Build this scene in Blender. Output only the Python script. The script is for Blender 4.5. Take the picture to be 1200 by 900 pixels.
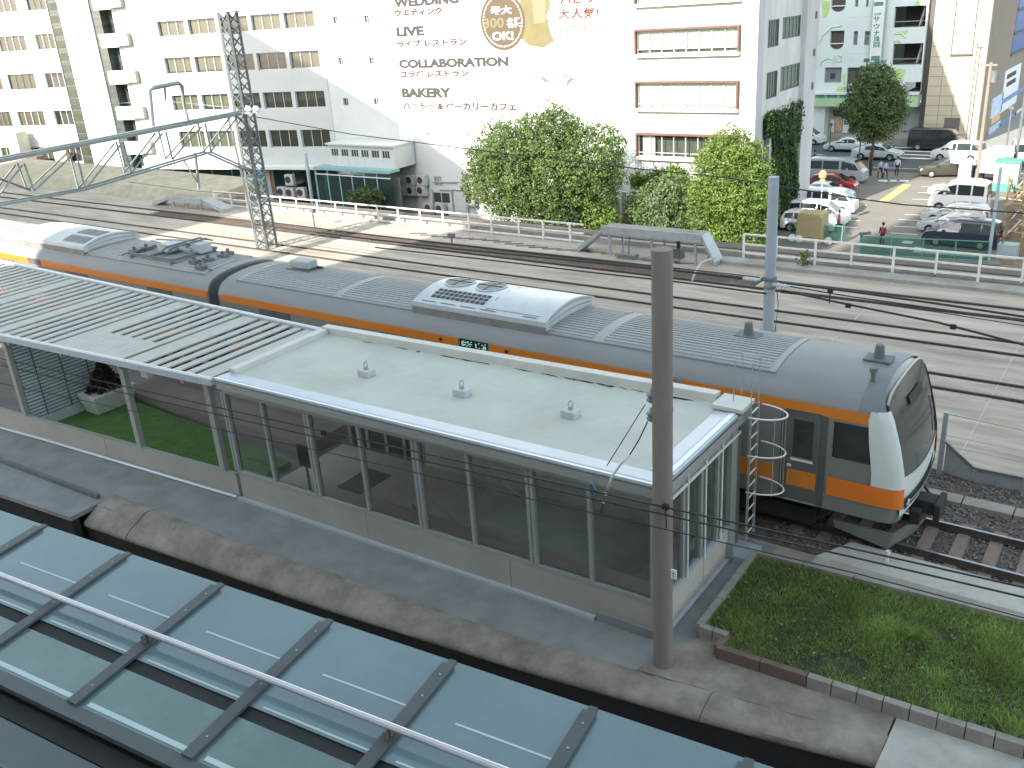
import bpy, bmesh, math, random
from mathutils import Vector, Matrix
random.seed(7)
SC = bpy.context.scene
COL = SC.collection
for _o in list(bpy.data.objects): bpy.data.objects.remove(_o)
PI = math.pi; R = math.radians

# ------------------------------------------------------------------ camera
FPX, YAW, PITCH, ROLL = 1081.57, 0.643571, 0.393386, -0.070052
CP = Vector((3.18903, -16.26574, 10.70956))
_r0 = Vector((math.cos(YAW), math.sin(YAW), 0)); _f0 = Vector((-math.sin(YAW), math.cos(YAW), 0)); _z = Vector((0, 0, 1))
CF = _f0*math.cos(PITCH) - _z*math.sin(PITCH)
_u = _z*math.cos(PITCH) + _f0*math.sin(PITCH)
CR = _r0*math.cos(ROLL) + _u*math.sin(ROLL)
CU = _u*math.cos(ROLL) - _r0*math.sin(ROLL)
cam = bpy.data.cameras.new('camera'); cam.sensor_width = 36; cam.lens = 36*FPX/1200
cam.clip_start = 0.1; cam.clip_end = 3000
camo = bpy.data.objects.new('camera', cam); COL.objects.link(camo)
camo.matrix_world = Matrix(((CR.x, CU.x, -CF.x, CP.x), (CR.y, CU.y, -CF.y, CP.y), (CR.z, CU.z, -CF.z, CP.z), (0, 0, 0, 1)))
SC.camera = camo

# ------------------------------------------------------------------ light
SUN_AZ, SUN_EL = R(80), R(30)            # azimuth the light travels to, and elevation
w = bpy.data.worlds.new('World'); SC.world = w; w.use_nodes = True
nt = w.node_tree; nt.nodes.clear()
sky = nt.nodes.new('ShaderNodeTexSky'); sky.sky_type = 'NISHITA'; sky.sun_disc = False
sky.sun_elevation = SUN_EL
sky.sun_rotation = R(90) - (SUN_AZ + PI)
sky.air_density = 0.9; sky.dust_density = 1.2; sky.ozone_density = 0.7
bg = nt.nodes.new('ShaderNodeBackground'); bg.inputs[1].default_value = 0.15
wo = nt.nodes.new('ShaderNodeOutputWorld')
hs = nt.nodes.new('ShaderNodeHueSaturation'); hs.inputs['Hue'].default_value = 0.468; hs.inputs['Saturation'].default_value = 0.5     # hazy whitish summer sky
nt.links.new(sky.outputs[0], hs.inputs['Color']); nt.links.new(hs.outputs[0], bg.inputs[0]); nt.links.new(bg.outputs[0], wo.inputs[0])
sd = bpy.data.lights.new('sun', 'SUN'); sd.energy = 3.4; sd.angle = R(0.6); sd.color = (1, 0.95, 0.86)
so = bpy.data.objects.new('sun', sd); COL.objects.link(so)
SD = Vector((math.cos(SUN_AZ)*math.cos(SUN_EL), math.sin(SUN_AZ)*math.cos(SUN_EL), -math.sin(SUN_EL)))
so.rotation_euler = SD.to_track_quat('-Z', 'Y').to_euler()
SC.view_settings.view_transform = 'Standard'; SC.view_settings.look = 'None'
SC.view_settings.exposure = 1.75; SC.view_settings.gamma = 1
SC.render.engine = 'CYCLES'
SC.cycles.max_bounces = 8; SC.cycles.transparent_max_bounces = 16

# ------------------------------------------------------------------ points on real planes, read from the photograph's 1200 x 900 grid
def ray(x, y): return CF + CR*((x-600)/FPX) - CU*((y-450)/FPX)
def G(x, y, z=0.0): d = ray(x, y); return CP + d*((z-CP.z)/d.z)
def FY(x, y, Y): d = ray(x, y); return CP + d*((Y-CP.y)/d.y)
def FX(x, y, X): d = ray(x, y); return CP + d*((X-CP.x)/d.x)
def FP(x, y, P, n): d = ray(x, y); return CP + d*((P-CP).dot(n)/d.dot(n))
def V(*a): return Vector(a)
def lerp(a, b, t): return a + (b-a)*t
def interp(tab, x):
    if x <= tab[0][0]: tab = tab[:2]
    elif x >= tab[-1][0]: tab = tab[-2:]
    for (a, p), (b, q) in zip(tab, tab[1:]):
        if x <= b or (b, q) == tab[-1]: return p + (q-p)*(x-a)/(b-a)

# ------------------------------------------------------------------ materials
MATS = {}
def mat(name, col, rough=0.75, var=0.12, scale=2.0, bump=0.0, metal=0.0, spec=0.4, stain=None, stain_amt=0.0, stain_scale=0.6, island=0.0, bscale=None, stretch=None, trans=0.0, emit=0):
    if name in MATS: return MATS[name]
    m = bpy.data.materials.new(name); m.use_nodes = True; MATS[name] = m
    n = m.node_tree.nodes; l = m.node_tree.links; b = n['Principled BSDF']
    b.inputs['Roughness'].default_value = rough; b.inputs['Metallic'].default_value = metal
    b.inputs['Specular IOR Level'].default_value = spec
    tc = n.new('ShaderNodeNewGeometry'); src = tc.outputs['Position']
    if stretch:
        mp = n.new('ShaderNodeMapping'); mp.inputs['Scale'].default_value = stretch
        l.new(src, mp.inputs[0]); src = mp.outputs[0]
    no = n.new('ShaderNodeTexNoise'); no.inputs['Scale'].default_value = scale; no.inputs['Detail'].default_value = 8; no.inputs['Roughness'].default_value = 0.65
    l.new(src, no.inputs['Vector'])
    mr = n.new('ShaderNodeMapRange'); mr.inputs[1].default_value = 0.3; mr.inputs[2].default_value = 0.7
    mr.inputs[3].default_value = 1-var; mr.inputs[4].default_value = 1+var
    l.new(no.outputs[0], mr.inputs[0]); f = mr.outputs[0]
    if island:
        mi = n.new('ShaderNodeMapRange'); mi.inputs[3].default_value = 1-island; mi.inputs[4].default_value = 1+island
        l.new(tc.outputs['Random Per Island'], mi.inputs[0])
        mm = n.new('ShaderNodeMath'); mm.operation = 'MULTIPLY'; l.new(f, mm.inputs[0]); l.new(mi.outputs[0], mm.inputs[1]); f = mm.outputs[0]
    mx = n.new('ShaderNodeVectorMath'); mx.operation = 'SCALE'; mx.inputs[0].default_value = col[:3]
    l.new(f, mx.inputs['Scale']); out = mx.outputs[0]
    if stain:
        n2 = n.new('ShaderNodeTexNoise'); n2.inputs['Scale'].default_value = stain_scale; n2.inputs['Detail'].default_value = 6; n2.inputs['Roughness'].default_value = 0.7
        l.new(src, n2.inputs['Vector'])
        m2 = n.new('ShaderNodeMapRange'); m2.inputs[1].default_value = 0.45; m2.inputs[2].default_value = 0.7; m2.inputs[4].default_value = stain_amt
        l.new(n2.outputs[0], m2.inputs[0])
        mc = n.new('ShaderNodeMix'); mc.data_type = 'RGBA'; l.new(m2.outputs[0], mc.inputs[0]); l.new(out, mc.inputs[6]); mc.inputs[7].default_value = (*stain, 1)
        out = mc.outputs[2]
    l.new(out, b.inputs['Base Color'])
    if bump:
        n3 = n.new('ShaderNodeTexNoise'); n3.inputs['Scale'].default_value = bscale or scale*8; n3.inputs['Detail'].default_value = 5
        l.new(src, n3.inputs['Vector'])
        bp = n.new('ShaderNodeBump'); bp.inputs['Strength'].default_value = bump; bp.inputs['Distance'].default_value = 0.03
        l.new(n3.outputs[0], bp.inputs['Height']); l.new(bp.outputs[0], b.inputs['Normal'])
    if trans:
        tr = n.new('ShaderNodeBsdfTranslucent'); l.new(out, tr.inputs[0])
        ms = n.new('ShaderNodeMixShader'); ms.inputs[0].default_value = trans
        l.new(b.outputs[0], ms.inputs[1]); l.new(tr.outputs[0], ms.inputs[2]); l.new(ms.outputs[0], n['Material Output'].inputs[0])
    if emit:
        l.new(out, b.inputs['Emission Color']); b.inputs['Emission Strength'].default_value = emit
    return m
def glass(name, tint=(0.8, 0.9, 0.88), clear=0.75, rough=0.03, ior=1.5, film=0.12):
    m = bpy.data.materials.new(name); m.use_nodes = True; MATS[name] = m
    n = m.node_tree.nodes; l = m.node_tree.links; n.remove(n['Principled BSDF'])
    t = n.new('ShaderNodeBsdfTransparent'); t.inputs[0].default_value = (*tint, 1)
    d = n.new('ShaderNodeBsdfPrincipled'); d.inputs['Base Color'].default_value = (tint[0]*film, tint[1]*film, tint[2]*film, 1); d.inputs['Roughness'].default_value = rough
    a = n.new('ShaderNodeMixShader'); a.inputs[0].default_value = clear
    g = n.new('ShaderNodeBsdfGlossy'); g.inputs['Roughness'].default_value = rough
    fr = n.new('ShaderNodeFresnel'); fr.inputs[0].default_value = ior
    c = n.new('ShaderNodeMixShader')
    l.new(d.outputs[0], a.inputs[1]); l.new(t.outputs[0], a.inputs[2])
    l.new(fr.outputs[0], c.inputs[0]); l.new(a.outputs[0], c.inputs[1]); l.new(g.outputs[0], c.inputs[2])
    l.new(c.outputs[0], n['Material Output'].inputs[0])
    return m

M_concrete = mat('concrete', (0.30, 0.285, 0.26), 0.9, 0.22, 1.2, 0.3, stain=(0.13, 0.11, 0.09), stain_amt=0.5, stain_scale=0.8)
M_slab = mat('track_concrete', (0.41, 0.355, 0.295), 0.85, 0.2, 1.6, 0.3, stain=(0.21, 0.165, 0.13), stain_amt=0.7, stain_scale=1.0, stretch=(.22, 1.3, 1))
M_bed = mat('bed_concrete', (0.34, 0.30, 0.27), 0.9, 0.2, 0.8, 0.2)
M_joint = mat('joint_filler', (0.50, 0.46, 0.41), 0.9, 0.15)
M_rail = mat('rail_steel', (0.075, 0.058, 0.05), 0.55, 0.25, 6)
M_railtop = mat('rail_head', (0.30, 0.30, 0.31), 0.3, 0.1, 6, metal=0.9)
M_brownbed = mat('rusty_ballast', (0.10, 0.075, 0.06), 0.95, 0.45, 7, 0.8, stain=(0.22, 0.15, 0.11), stain_amt=0.6)
M_ballast = mat('ballast', (0.155, 0.135, 0.12), 0.95, 0.5, 12, 1.0)
M_stone = mat('ballast_stone', (0.185, 0.165, 0.15), 0.95, 0.2, 10, island=0.55)
M_sleeper = mat('sleeper_concrete', (0.21, 0.165, 0.135), 0.9, 0.2, 4, 0.2)
M_asph = mat('asphalt', (0.075, 0.075, 0.075), 0.9, 0.2, 0.5, 0.1)
M_lot = mat('lot_asphalt', (0.195, 0.178, 0.152), 0.9, 0.12, 0.4, 0.1)
M_road = mat('road_asphalt', (0.085, 0.09, 0.095), 0.85, 0.15, 0.6)
M_pave = mat('pavement', (0.28, 0.27, 0.25), 0.9, 0.12, 1.5)
M_line = mat('road_paint', (0.75, 0.74, 0.70), 0.8, 0.15, 3)
M_yline = mat('yellow_road_paint', (0.72, 0.50, 0.16), 0.8, 0.15, 3)
M_white = mat('white_wall', (0.66, 0.665, 0.645), 0.85, 0.04, 0.5, stain=(0.6, 0.6, 0.57), stain_amt=0.25, stain_scale=0.25)
M_white2 = mat('pale_wall', (0.56, 0.58, 0.56), 0.85, 0.05, 0.5)
M_tile = mat('tile_wall', (0.50, 0.52, 0.50), 0.6, 0.05, 0.6)
M_greyc = mat('grey_column', (0.52, 0.51, 0.51), 0.85, 0.12, 0.8, stretch=(1, 1, 0.2))
M_side = mat('weathered_white_wall', (0.66, 0.64, 0.61), 0.85, 0.1, 0.6, stretch=(1, 1, 0.25), stain=(0.42, 0.41, 0.38), stain_amt=0.5, stain_scale=0.9)
M_dark = mat('dark_recess', (0.05, 0.055, 0.06), 0.5, 0.2)
M_darkgl = mat('dark_glazing', (0.07, 0.085, 0.075), 0.15, 0.5, 0.9, spec=0.6, stretch=(0.2, 0.2, 2.2))
M_frame = mat('window_frame', (0.55, 0.56, 0.53), 0.5, 0.05)
M_redfr = mat('red_brown_frame', (0.15, 0.072, 0.054), 0.6, 0.08)
M_cream = mat('cream_frame', (0.68, 0.63, 0.52), 0.6, 0.05)
M_curt = mat('cream_curtain', (0.17, 0.155, 0.10), 0.95, 0.25, 2.2, stretch=(3, 3, 0.1))
M_curtw = mat('white_curtain', (0.74, 0.75, 0.70), 0.95, 0.15, 2.2, stretch=(3, 3, 0.1))
M_blind = mat('tan_blind', (0.15, 0.115, 0.08), 0.95, 0.12, 2.2, stretch=(3, 3, 0.1))
M_room = mat('dim_room', (0.10, 0.10, 0.09), 0.9, 0.3, 1)
M_pane = glass('window_glass', (0.85, 0.93, 0.88), 0.85)
M_pane2 = glass('enclosure_glass', (0.97, 0.99, 0.98), 0.925, 0.02, 1.6, 0.45)  # raised film puts a hazy veil into the pane colour
M_darkpane = glass('dark_window_glass', (0.2, 0.24, 0.23), 0.2)
M_teal = glass('teal_shop_glass', (0.35, 0.62, 0.58), 0.45)
M_bark = mat('bark', (0.12, 0.085, 0.06), 0.95, 0.3, 6, 0.6)
M_leaf = mat('bright_leaf', (0.14, 0.21, 0.04), 0.6, 0.5, 1.1, island=0.35, trans=0.35)
M_leaf2 = mat('broadleaf', (0.11, 0.165, 0.045), 0.6, 0.6, 0.8, island=0.35, trans=0.35)
M_leaf3 = mat('street_leaf', (0.12, 0.17, 0.06), 0.65, 0.3, 0.8, island=0.5, trans=0.3)
M_leaf4 = mat('grey_green_leaf', (0.12, 0.17, 0.07), 0.7, 0.3, 0.8, island=0.5, trans=0.3)
M_ivy = mat('ivy_leaf', (0.055, 0.11, 0.03), 0.7, 0.35, 0.8, island=0.5, trans=0.25)
M_grass = mat('grass_blade', (0.24, 0.34, 0.075), 0.7, 0.4, 0.8, island=0.5, trans=0.35)
M_soil = mat('soil', (0.05, 0.055, 0.03), 0.95, 0.5, 4, 0.8)
M_turf = mat('artificial_turf', (0.09, 0.19, 0.05), 0.95, 0.25, 3, 0.6, bscale=60)
M_kerb = mat('kerb_block', (0.29, 0.265, 0.24), 0.9, 0.2, 3, 0.2)
M_kerbb = mat('brown_kerb', (0.15, 0.11, 0.09), 0.9, 0.25, 3, 0.2)
M_pad = mat('pale_concrete', (0.45, 0.44, 0.40), 0.9, 0.18, 1.5, 0.15, stain=(0.28, 0.27, 0.23), stain_amt=0.5, stain_scale=1.4)
M_pole = mat('concrete_pole', (0.22, 0.195, 0.165), 0.85, 0.1, 3, 0.1, stretch=(1, 1, 0.2))
M_bpole = mat('blue_grey_paint', (0.30, 0.35, 0.40), 0.55, 0.08, 2)
M_steel = mat('galvanised_steel', (0.36, 0.39, 0.40), 0.5, 0.15, 3, metal=0.3)
M_dsteel = mat('dark_steel', (0.13, 0.145, 0.145), 0.6, 0.2, 3)
M_black = mat('black_rubber', (0.018, 0.018, 0.018), 0.7, 0.2)
M_ceram = mat('insulator_glaze', (0.16, 0.18, 0.19), 0.25, 0.1)
M_wire = mat('cable_sheath', (0.025, 0.028, 0.03), 0.6, 0.1)
M_wht = mat('white_paint', (0.72, 0.73, 0.70), 0.5, 0.05, 2)
M_fence = mat('white_railing_paint', (0.74, 0.72, 0.66), 0.6, 0.12, 2, stain=(0.45, 0.40, 0.33), stain_amt=0.45, stain_scale=2.5)
M_memb = mat('roof_membrane', (0.48, 0.50, 0.45), 0.8, 0.05, 0.9, stain=(0.37, 0.38, 0.335), stain_amt=0.6, stain_scale=0.7)
M_trim = mat('roof_trim', (0.47, 0.52, 0.57), 0.35, 0.05, 1.5, metal=0.2)
M_parap = mat('parapet_metal', (0.56, 0.56, 0.52), 0.5, 0.06, 1.5, stain=(0.35, 0.33, 0.28), stain_amt=0.25, stain_scale=2.0)
M_alu = mat('grey_aluminium', (0.36, 0.37, 0.355), 0.45, 0.06, 1.5, metal=0.25)
M_sillw = mat('plinth_panel', (0.36, 0.345, 0.31), 0.75, 0.08, 1.0, stain=(0.29, 0.275, 0.25), stain_amt=0.5)
M_ground = mat('blue_grey_paving', (0.24, 0.255, 0.25), 0.85, 0.16, 1.3, 0.2, stain=(0.14, 0.15, 0.145), stain_amt=0.5, stain_scale=0.9)
M_slat = mat('louvre_slat', (0.44, 0.44, 0.405), 0.6, 0.08, 2.5, stain=(0.38, 0.38, 0.35), stain_amt=0.4, stain_scale=3)
M_tslat = mat('teal_white_slat', (0.50, 0.60, 0.60), 0.5, 0.05)
M_inter = mat('interior_concrete', (0.70, 0.69, 0.65), 0.9, 0.15, 1.0)
M_tan = mat('interior_sill', (0.62, 0.56, 0.47), 0.8, 0.06)
M_floor = mat('interior_floor', (0.58, 0.56, 0.50), 0.7, 0.08, 2)

# ------------------------------------------------------------------ mesh helpers
class MB:
    def __init__(s): s.v = []; s.f = []
    def add(s, vs, fs):
        o = len(s.v); s.v += [Vector(p) for p in vs]; s.f += [tuple(i+o for i in f) for f in fs]; return s
    def hexa(s, p):   # 0-3 bottom ring, 4-7 top ring
        return s.add(p, [(3, 2, 1, 0), (4, 5, 6, 7), (0, 1, 5, 4), (1, 2, 6, 5), (2, 3, 7, 6), (3, 0, 4, 7)])
    def box(s, x0, x1, y0, y1, z0, z1):
        return s.hexa([(x0, y0, z0), (x1, y0, z0), (x1, y1, z0), (x0, y1, z0), (x0, y0, z1), (x1, y0, z1), (x1, y1, z1), (x0, y1, z1)])
    def obox(s, c, a, b, d):  # half vectors
        c = Vector(c); a = Vector(a); b = Vector(b); d = Vector(d)
        return s.hexa([c-a-b-d, c+a-b-d, c+a+b-d, c-a+b-d, c-a-b+d, c+a-b+d, c+a+b+d, c-a+b+d])
    def bar(s, p, q, wd, ht, up=(0, 0, 1)):
        p = Vector(p); q = Vector(q); d = (q-p); n = d.normalized(); u = Vector(up)
        sd_ = n.cross(u)
        if sd_.length < 1e-4: sd_ = n.cross(Vector((1, 0, 0)))
        sd_.normalize(); u = sd_.cross(n)
        return s.obox((p+q)/2, d/2, sd_*wd/2, u*ht/2)
    def quad(s, a, b, c, d): return s.add([a, b, c, d], [(0, 1, 2, 3)])
    def poly(s, ps): return s.add(ps, [tuple(range(len(ps)))])
    def prism(s, ps, e):
        e = Vector(e); n = len(ps); ps = [Vector(p) for p in ps]
        return s.add(ps+[p+e for p in ps], [tuple(range(n))[::-1], tuple(range(n, 2*n))]+[(i, (i+1) % n, (i+1) % n+n, i+n) for i in range(n)])
    def tube(s, p, q, r, n=8, r2=None):
        p = Vector(p); q = Vector(q); d = (q-p).normalized(); r2 = r if r2 is None else r2
        a = d.cross(Vector((0, 0, 1)))
        if a.length < 1e-3: a = Vector((1, 0, 0))
        a.normalize(); b = d.cross(a)
        c = [a*math.cos(2*PI*i/n)+b*math.sin(2*PI*i/n) for i in range(n)]
        return s.add([p+k*r for k in c]+[q+k*r2 for k in c], [tuple(range(n))[::-1], tuple(range(n, 2*n))]+[(i, (i+1) % n, (i+1) % n+n, i+n) for i in range(n)])
    def path(s, ps, r, n=6):
        ps = [Vector(p) for p in ps]; o = len(s.v); m = len(ps)
        for i, p in enumerate(ps):
            d = (ps[min(i+1, m-1)]-ps[max(i-1, 0)]).normalized()
            a = d.cross(Vector((0, 0, 1)))
            if a.length < 1e-3: a = Vector((1, 0, 0))
            a.normalize(); b = d.cross(a)
            s.v += [p+a*r*math.cos(2*PI*k/n)+b*r*math.sin(2*PI*k/n) for k in range(n)]
        for i in range(m-1):
            for k in range(n):
                s.f.append((o+i*n+k, o+i*n+(k+1) % n, o+(i+1)*n+(k+1) % n, o+(i+1)*n+k))
        s.f.append(tuple(o+k for k in range(n))[::-1]); s.f.append(tuple(o+(m-1)*n+k for k in range(n)))
        return s
    def lathe(s, prof, c=(0, 0, 0), n=12, axis='z'):
        c = Vector(c); o = len(s.v)
        for r, z in prof:
            for k in range(n):
                t = 2*PI*k/n; p = Vector((r*math.cos(t), r*math.sin(t), z))
                if axis == 'y': p = Vector((p.x, p.z, p.y))
                if axis == 'x': p = Vector((p.z, p.x, p.y))
                s.v.append(c+p)
        m = len(prof)
        for i in range(m-1):
            for k in range(n): s.f.append((o+i*n+k, o+i*n+(k+1) % n, o+(i+1)*n+(k+1) % n, o+(i+1)*n+k))
        s.f.append(tuple(o+k for k in range(n))[::-1]); s.f.append(tuple(o+(m-1)*n+k for k in range(n)))
        return s
    def loft(s, rings, closed=True, cap=True):
        o = len(s.v); n = len(rings[0])
        for r_ in rings: s.v += [Vector(p) for p in r_]
        for i in range(len(rings)-1):
            for k in range(n if closed else n-1):
                s.f.append((o+i*n+k, o+i*n+(k+1) % n, o+(i+1)*n+(k+1) % n, o+(i+1)*n+k))
        if cap and closed:
            s.f.append(tuple(o+k for k in range(n))[::-1]); s.f.append(tuple(o+(len(rings)-1)*n+k for k in range(n)))
        return s
def root_of(o):
    while o.parent: o = o.parent
    return o
def build(name, mb, m, parent=None, label=None, smooth=False, world=True, bevel=0, recalc=True):
    off = Vector((0, 0, 0))
    if parent is not None and world: off = root_of(parent).location
    me = bpy.data.meshes.new(name); me.from_pydata([v-off for v in mb.v], [], mb.f)
    if recalc or bevel:
        bm = bmesh.new(); bm.from_mesh(me)
        if recalc: bmesh.ops.recalc_face_normals(bm, faces=bm.faces)
        if bevel: bmesh.ops.bevel(bm, geom=bm.edges[:], offset=bevel, segments=1, affect='EDGES', clamp_overlap=True)
        bm.to_mesh(me); bm.free()
    if smooth: me.shade_smooth()
    me.materials.append(m)
    o = bpy.data.objects.new(name, me); COL.objects.link(o)
    if parent is not None: o.parent = parent
    if label: o['label'] = label
    return o
def smooth_by_angle(o, deg=40):
    me = o.data; me.shade_smooth()
    bm = bmesh.new(); bm.from_mesh(me)
    for e in bm.edges:
        if len(e.link_faces) == 2 and e.calc_face_angle(0) > R(deg): e.smooth = False
    bm.to_mesh(me); bm.free()
def tag(o, label, cat, group=None):
    o['label'] = label; o['category'] = cat
    if group: o['group'] = group
    return o
def thing(name, label, cat, loc=(0, 0, 0), group=None, rotz=0):
    o = bpy.data.objects.new(name, None); COL.objects.link(o); o.location = Vector(loc); o.rotation_euler = (0, 0, rotz)
    o.empty_display_size = 0.3
    return tag(o, label, cat, group)
def piece(name, me, parent, loc=(0, 0, 0), rot=(0, 0, 0), scale=None):
    o = bpy.data.objects.new(name, me); COL.objects.link(o); o.parent = parent
    o.location = Vector(loc)-root_of(parent).location; o.rotation_euler = rot
    if scale: o.scale = scale
    return o
def mesh(name, mb, m):
    me = bpy.data.meshes.new(name); me.from_pydata(mb.v, [], mb.f)
    bm = bmesh.new(); bm.from_mesh(me); bmesh.ops.recalc_face_normals(bm, faces=bm.faces); bm.to_mesh(me); bm.free()
    me.materials.append(m); return me
def struct(name, mb, m, **k):
    o = build(name, mb, m, **k); o['kind'] = 'structure'; return o
def stuff(o): o['kind'] = 'stuff'; return o
def copy_tree(o, parent=None):
    c = o.copy(); COL.objects.link(c); c.parent = parent
    for ch in o.children: copy_tree(ch, c)
    return c
DG = None
def text_part(name, body, m, parent, O, eu, ev, nrm, w=None, h=None, bold=0.0, off=0.012, spacing=1.0, label=None):
    """lettering laid flat on the plane O + u*eu + v*ev, lower left corner at O"""
    cu = bpy.data.curves.new('lettering', 'FONT'); cu.body = body; cu.size = 1; cu.offset = bold; cu.extrude = 0.01; cu.space_character = spacing
    cu.resolution_u = 3
    to = bpy.data.objects.new('lettering', cu); COL.objects.link(to)
    dg = bpy.context.evaluated_depsgraph_get(); dg.update()
    me = bpy.data.meshes.new_from_object(to.evaluated_get(dg))
    bpy.data.objects.remove(to); bpy.data.curves.remove(cu)
    if len(me.vertices) == 0: return None
    xs = [v.co.x for v in me.vertices]; ys = [v.co.y for v in me.vertices]
    sx = (w/(max(xs)-min(xs))) if w else None; sy = (h/(max(ys)-min(ys))) if h else None
    sx = sx or sy; sy = sy or sx
    off0 = root_of(parent).location; x0 = min(xs); y0 = min(ys)
    for v in me.vertices:
        c = v.co; v.co = O + eu*((c.x-x0)*sx) + ev*((c.y-y0)*sy) + nrm*(off + c.z*0.5) - off0
    me.materials.clear(); me.materials.append(m); me.name = name
    o = bpy.data.objects.new(name, me); COL.objects.link(o); o.parent = parent
    if label: o['label'] = label
    return o

# ================================================================== ground, embankment and tracks
ZL = -6.5
struct('town_ground', MB().quad((-600, -150, ZL), (400, -150, ZL), (400, 700, ZL), (-600, 700, ZL)), M_asph)
bed = struct('railway_bed', MB().box(-150, 60, -3.5, 21.3, ZL+0.01, 0), M_bed)
# concrete ground panels between the rails, 5 m long, with pale joints
strips = [(4.75, 9.22), (9.40, 10.24), (10.42, 12.67), (12.85, 13.75), (13.93, 15.95), (17.35, 19.2)]
for a, b in strips:
    pm = mesh('concrete_panel', MB().box(-2.488, 2.488, a, b, 0, 0.07), M_slab)
    for k in range(-14, 4): piece('concrete_panel', pm, bed, (2.5+5*k, 0, random.uniform(0, .006)))
    jm = mesh('panel_joint', MB().box(-0.011, 0.011, a, b, 0, 0.079), M_joint)
    for k in range(-14, 4): piece('panel_joint', jm, bed, (5*k, 0, 0))
def rails(ys, x0, x1, z=0.0):
    for y in ys:
        r_ = build('rail', MB().box(x0, x1, y-0.033, y+0.033, z, z+0.15).box(x0, x1, y-.07, y+.07, z, z+.02), M_rail, bed)
        build('rail_head', MB().box(x0, x1, y-0.026, y+0.026, z+0.15, z+0.156), M_railtop if z < -.1 else M_rail, r_)
rails((9.31, 10.33, 12.76, 13.84, 16.12, 17.19), -150, 60, -0.03)
build('concrete_panel', MB().box(-150, -48.1, 16.22, 17.08, 0, 0.07).box(-9.4, 60, 16.22, 17.08, 0, .07), M_slab, bed)
build('dark_ballast_strip', MB().box(-48, -9.5, 15.97, 17.33, 0, 0.05), M_brownbed, bed)
# near track: ballast, sleepers and rails
stuffbed = MB(); nx, ny = 60, 24
for i in range(nx+1):
    for j in range(ny+1):
        x = -24+32*i/nx; y = -0.2+5.0*j/ny
        stuffbed.v.append(V(x, y, 0.012+0.03*random.random()))
for i in range(nx):
    for j in range(ny): stuffbed.f.append((i*(ny+1)+j, (i+1)*(ny+1)+j, (i+1)*(ny+1)+j+1, i*(ny+1)+j+1))
bb = build('ballast_bed', stuffbed, M_ballast, bed, recalc=False); bb['kind'] = 'stuff'
sm = MB()
for k in range(9000):
    x = random.uniform(-2.6, 6.5); y = random.uniform(-0.15, 4.6); r_ = random.uniform(.018, .042)
    c = V(x, y, 0.035+random.uniform(-.01, .02)); ax = [V(random.gauss(0, 1), random.gauss(0, 1), random.gauss(0, 1)).normalized() for _ in range(1)][0]
    b1 = ax.orthogonal().normalized(); b2 = ax.cross(b1)
    sm.add([c+ax*r_*1.2, c+b1*r_, c+b2*r_*.9, c-b1*r_*.8, c-b2*r_, c-ax*r_*.7], [(0, 1, 2), (0, 2, 3), (0, 3, 4), (0, 4, 1), (5, 2, 1), (5, 3, 2), (5, 4, 3), (5, 1, 4)])
stuff(build('ballast_stones', sm, M_stone, bed, recalc=False))
slm = mesh('sleeper', MB().hexa([(-.14, .35, 0), (.14, .35, 0), (.14, 2.35, 0), (-.14, 2.35, 0), (-.12, .37, .075), (.12, .37, .075), (.12, 2.33, .075), (-.12, 2.33, .075)]), M_sleeper)
for k in range(16): piece('sleeper', slm, bed, (-2.2+0.60*k, 0, 0.0))
for y in (0.72, 1.96):
    r_ = build('rail', MB().box(-60, 60, y-.035, y+.035, .07, .2).box(-60, 60, y-.075, y+.075, .07, .09), M_rail, bed)
    build('rail_head', MB().box(-60, 60, y-.030, y+.030, .2, .206), M_railtop, r_)
# cable trough of slabs right of the near track
tm = mesh('trough_slab', MB().box(-.485, .485, 3.05, 3.42, 0, .13), M_kerb)
for k in range(-3, 8): piece('trough_slab', tm, bed, (k, 0, 0))
build('edge_kerb', MB().box(-20, 60, 4.45, 4.72, 0, .1), M_kerb, bed)
# pale concrete apron beside the rail
ap = MB(); ap.hexa([(-1.55, -.55, 0), (12, -.5, 0), (12, .45, 0), (-1.0, .45, 0), (-1.45, -.45, .17), (12, -.42, .17), (12, .38, .17), (-1.0, .38, .17)])
build('concrete_apron', ap, M_pad, bed)
mb = MB().box(-.012, .012, 0, .02, .17, .34).tube((0, .01, .34), (0, .01, .40), .03, 8)
tag(build('track_marker', MB().box(-.25, -.2, -.02, .03, .17, .36).tube((-.225, .005, .36), (-.225, .005, .42), .045, 8), M_wht), 'small white marker peg on the pale concrete edge beside the near rail', 'marker post')

# blue-grey paving south of the station building
struct('paved_strip', MB().prism([(-60, -7.9, -5), (-17, -6.5, -5), (-11.7, -6.1, -5), (-5.6, -5.65, -5), (-2.5, -5.25, -5), (.9, -4.62, -5), (.9, -4.2, -5), (-2.3, -3.6, -5), (-2.3, -.3, -5), (-60, -.3, -5)], (0, 0, 5.004)), M_ground)

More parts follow.
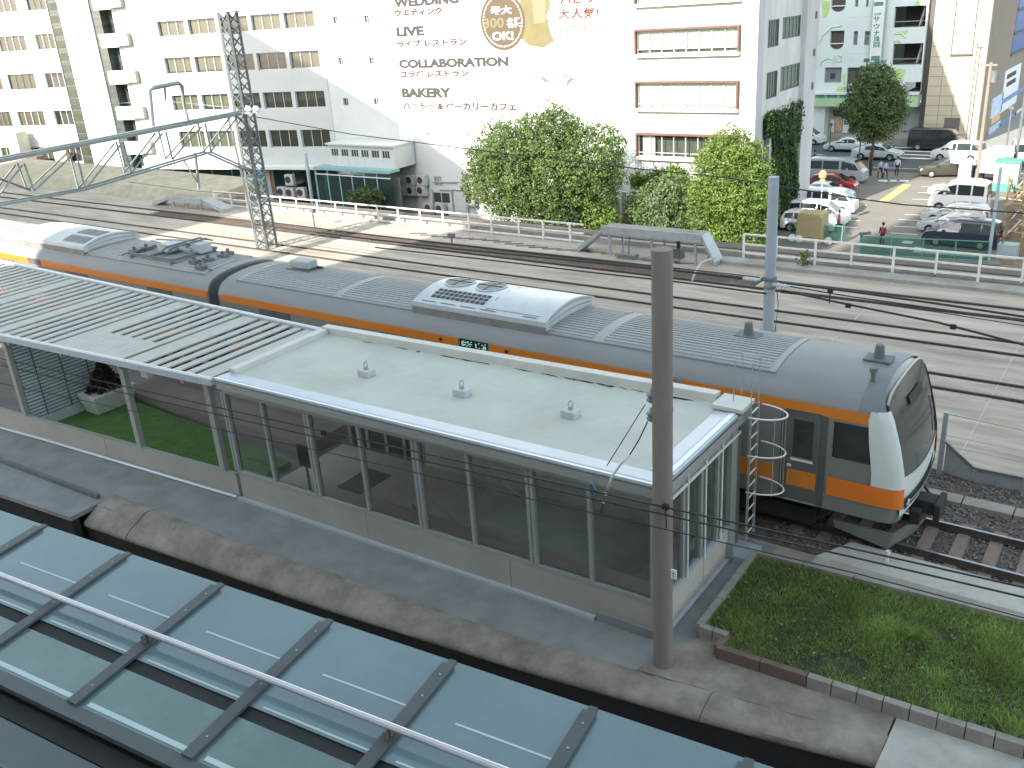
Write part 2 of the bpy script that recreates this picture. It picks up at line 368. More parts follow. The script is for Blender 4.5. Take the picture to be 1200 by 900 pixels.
# ---- railing along the far edge
FY0 = 19.9
def railing(label, xs0, xs1, z0, step, name='railing'):
    t = thing(name, label, 'railing', (xs0, FY0, z0), 'white railings along the far edge of the tracks')
    n = int((xs1-xs0)/step)
    for zz in (.18, .56, .98):
        build('rail_bar', MB().box(xs0, xs1, FY0-.025, FY0+.025, z0+zz-.035, z0+zz+.035), M_fence, t)
    pm = mesh('post', MB().box(-.045, .045, -.08, -.027, -.12, 1.0), M_fence)
    pm2 = mesh('post', MB().box(-.04, .04, -.08, -.027, .12, 1.0), M_fence)
    for k in range(n+1):
        piece('post', pm if k % 2 == 0 else pm2, t, (xs0+k*step+random.uniform(-.2, .2)*(k % 2), FY0, z0))
    return t
xl = FY(252, 232, FY0).x; xm = FY(684, 268, FY0).x
railing('long white three-bar railing behind the tracks from the lattice mast to the trees', xl, xm, -.1, 1.55)
xr = FY(872, 292, FY0).x
railing('grey-white three-bar railing in shade at the edge in front of the car park', xr, 14, .12, 1.5)
# low kerb wall under the railings, and the tan wall further left
build('edge_wall', MB().box(-46, 40, 20.25, 20.55, 0, .22), M_kerb, bed)
build('edge_upstand', MB().box(xr-.5, 40, 18.75, 19.5, 0.07, .2), M_concrete, bed)
M_tanw = mat('tan_bank', (0.42, 0.37, 0.27), 0.95, 0.2, 1.5, .3, stain=(.25, .22, .15), stain_amt=.5)
t = MB().hexa([(-130, 19.4, 0), (xl-.3, 19.6, 0), (xl-.3, 24, 0), (-130, 24, 0), (-130, 20.6, 1.0), (xl-.3, 20.4, .55), (xl-.3, 24, .9), (-130, 24, 1.5)])
tag(build('boundary_wall', t, M_tanw), 'low tan sloping bank wall at far left beyond the tracks', 'wall')
tag(build('retaining_wall', MB().box(xl-.3, 20, 21.32, 21.9, ZL, -.02).box(xl-.3, 20, 21.2, 22.0, -.02, .1), mat('brown_coping', (.12, .10, .085), .9, .2, 1.5)), 'dark brown coping wall below and behind the white railing', 'wall')
# hatch of flat dark slanted strips along the railing
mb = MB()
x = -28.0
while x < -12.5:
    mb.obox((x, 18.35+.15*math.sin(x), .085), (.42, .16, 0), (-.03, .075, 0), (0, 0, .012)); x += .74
stuff(build('hatch_strip', mb, M_dark, bed))

# ---- raised cable ducts (flat deck on legs, sloping ends)
def duct(label, xa, xb, y0, zt, slope_l, slope_r, loc):
    t = thing('cable_duct', label, 'cable duct', loc)
    wdt = .8
    def sect(x, z): return [(x, y0, z-.22), (x, y0+wdt, z-.22), (x, y0+wdt, z), (x, y0, z)]
    build('deck', MB().loft([sect(xa, zt), sect(xb, zt)]), M_concrete, t)
    build('side_plate', MB().box(xa, xb, y0-.05, y0-.004, zt-.30, zt+.06), M_steel, t)
    for s, x0 in ((-1, xa), (1, xb)):
        L = slope_l if s < 0 else slope_r
        x1 = x0+s*L
        build('sloping_end', MB().loft([sect(x0+s*.006, zt), [(x1, y0, .02), (x1, y0+wdt, .02), (x1, y0+wdt, .26), (x1, y0, .26)]]), M_steel, t)
    n = max(2, int((xb-xa)/1.6))
    for k in range(n+1):
        x = xa+.3+(xb-xa-.6)*k/n
        lg = MB().box(x-.05, x+.05, y0+.05, y0+.15, 0.03, zt-.22)
        build('leg', lg, M_steel, t)
        build('leg', MB().box(x+.35-.04, x+.35+.04, y0+.6, y0+.68, 0.03, zt-.22), M_steel, t)
    return t
a = G(320+385, 286, .0)
Yd = 18.2
pA = FY(706, 268, Yd); pB = FY(822, 274, Yd); pe = FY(676, 290, Yd); pf = FY(838, 300, Yd)
duct('long raised grey cable duct on legs with sloping ends, near the concrete pole top', pA.x, pB.x, Yd, pA.z*.5+pB.z*.5, pA.x-pe.x, pf.x-pB.x, (pA.x, Yd, 0))
pA = FY(197, 231, Yd); pB = FY(236, 233, Yd); pe = FY(180, 246, Yd); pf = FY(262, 251, Yd)
duct('short raised concrete cable duct at far left end of the white railing', pA.x, pB.x, Yd, pA.z*.5+pB.z*.5, pA.x-pe.x, pf.x-pB.x, (pA.x, Yd, 0))

# ---- small trackside posts
def signal_post(label, q, top, Y=None):
    p = G(*q); h = FY(top[0], top[1], p.y).z
    t = thing('signal_post', label, 'signal post', p)
    build('stem', MB().tube(p, (p.x, p.y, h-.12), .04, 6), M_dsteel, t)
    build('head', MB().box(p.x-.16, p.x+.16, p.y-.1, p.y+.1, h-.12, h+.1), M_dsteel, t)
signal_post('short dark ground signal in the lit gravel left of the tree', (369, 268), (369, 247))
signal_post('short dark ground signal at the edge of the lit patch before the large tree', (530, 288), (530, 276))
p = G(795, 304); h = FY(793, 270, p.y).z
t = thing('signal_post', 'rusty brown signal post standing against the long cable duct', 'signal post', p)
build('stem', MB().tube(p, (p.x, p.y, h-.3), .09, 8), mat('rust', (.16, .09, .06), .9, .3, 6), t)
build('head', MB().lathe([(.12, 0), (.2, .1), (.2, .3), (.1, .4)], (p.x, p.y, h-.35), 10), M_dsteel, t)
build('foot_box', MB().box(p.x-.2, p.x+.2, p.y-.2, p.y+.2, 0.05, .5), M_dsteel, t)
p = G(737, 304); t = thing('point_machine', 'low dark point machine between the far tracks left of the concrete pole', 'machine', p)
build('housing', MB().box(p.x-.5, p.x+.4, p.y-.25, p.y+.2, .05, .26), M_dsteel, t, bevel=.03)
build('lever', MB().bar((p.x, p.y, .26), (p.x-.15, p.y+.4, 1.3), .05, .05), M_dsteel, t)
build('rod', MB().bar((p.x+.3, p.y-.2, .16), (p.x+1.5, p.y-.3, .16), .06, .06), M_dsteel, t)

# ---- post with wires and sloping panel to the right of the train nose
p = G(1100, 557); hp = FY(1103, 482, p.y)
q = G(1199, 583); hq = q + V(0, 0, hp.z-.12)
t = thing('trackside_barrier', 'grey post-and-wire barrier with sloping low panel right of the train nose', 'barrier', p)
build('post', MB().box(p.x-.05, p.x+.05, p.y-.05, p.y+.05, 0, hp.z), M_steel, t)
build('post', MB().box(q.x-.05, q.x+.05, q.y-.05, q.y+.05, 0, 1.0), M_steel, t)
pa = V(p.x+.052, p.y, hp.z-.01)
for z0, z1, rr in ((hp.z-.02, hp.z-.12, .014), (hp.z*.66, hp.z*.66, .007), (hp.z*.5, hp.z*.48, .007)):
    build('wire', MB().tube((p.x+.05, p.y-.03, z0), (q.x+2.5, q.y-.03, z1), rr, 6), M_steel, t)
r1 = FY(1140, 561, p.y); L = p.y
build('panel', MB().prism([(p.x+.08, L, .1), (r1.x, L, .02), (r1.x, L, .36), (p.x+.08, L, .86)], (0, .04, 0)), M_steel, t)
build('panel', MB().prism([(r1.x+.01, L, .02), (q.x-.06, L, .02), (q.x-.06, L, .36), (r1.x+.01, L, .36)], (0, .04, 0)), M_steel, t)
build('top_rail', MB().bar((p.x+.06, L-.03, .88), (r1.x, L-.03, .38), .04, .04).bar((r1.x, L-.03, .38), (q.x-.06, L-.03, .38), .04, .04), M_dsteel, t)

# ================================================================== train
M_ts = mat('train_steel', (0.275, 0.275, 0.262), 0.42, 0.06, 1.2, metal=0.35, stretch=(.4, 1, 1))
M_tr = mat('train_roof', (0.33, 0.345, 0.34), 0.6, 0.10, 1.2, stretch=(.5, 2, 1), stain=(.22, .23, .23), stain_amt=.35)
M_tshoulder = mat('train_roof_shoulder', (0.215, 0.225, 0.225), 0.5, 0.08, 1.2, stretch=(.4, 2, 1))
M_or = mat('orange_band', (0.66, 0.21, 0.028), 0.45, 0.07, 2)
M_or2 = mat('bright_orange_band', (0.80, 0.20, 0.03), 0.4, 0.05, 2)
M_mask = mat('train_mask', (0.66, 0.69, 0.67), 0.4, 0.04, 2)
M_shield = mat('windscreen', (0.055, 0.06, 0.058), 0.12, 0.2, 1.5, spec=0.5)
M_win = mat('train_window', (0.035, 0.042, 0.042), 0.1, 0.2, spec=0.6)
M_door = mat('train_door', (0.155, 0.15, 0.145), 0.45, 0.06, metal=.3)
M_under = mat('underframe', (0.03, 0.03, 0.03), 0.8, 0.2, 3)
M_ac = mat('ac_cover', (0.52, 0.56, 0.58), 0.4, 0.07, 1.2, metal=.2, stain=(.36, .37, .36), stain_amt=.35, stain_scale=1.5)
M_acg = mat('ac_grille', (0.07, 0.06, 0.065), 0.8, 0.15)
W = 2.9
PROF = [(0, 1.0), (0, 1.6), (0, 3.05), (.02, 3.2), (.10, 3.36), (.26, 3.49), (.55, 3.59), (1.0, 3.65), (1.45, 3.67),
        (1.9, 3.65), (2.35, 3.59), (2.64, 3.49), (2.8, 3.36), (2.88, 3.2), (2.9, 3.05), (2.9, 1.6), (2.9, 1.0), (2.6, .92), (.3, .92)]
def ring(x, sy=1, zt=0, sz=1): return [(x, 1.45+(y-1.45)*sy, 1.0+(z-1.0)*sz+zt) for y, z in PROF]
def roofz(y):
    return interp([(a, b) for a, b in PROF[2:15]], y)
def car(name, label, x0, x1, nose=False):
    t = thing(name, label, 'train car', (x1, 0, 0), 'cars of the orange-banded commuter train')
    if nose:
        body = MB().loft([ring(x0), ring(x1-1.0)])
    else: body = MB().loft([ring(x0), ring(x1)])
    b = build('body', body, M_ts, t); smooth_by_angle(b, 35)
    # roof skin
    sh = []
    xe = x1-(1.0 if nose else .0)
    ys = [(y, z) for y, z in PROF[2:15]]
    def skin(xa, xb, d, idx): return MB().loft([[(xa, 1.45+(y-1.45)*1.002, z+d) for y, z in idx], [(xb, 1.45+(y-1.45)*1.002, z+d) for y, z in idx]], closed=False, cap=False)
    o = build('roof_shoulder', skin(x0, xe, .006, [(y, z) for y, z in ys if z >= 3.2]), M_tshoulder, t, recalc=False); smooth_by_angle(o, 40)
    yy = [.42+2.06*k/12 for k in range(13)]
    xr1 = x1-(2.75 if nose else .55)
    xr0 = x0+.5
    o = build('roof_sheet', skin(xr0, xr1, .018, [(y, roofz(y)) for y in yy]), M_tr, t, recalc=False)
    rb = MB()
    segs = [(xr0+.15+s*(xr1-xr0)/4, xr0-.15+(s+1)*(xr1-xr0)/4) for s in range(4)]
    for k in range(17):
        y = .5+1.9*k/16
        for a, c in segs: rb.box(a, c, y-.022, y+.022, min(roofz(y-.02), roofz(y+.02))-.01, roofz(y)+.042)
    stuff(build('roof_rib', rb, M_tr, t, recalc=False))
    rl = MB().box(xr0, xr1, .36, .42, roofz(.39)-.0, roofz(.39)+.035)
    build('roof_edge_bead', rl, M_tshoulder, t)
    # bands
    return t, x0, xe
c1, a1, e1 = car('train_car', 'leading train car with white-masked cab end and roof air conditioner', -19.75, 0, True)
c2, a2, e2 = car('train_car', 'second train car at left with folded pantograph on its roof', -39.9, -20.25)
def band(t, xa, xb, z0, z1, m, name='orange_band', y=-.006, x=None): return build(name, MB().box(xa, xb, y-.006, y+.006, z0, z1), m, t)
def doors(t, x0, x1, centers, cabx=None):
    gaps = []
    for c in centers:
        for s in (-1, 1):
            d = build('door', MB().box(c+(0.01 if s > 0 else -.65), c+(.65 if s > 0 else -.01), -.022, .01, 1.08, 2.98), M_door, t)
            build('pane', MB().box(c+s*.33-.21, c+s*.33+.21, -.028, -.02, 1.95, 2.8), M_win, d)
            build('orange_strip', MB().box(c+s*.33-.29, c+s*.33+.29, -.027, -.018, 1.36, 1.72), M_or, d)
        gaps.append((c-.78, c+.78))
    return gaps
# leading car sides
ctr = [-17.3, -12.5, -7.6]
g = doors(c1, a1, e1, ctr)
def lower_band(t, xa, xb, gaps):
    x = xa
    for p_, q_ in sorted(gaps)+[(xb, xb)]:
        if p_-x > .1: band(t, x, p_, 1.34, 1.74, M_or)
        x = q_
lower_band(c1, -19.7, -2.55, g)
for xa, xb in ((-19.6, -10.55), (-9.62, -4.75), (-4.6, -.78)):
    band(c1, xa, xb, 2.98, 3.2, M_or)
def pane_side(t, xa, xb, z0=1.95, z1=2.75):
    f = build('window', MB().box(xa, xb, -.012, .005, z0, z1), M_dsteel, t, bevel=.006)
    build('pane', MB().box(xa+.04, xb-.04, -.018, -.011, z0+.04, z1-.04), M_win, f)
for xa, xb in ((-19.3, -18.5), (-16.1, -13.7), (-11.3, -8.9), (-6.4, -4.4)): pane_side(c1, xa, xb)
dp = build('destination_display', MB().box(-10.5, -9.66, -.02, .004, 3.0, 3.2), M_black, c1)
led = MB()
random.seed(3)
for k in range(16):
    for j in range(5):
        if random.random() < .62 and k not in (7, 8, 12): led.box(-10.44+.047*k, -10.44+.047*k+.036, -.026, -.019, 3.035+.028*j, 3.035+.028*j+.02)
stuff(build('led_dot', led, mat('green_led', (.25, .62, .45), .5, .2, 20, emit=.25), dp))
for x in (-11.1, -9.1):
    build('side_lamp', MB().box(x-.04, x+.04, -.03, .0, 3.06, 3.13), M_black, c1)
# cab door and window
d = build('cab_door', MB().box(-2.32, -1.66, -.016, .01, 1.05, 2.98), M_door, c1)
build('door_frame', MB().box(-2.44, -2.34, -.024, .01, 1.05, 3.0).box(-1.64, -1.54, -.024, .01, 1.05, 3.0).box(-2.34, -1.64, -.024, .01, 2.985, 3.02), mat('dark_door_frame', (.10, .097, .093), .5, .1), d)
build('pane', MB().box(-2.19, -1.80, -.024, -.014, 2.02, 2.84), M_win, d, bevel=.01)
build('sill_bar', MB().box(-2.22, -1.78, -.03, -.015, 1.93, 1.98), M_wht, d)
build('orange_strip', MB().box(-2.28, -1.70, -.021, -.012, 1.36, 1.72), M_or, d)
build('handle', MB().box(-2.28, -2.2, -.04, -.015, 1.78, 1.83), M_wht, d)
build('step_plate', MB().box(-2.3, -1.7, -.035, -.0, 1.02, 1.045), M_steel, d)
f = build('cab_window', MB().box(-1.42, -.62, -.014, .005, 2.18, 2.93), M_black, c1, bevel=.006)
cw = MB(); 
pts = []
for cx, cz, s in ((-.72, 2.85, 0), (-1.32, 2.85, 1), (-1.32, 2.26, 2), (-.72, 2.26, 3)):
    for k in range(4):
        t_ = s*PI/2+k*PI/6; pts.append((cx+.07*math.cos(t_), -.022, cz+.07*math.sin(t_)))
build('pane', MB().prism(pts, (0, .009, 0)), M_win, f)
# nose: lofted sections
def nring(x, sy, zdrop, sz):
    out = []
    for y, z in PROF:
        yy = 1.45+(y-1.45)*sy
        zz = z if z < 3.0 else 3.0+(z-3.0)*sz
        out.append((x, yy, zz-zdrop))
    return out
def npt(z): # rake: x of the front face at height z
    return interp([(0.9, -.10), (1.3, -.02), (1.9, -.04), (2.5, -.16), (3.1, -.34), (3.5, -.52)], z)
def nsec(dx, sy, sz):
    out = []
    for y, z in PROF:
        yy = 1.45+(y-1.45)*sy; zz = z if z < 3.0 else 3.0+(z-3.0)*sz
        bow = -.11*((yy-1.45)/1.45)**2
        out.append((npt(min(z, 3.5))+dx+bow*(1-min(1, -dx/.8)), yy, zz))
    return out
ns = MB().loft([ring(-1.0), nsec(-.30, 1.0, .98), nsec(-.12, .985, .94), nsec(-.03, .955, .86), nsec(0, .90, .78)])
o = build('cab_end', ns, M_ts, c1); smooth_by_angle(o, 50)
# grey roof visor over the windscreen
vs = MB()
def front(y, z, d=0): return V(npt(z)-.11*((y-1.45)/1.45)**2+d, y, z)
roofp = [(y, z) for y, z in PROF[3:14]]
ringA = [V(-1.0, 1.45+(y-1.45)*1.004, z+.012) for y, z in roofp]
ringB = [V(npt(z)-.34, 1.45+(y-1.45)*1.004, 3.0+(z-3.0)*.985+.012) for y, z in roofp]
ringC = [V(npt(z)-.10, 1.45+(y-1.45)*.985, 3.0+(z-3.0)*.95+.012) for y, z in roofp]
o = build('roof_visor', MB().loft([ringA, ringB, ringC], closed=False, cap=False), mat('visor_grey', (.16, .18, .19), .5, .08), c1, recalc=False); smooth_by_angle(o, 60)
# windscreen: one curved dark sheet, light rim above it
cols = 13
def zt(y): return 3.0+(roofz(1.45+(y-1.45))-3.0)*.84
def zb(y): return 1.98-.12*(1-((y-1.45)/1.3)**2)
gl = MB(); ysn = [.16+2.58*k/(cols-1) for k in range(cols)]
for y in ysn:
    for k in range(7):
        z = lerp(zb(y), zt(y), k/6); gl.v.append(front(y, z, .022))
for i in range(cols-1):
    for k in range(6): gl.f.append((i*7+k, (i+1)*7+k, (i+1)*7+k+1, i*7+k+1))
o = build('windscreen', gl, M_shield, c1, smooth=True, recalc=False)
build('screen_rim', MB().path([front(y, zt(y)+.03, .02) for y in ysn], .026, 6), mat('screen_rim_grey', (.42, .41, .38), .45, .05), c1, smooth=True)
build('route_display', MB().quad(front(1.0, 3.08, .06), front(1.9, 3.08, .06), front(1.9, 3.26, .06), front(1.0, 3.26, .06)), M_black, c1, recalc=False)
build('wiper', MB().path([front(2.35, 2.05, .05), front(2.5, 2.5, .05), front(2.45, 2.75, .05)], .014, 5), M_black, c1)
# white front panel below the screen with dark light slot
def strip(ya, yb, za, zb_, d, n=12):
    m_ = MB()
    for k in range(n+1):
        y = lerp(ya, yb, k/n)
        m_.v += [front(y, za(y), d), front(y, zb_(y), d)]
    for k in range(n): m_.f.append((2*k, 2*k+2, 2*k+3, 2*k+1))
    return m_
build('front_panel', strip(.1, 2.8, lambda y: 1.16-.08*(1-((y-1.45)/1.4)**2), lambda y: zb(y)-.0, .03), M_mask, c1, smooth=True, recalc=False)
build('light_slot', strip(.22, 2.68, lambda y: 1.28-.08*(1-((y-1.45)/1.4)**2), lambda y: 1.52-.08*(1-((y-1.45)/1.4)**2), .042), M_black, c1, smooth=True, recalc=False)
build('slot_trim', strip(.25, 2.65, lambda y: 1.37-.08*(1-((y-1.45)/1.4)**2), lambda y: 1.41-.08*(1-((y-1.45)/1.4)**2), .047), M_steel, c1, smooth=True, recalc=False)
for y in (.38, 2.52):
    build('headlight', MB().lathe([(.0, 0), (.075, .0), (.07, .02), (.0, .025)], front(y, 1.39-.03, .045), 10, 'x'), mat('lamp_lens', (.6, .62, .6), .15, .05), c1)
# white mask wrapping the near and far front corners
def cornerpts(z, sgn, grow=0.03):
    wd = interp([(1.75, .50), (2.6, .44), (3.1, .34), (3.38, .16)], z)
    xf = npt(z)-.12
    y0 = 0 if sgn > 0 else W
    zz = z
    return [V(xf-wd, y0-sgn*grow, zz), V(xf-wd*.45, y0-sgn*grow, zz), V(xf-.10, y0-sgn*(.01), zz), V(xf+.03, y0+sgn*.05, zz), V(xf+.075, y0+sgn*.16, zz)]
for sgn in (1, -1):
    m_ = MB().loft([cornerpts(z, sgn) for z in (1.75, 2.0, 2.3, 2.6, 2.9, 3.1, 3.2, 3.28)], closed=False, cap=False)
    build('corner_mask', m_, M_mask, c1, smooth=True, recalc=False)
    m_ = MB().loft([[V(-1.48, -.02 if sgn > 0 else W+.02, z)]+cornerpts(z, sgn, .03) if True else None for z in (1.34, 1.5, 1.746)], closed=False, cap=False)
    build('corner_band', m_, M_or2, c1, smooth=True, recalc=False)
# coupler, skirt, underframe, bogies
build('coupler', MB().box(-.35, .30, 1.22, 1.62, .72, 1.0).box(.30, .42, 1.1, 1.74, .66, 1.02).box(-.1, .1, .9, 1.1, .6, .9), M_under, c1, bevel=.015)
build('coupler_hose', MB().path([V(-.05, 1.9, .95), V(.12, 1.95, .7), V(.1, 2.05, .5), V(-.05, 2.1, .5)], .03, 6), M_black, c1)
M_skirt = mat('skirt_grey', (.22, .225, .215), .6, .1)
sk = MB().hexa([(-1.35, .36, .42), (-.35, .46, .16), (-.38, .52, .16), (-1.35, .40, .42), (-1.4, .30, .62), (-.22, .36, .58), (-.26, .42, .58), (-1.38, .36, .62)])
sk.hexa([(-.35, .46, .16), (-.05, 1.3, .16), (-.10, 1.34, .16), (-.40, .5, .16), (-.22, .36, .58), (.16, 1.3, .60), (.1, 1.34, .60), (-.28, .4, .58)])
sk.hexa([(-.05, 1.6, .16), (-.35, 2.44, .16), (-.40, 2.40, .16), (-.10, 1.56, .16), (.16, 1.6, .60), (-.22, 2.54, .58), (-.28, 2.5, .58), (.1, 1.56, .60)])
sk.hexa([(-.06, 1.3, .16), (-.06, 1.6, .16), (-.11, 1.6, .16), (-.11, 1.3, .16), (.15, 1.3, .6), (.15, 1.6, .6), (.09, 1.6, .6), (.09, 1.3, .6)])
build('skirt', sk, M_skirt, c1)
def under(t, x0, x1):
    build('underframe', MB().box(x0+.3, x1-.9, .5, 2.4, .8, .915), M_under, t)
    build('equipment_box', MB().box(x0+5.2, x1-6.4, .25, 2.6, .35, .79), M_under, t)
    for bx in (x0+2.9, x1-3.2):
        b = build('bogie', MB().box(bx-1.4, bx+1.4, .35, .55, .35, .7).box(bx-1.4, bx+1.4, 2.3, 2.5, .35, .7).box(bx-.3, bx+.3, .5, 2.4, .4, .75), M_under, t)
        for s in (-1.05, 1.05):
            for y in (.66, 2.02): build('wheel', MB().lathe([(.43, 0), (.43, .1), (.1, .12)], (bx+s, y-.06, .43+.2), 16, 'y'), M_under, b)
under(c1, a1, 0); under(c2, a2, -20.25)
# second car sides
g = doors(c2, a2, e2, [-22.75, -27.5, -32.4, -37.3])
lower_band(c2, a2+.05, e2-.05, g)
for xa, xb in ((-39.8, -30.6), (-29.75, -20.3)): band(c2, xa, xb, 2.98, 3.2, M_or)
for xa, xb in ((-21.5, -20.7), (-26.3, -23.9), (-31.1, -28.8), (-36, -33.7), (-39.4, -38.6)): pane_side(c2, xa, xb)
build('band_gap_plate', MB().box(-30.55, -29.8, -.014, .0, 3.01, 3.2), M_door, c2)
# gangway
gm = MB()
for k in range(7):
    x = -20.24+.49*k/6*.97; s = 1.0 if k % 2 else .97
    gm.v += [V(x, 1.45+(y-1.45)*.97*s, 1.0+(z-1.0)*.985*s) for y, z in PROF]
n = len(PROF)
for i in range(6):
    for k in range(n): gm.f.append((i*n+k, i*n+(k+1) % n, (i+1)*n+(k+1) % n, (i+1)*n+k))
build('gangway_bellows', gm, mat('bellows', (.065, .062, .058), .85, .15), c2)

# ---- roof air conditioners
def aircon(t, x0, x1, kind):
    n = 14
    yy = [.36+2.18*k/n for k in range(n+1)]
    hh = lambda y: 3.72+.33*math.cos((y-1.45)/1.09*PI/2*.86)**.8
    top = [(y, hh(y)) for y in yy]
    prof = [(yy[0], 3.6)]+top+[(yy[-1], 3.6)]
    body = MB().loft([[(x0, y, z) for y, z in prof], [(x1, y, z) for y, z in prof]])
    o = build('air_conditioner', body, M_ac, t); smooth_by_angle(o, 35)
    def on(x, y, d=.01): return V(x, y, hh(y)+d)
    L = x1-x0
    # base skirt
    build('skirt_strip', MB().box(x0, x1, .325, .355, 3.52, 3.70), mat('ac_skirt', (.2, .19, .18), .8, .2), o)
    for e, s in ((x1+.004, 1),):
        for k in range(3):
            yy2 = [.5+1.9*j/10 for j in range(11)]
            m_ = MB()
            for y in yy2:
                zc = 3.62+(hh(y)-3.62)*(k+.5)/3
                m_.v += [V(e+.004, y, zc-.02), V(e+.004, y, zc+.02)]
            for j in range(10): m_.f.append((2*j, 2*j+2, 2*j+3, 2*j+1))
            build('end_groove', m_, mat('ac_end_groove', (.33, .32, .29), .6, .1), o, recalc=False)
    def patch(name, xa, xb, ya, yb, m, d=.012):
        m_ = MB()
        for k in range(5):
            y = lerp(ya, yb, k/4); m_.v += [on(xa, y, d), on(xb, y, d)]
        for k in range(4): m_.f.append((2*k, 2*k+1, 2*k+3, 2*k+2))
        return build(name, m_, m, o, recalc=False)
    if kind == 1:
        for r_ in range(3):
            for c_ in range(11):
                xa = x0+.42+c_*.155
                patch('grille_cell', xa, xa+.12, .60+r_*.15, .71+r_*.15, M_acg)
        for cx in (x0+.62, x0+1.62):
            m_ = MB(); N = 20
            for rr in (.0, .18, .40):
                for k in range(N):
                    a_ = 2*PI*k/N; y = 1.60+rr*math.sin(a_)
                    m_.v.append(on(cx+rr*math.cos(a_)*1.0, y, .014 if rr > .3 else .02))
            for i in range(2):
                for k in range(N): m_.f.append((i*N+k, i*N+(k+1) % N, (i+1)*N+(k+1) % N, (i+1)*N+k))
            fn = build('fan_opening', m_, mat('fan_mesh', (.26, .26, .25), .7, .3, 14), o, recalc=False)
            rim = [on(cx+.41*math.cos(2*PI*k/24), 1.6+.41*math.sin(2*PI*k/24), .02) for k in range(25)]
            build('fan_rim', MB().path(rim, .018, 5), M_ac, fn)
            build('fan_bar', MB().bar(on(cx-.4, 1.6, .03), on(cx+.4, 1.6, .03), .03, .02).bar(on(cx, 1.21, .03), on(cx, 1.6, .04), .03, .02).bar(on(cx, 1.6, .04), on(cx, 1.99, .03), .03, .02), M_dsteel, fn)
        patch('panel_seam', x0+2.28, x1-.25, .50, .515, M_dsteel, .008)
        patch('panel_seam', x0+2.26, x0+2.285, .45, 2.4, M_dsteel, .006)
        for k in range(4): patch('vent_slot', x0+.25+k*.62, x0+.72+k*.62, .425, .45, M_dsteel, .01)
        patch('vent_slot', x1-.7, x1-.3, .425, .45, M_dsteel, .01)
    else:
        for i in range(2):
            patch('grille_panel', x1-1.55+i*.72, x1-.90+i*.72, .50, .92, mat('grey_grille', (.2, .2, .2), .7, .2, 10))
            patch('grille_panel', x1-1.55+i*.72, x1-.90+i*.72, 1.08, 1.6, mat('grey_grille', (.2, .2, .2)))
    return o
x0 = FY(484, 358, .35).x; xA = FY(640, 388, .35).x
aircon(c1, FX(484, 358, 0).x*0+FY(484, 360, .36).x, FY(640, 386, .36).x, 1)
aircon(c2, FY(22, 282, .36).x, FY(98, 291, .36).x, 2)
# ---- antennas, whistle, roof box
def bell(t, q):
    p = G(q[0], q[1], 3.68)
    b = build('antenna', MB().lathe([(.11, 0), (.085, .25), (.075, .27), (.0, .28)], (p.x, p.y, roofz(p.y)+.06), 12), M_dsteel, t)
    build('base_plate', MB().box(p.x-.26, p.x+.26, p.y-.2, p.y+.2, roofz(p.y)+.015, roofz(p.y)+.06), M_dsteel, b, bevel=.01)
bell(c1, (877, 393)); bell(c1, (1030, 421))
p = G(1022, 453, 3.5); b = build('whistle', MB().tube((p.x, p.y, roofz(p.y)), (p.x, p.y, roofz(p.y)+.2), .045, 8).tube((p.x, p.y, roofz(p.y)+.2), (p.x, p.y, roofz(p.y)+.29), .075, 10), M_dsteel, c1)
p = G(357, 316, 3.67)
b = build('roof_box', MB().box(p.x-.38, p.x+.38, p.y-.22, p.y+.22, roofz(p.y)+.09, roofz(p.y)+.33), M_steel, c1, bevel=.03)
build('box_foot', MB().box(p.x-.5, p.x+.5, p.y-.3, p.y-.24, roofz(p.y)+.01, roofz(p.y)+.09).box(p.x-.5, p.x+.5, p.y+.24, p.y+.3, roofz(p.y)+.01, roofz(p.y)+.09), M_dsteel, b)
# ---- folded pantograph
pg = build('pantograph', MB().bar((-25.0, .62, 3.76), (-22.6, .62, 3.76), .07, .07).bar((-25.0, 2.28, 3.76), (-22.6, 2.28, 3.76), .07, .07).bar((-25.0, .58, 3.76), (-25.0, 2.32, 3.76), .07, .07).bar((-22.6, .58, 3.76), (-22.6, 2.32, 3.76), .07, .07).bar((-23.8, .62, 3.78), (-23.8, 2.28, 3.78), .09, .09), M_dsteel, c2)
for y in (.62, 2.28):
    for x in (-24.9, -22.7): build('insulator', MB().lathe([(.05, 0), (.09, .02), (.05, .04), (.09, .06), (.05, .09)], (x, y, roofz(y)+.01), 8), M_ceram, pg)
build('lower_arm', MB().bar((-22.8, 1.45, 3.84), (-24.9, 1.45, 3.98), .08, .08), M_steel, pg)
build('upper_arm', MB().bar((-24.9, 1.25, 4.0), (-22.9, 1.0, 4.06), .05, .05).bar((-24.9, 1.65, 4.0), (-22.9, 1.9, 4.06), .05, .05), M_steel, pg)
build('collector_head', MB().path([V(-22.8, .55, 3.98), V(-22.8, .8, 4.1), V(-22.8, 2.1, 4.1), V(-22.8, 2.35, 3.98)], .03, 6).path([V(-23.1, .55, 3.98), V(-23.1, .8, 4.1), V(-23.1, 2.1, 4.1), V(-23.1, 2.35, 3.98)], .03, 6), M_dsteel, pg)
build('spring_box', MB().box(-24.1, -23.5, 1.1, 1.8, 3.8, 4.02), mat('pale_grey_box', (.42, .46, .48), .5, .15), pg, bevel=.02)
build('breaker_box', MB().box(-22.9, -22.4, 1.55, 2.0, 3.75, 4.06), mat('pale_grey_box', (.42, .46, .48)), pg, bevel=.02)
for k, (x, y) in enumerate(((-25.2, .95), (-25.05, 1.3), (-21.9, .9), (-21.6, 1.2), (-21.5, 1.7), (-21.75, 2.1), (-21.2, .6))):
    build('roof_fitting', MB().box(x-.16, x+.16, y-.12, y+.12, roofz(y)+.01, roofz(y)+.14).tube((x, y, roofz(y)+.14), (x, y, roofz(y)+.24), .05, 6), M_dsteel, pg)
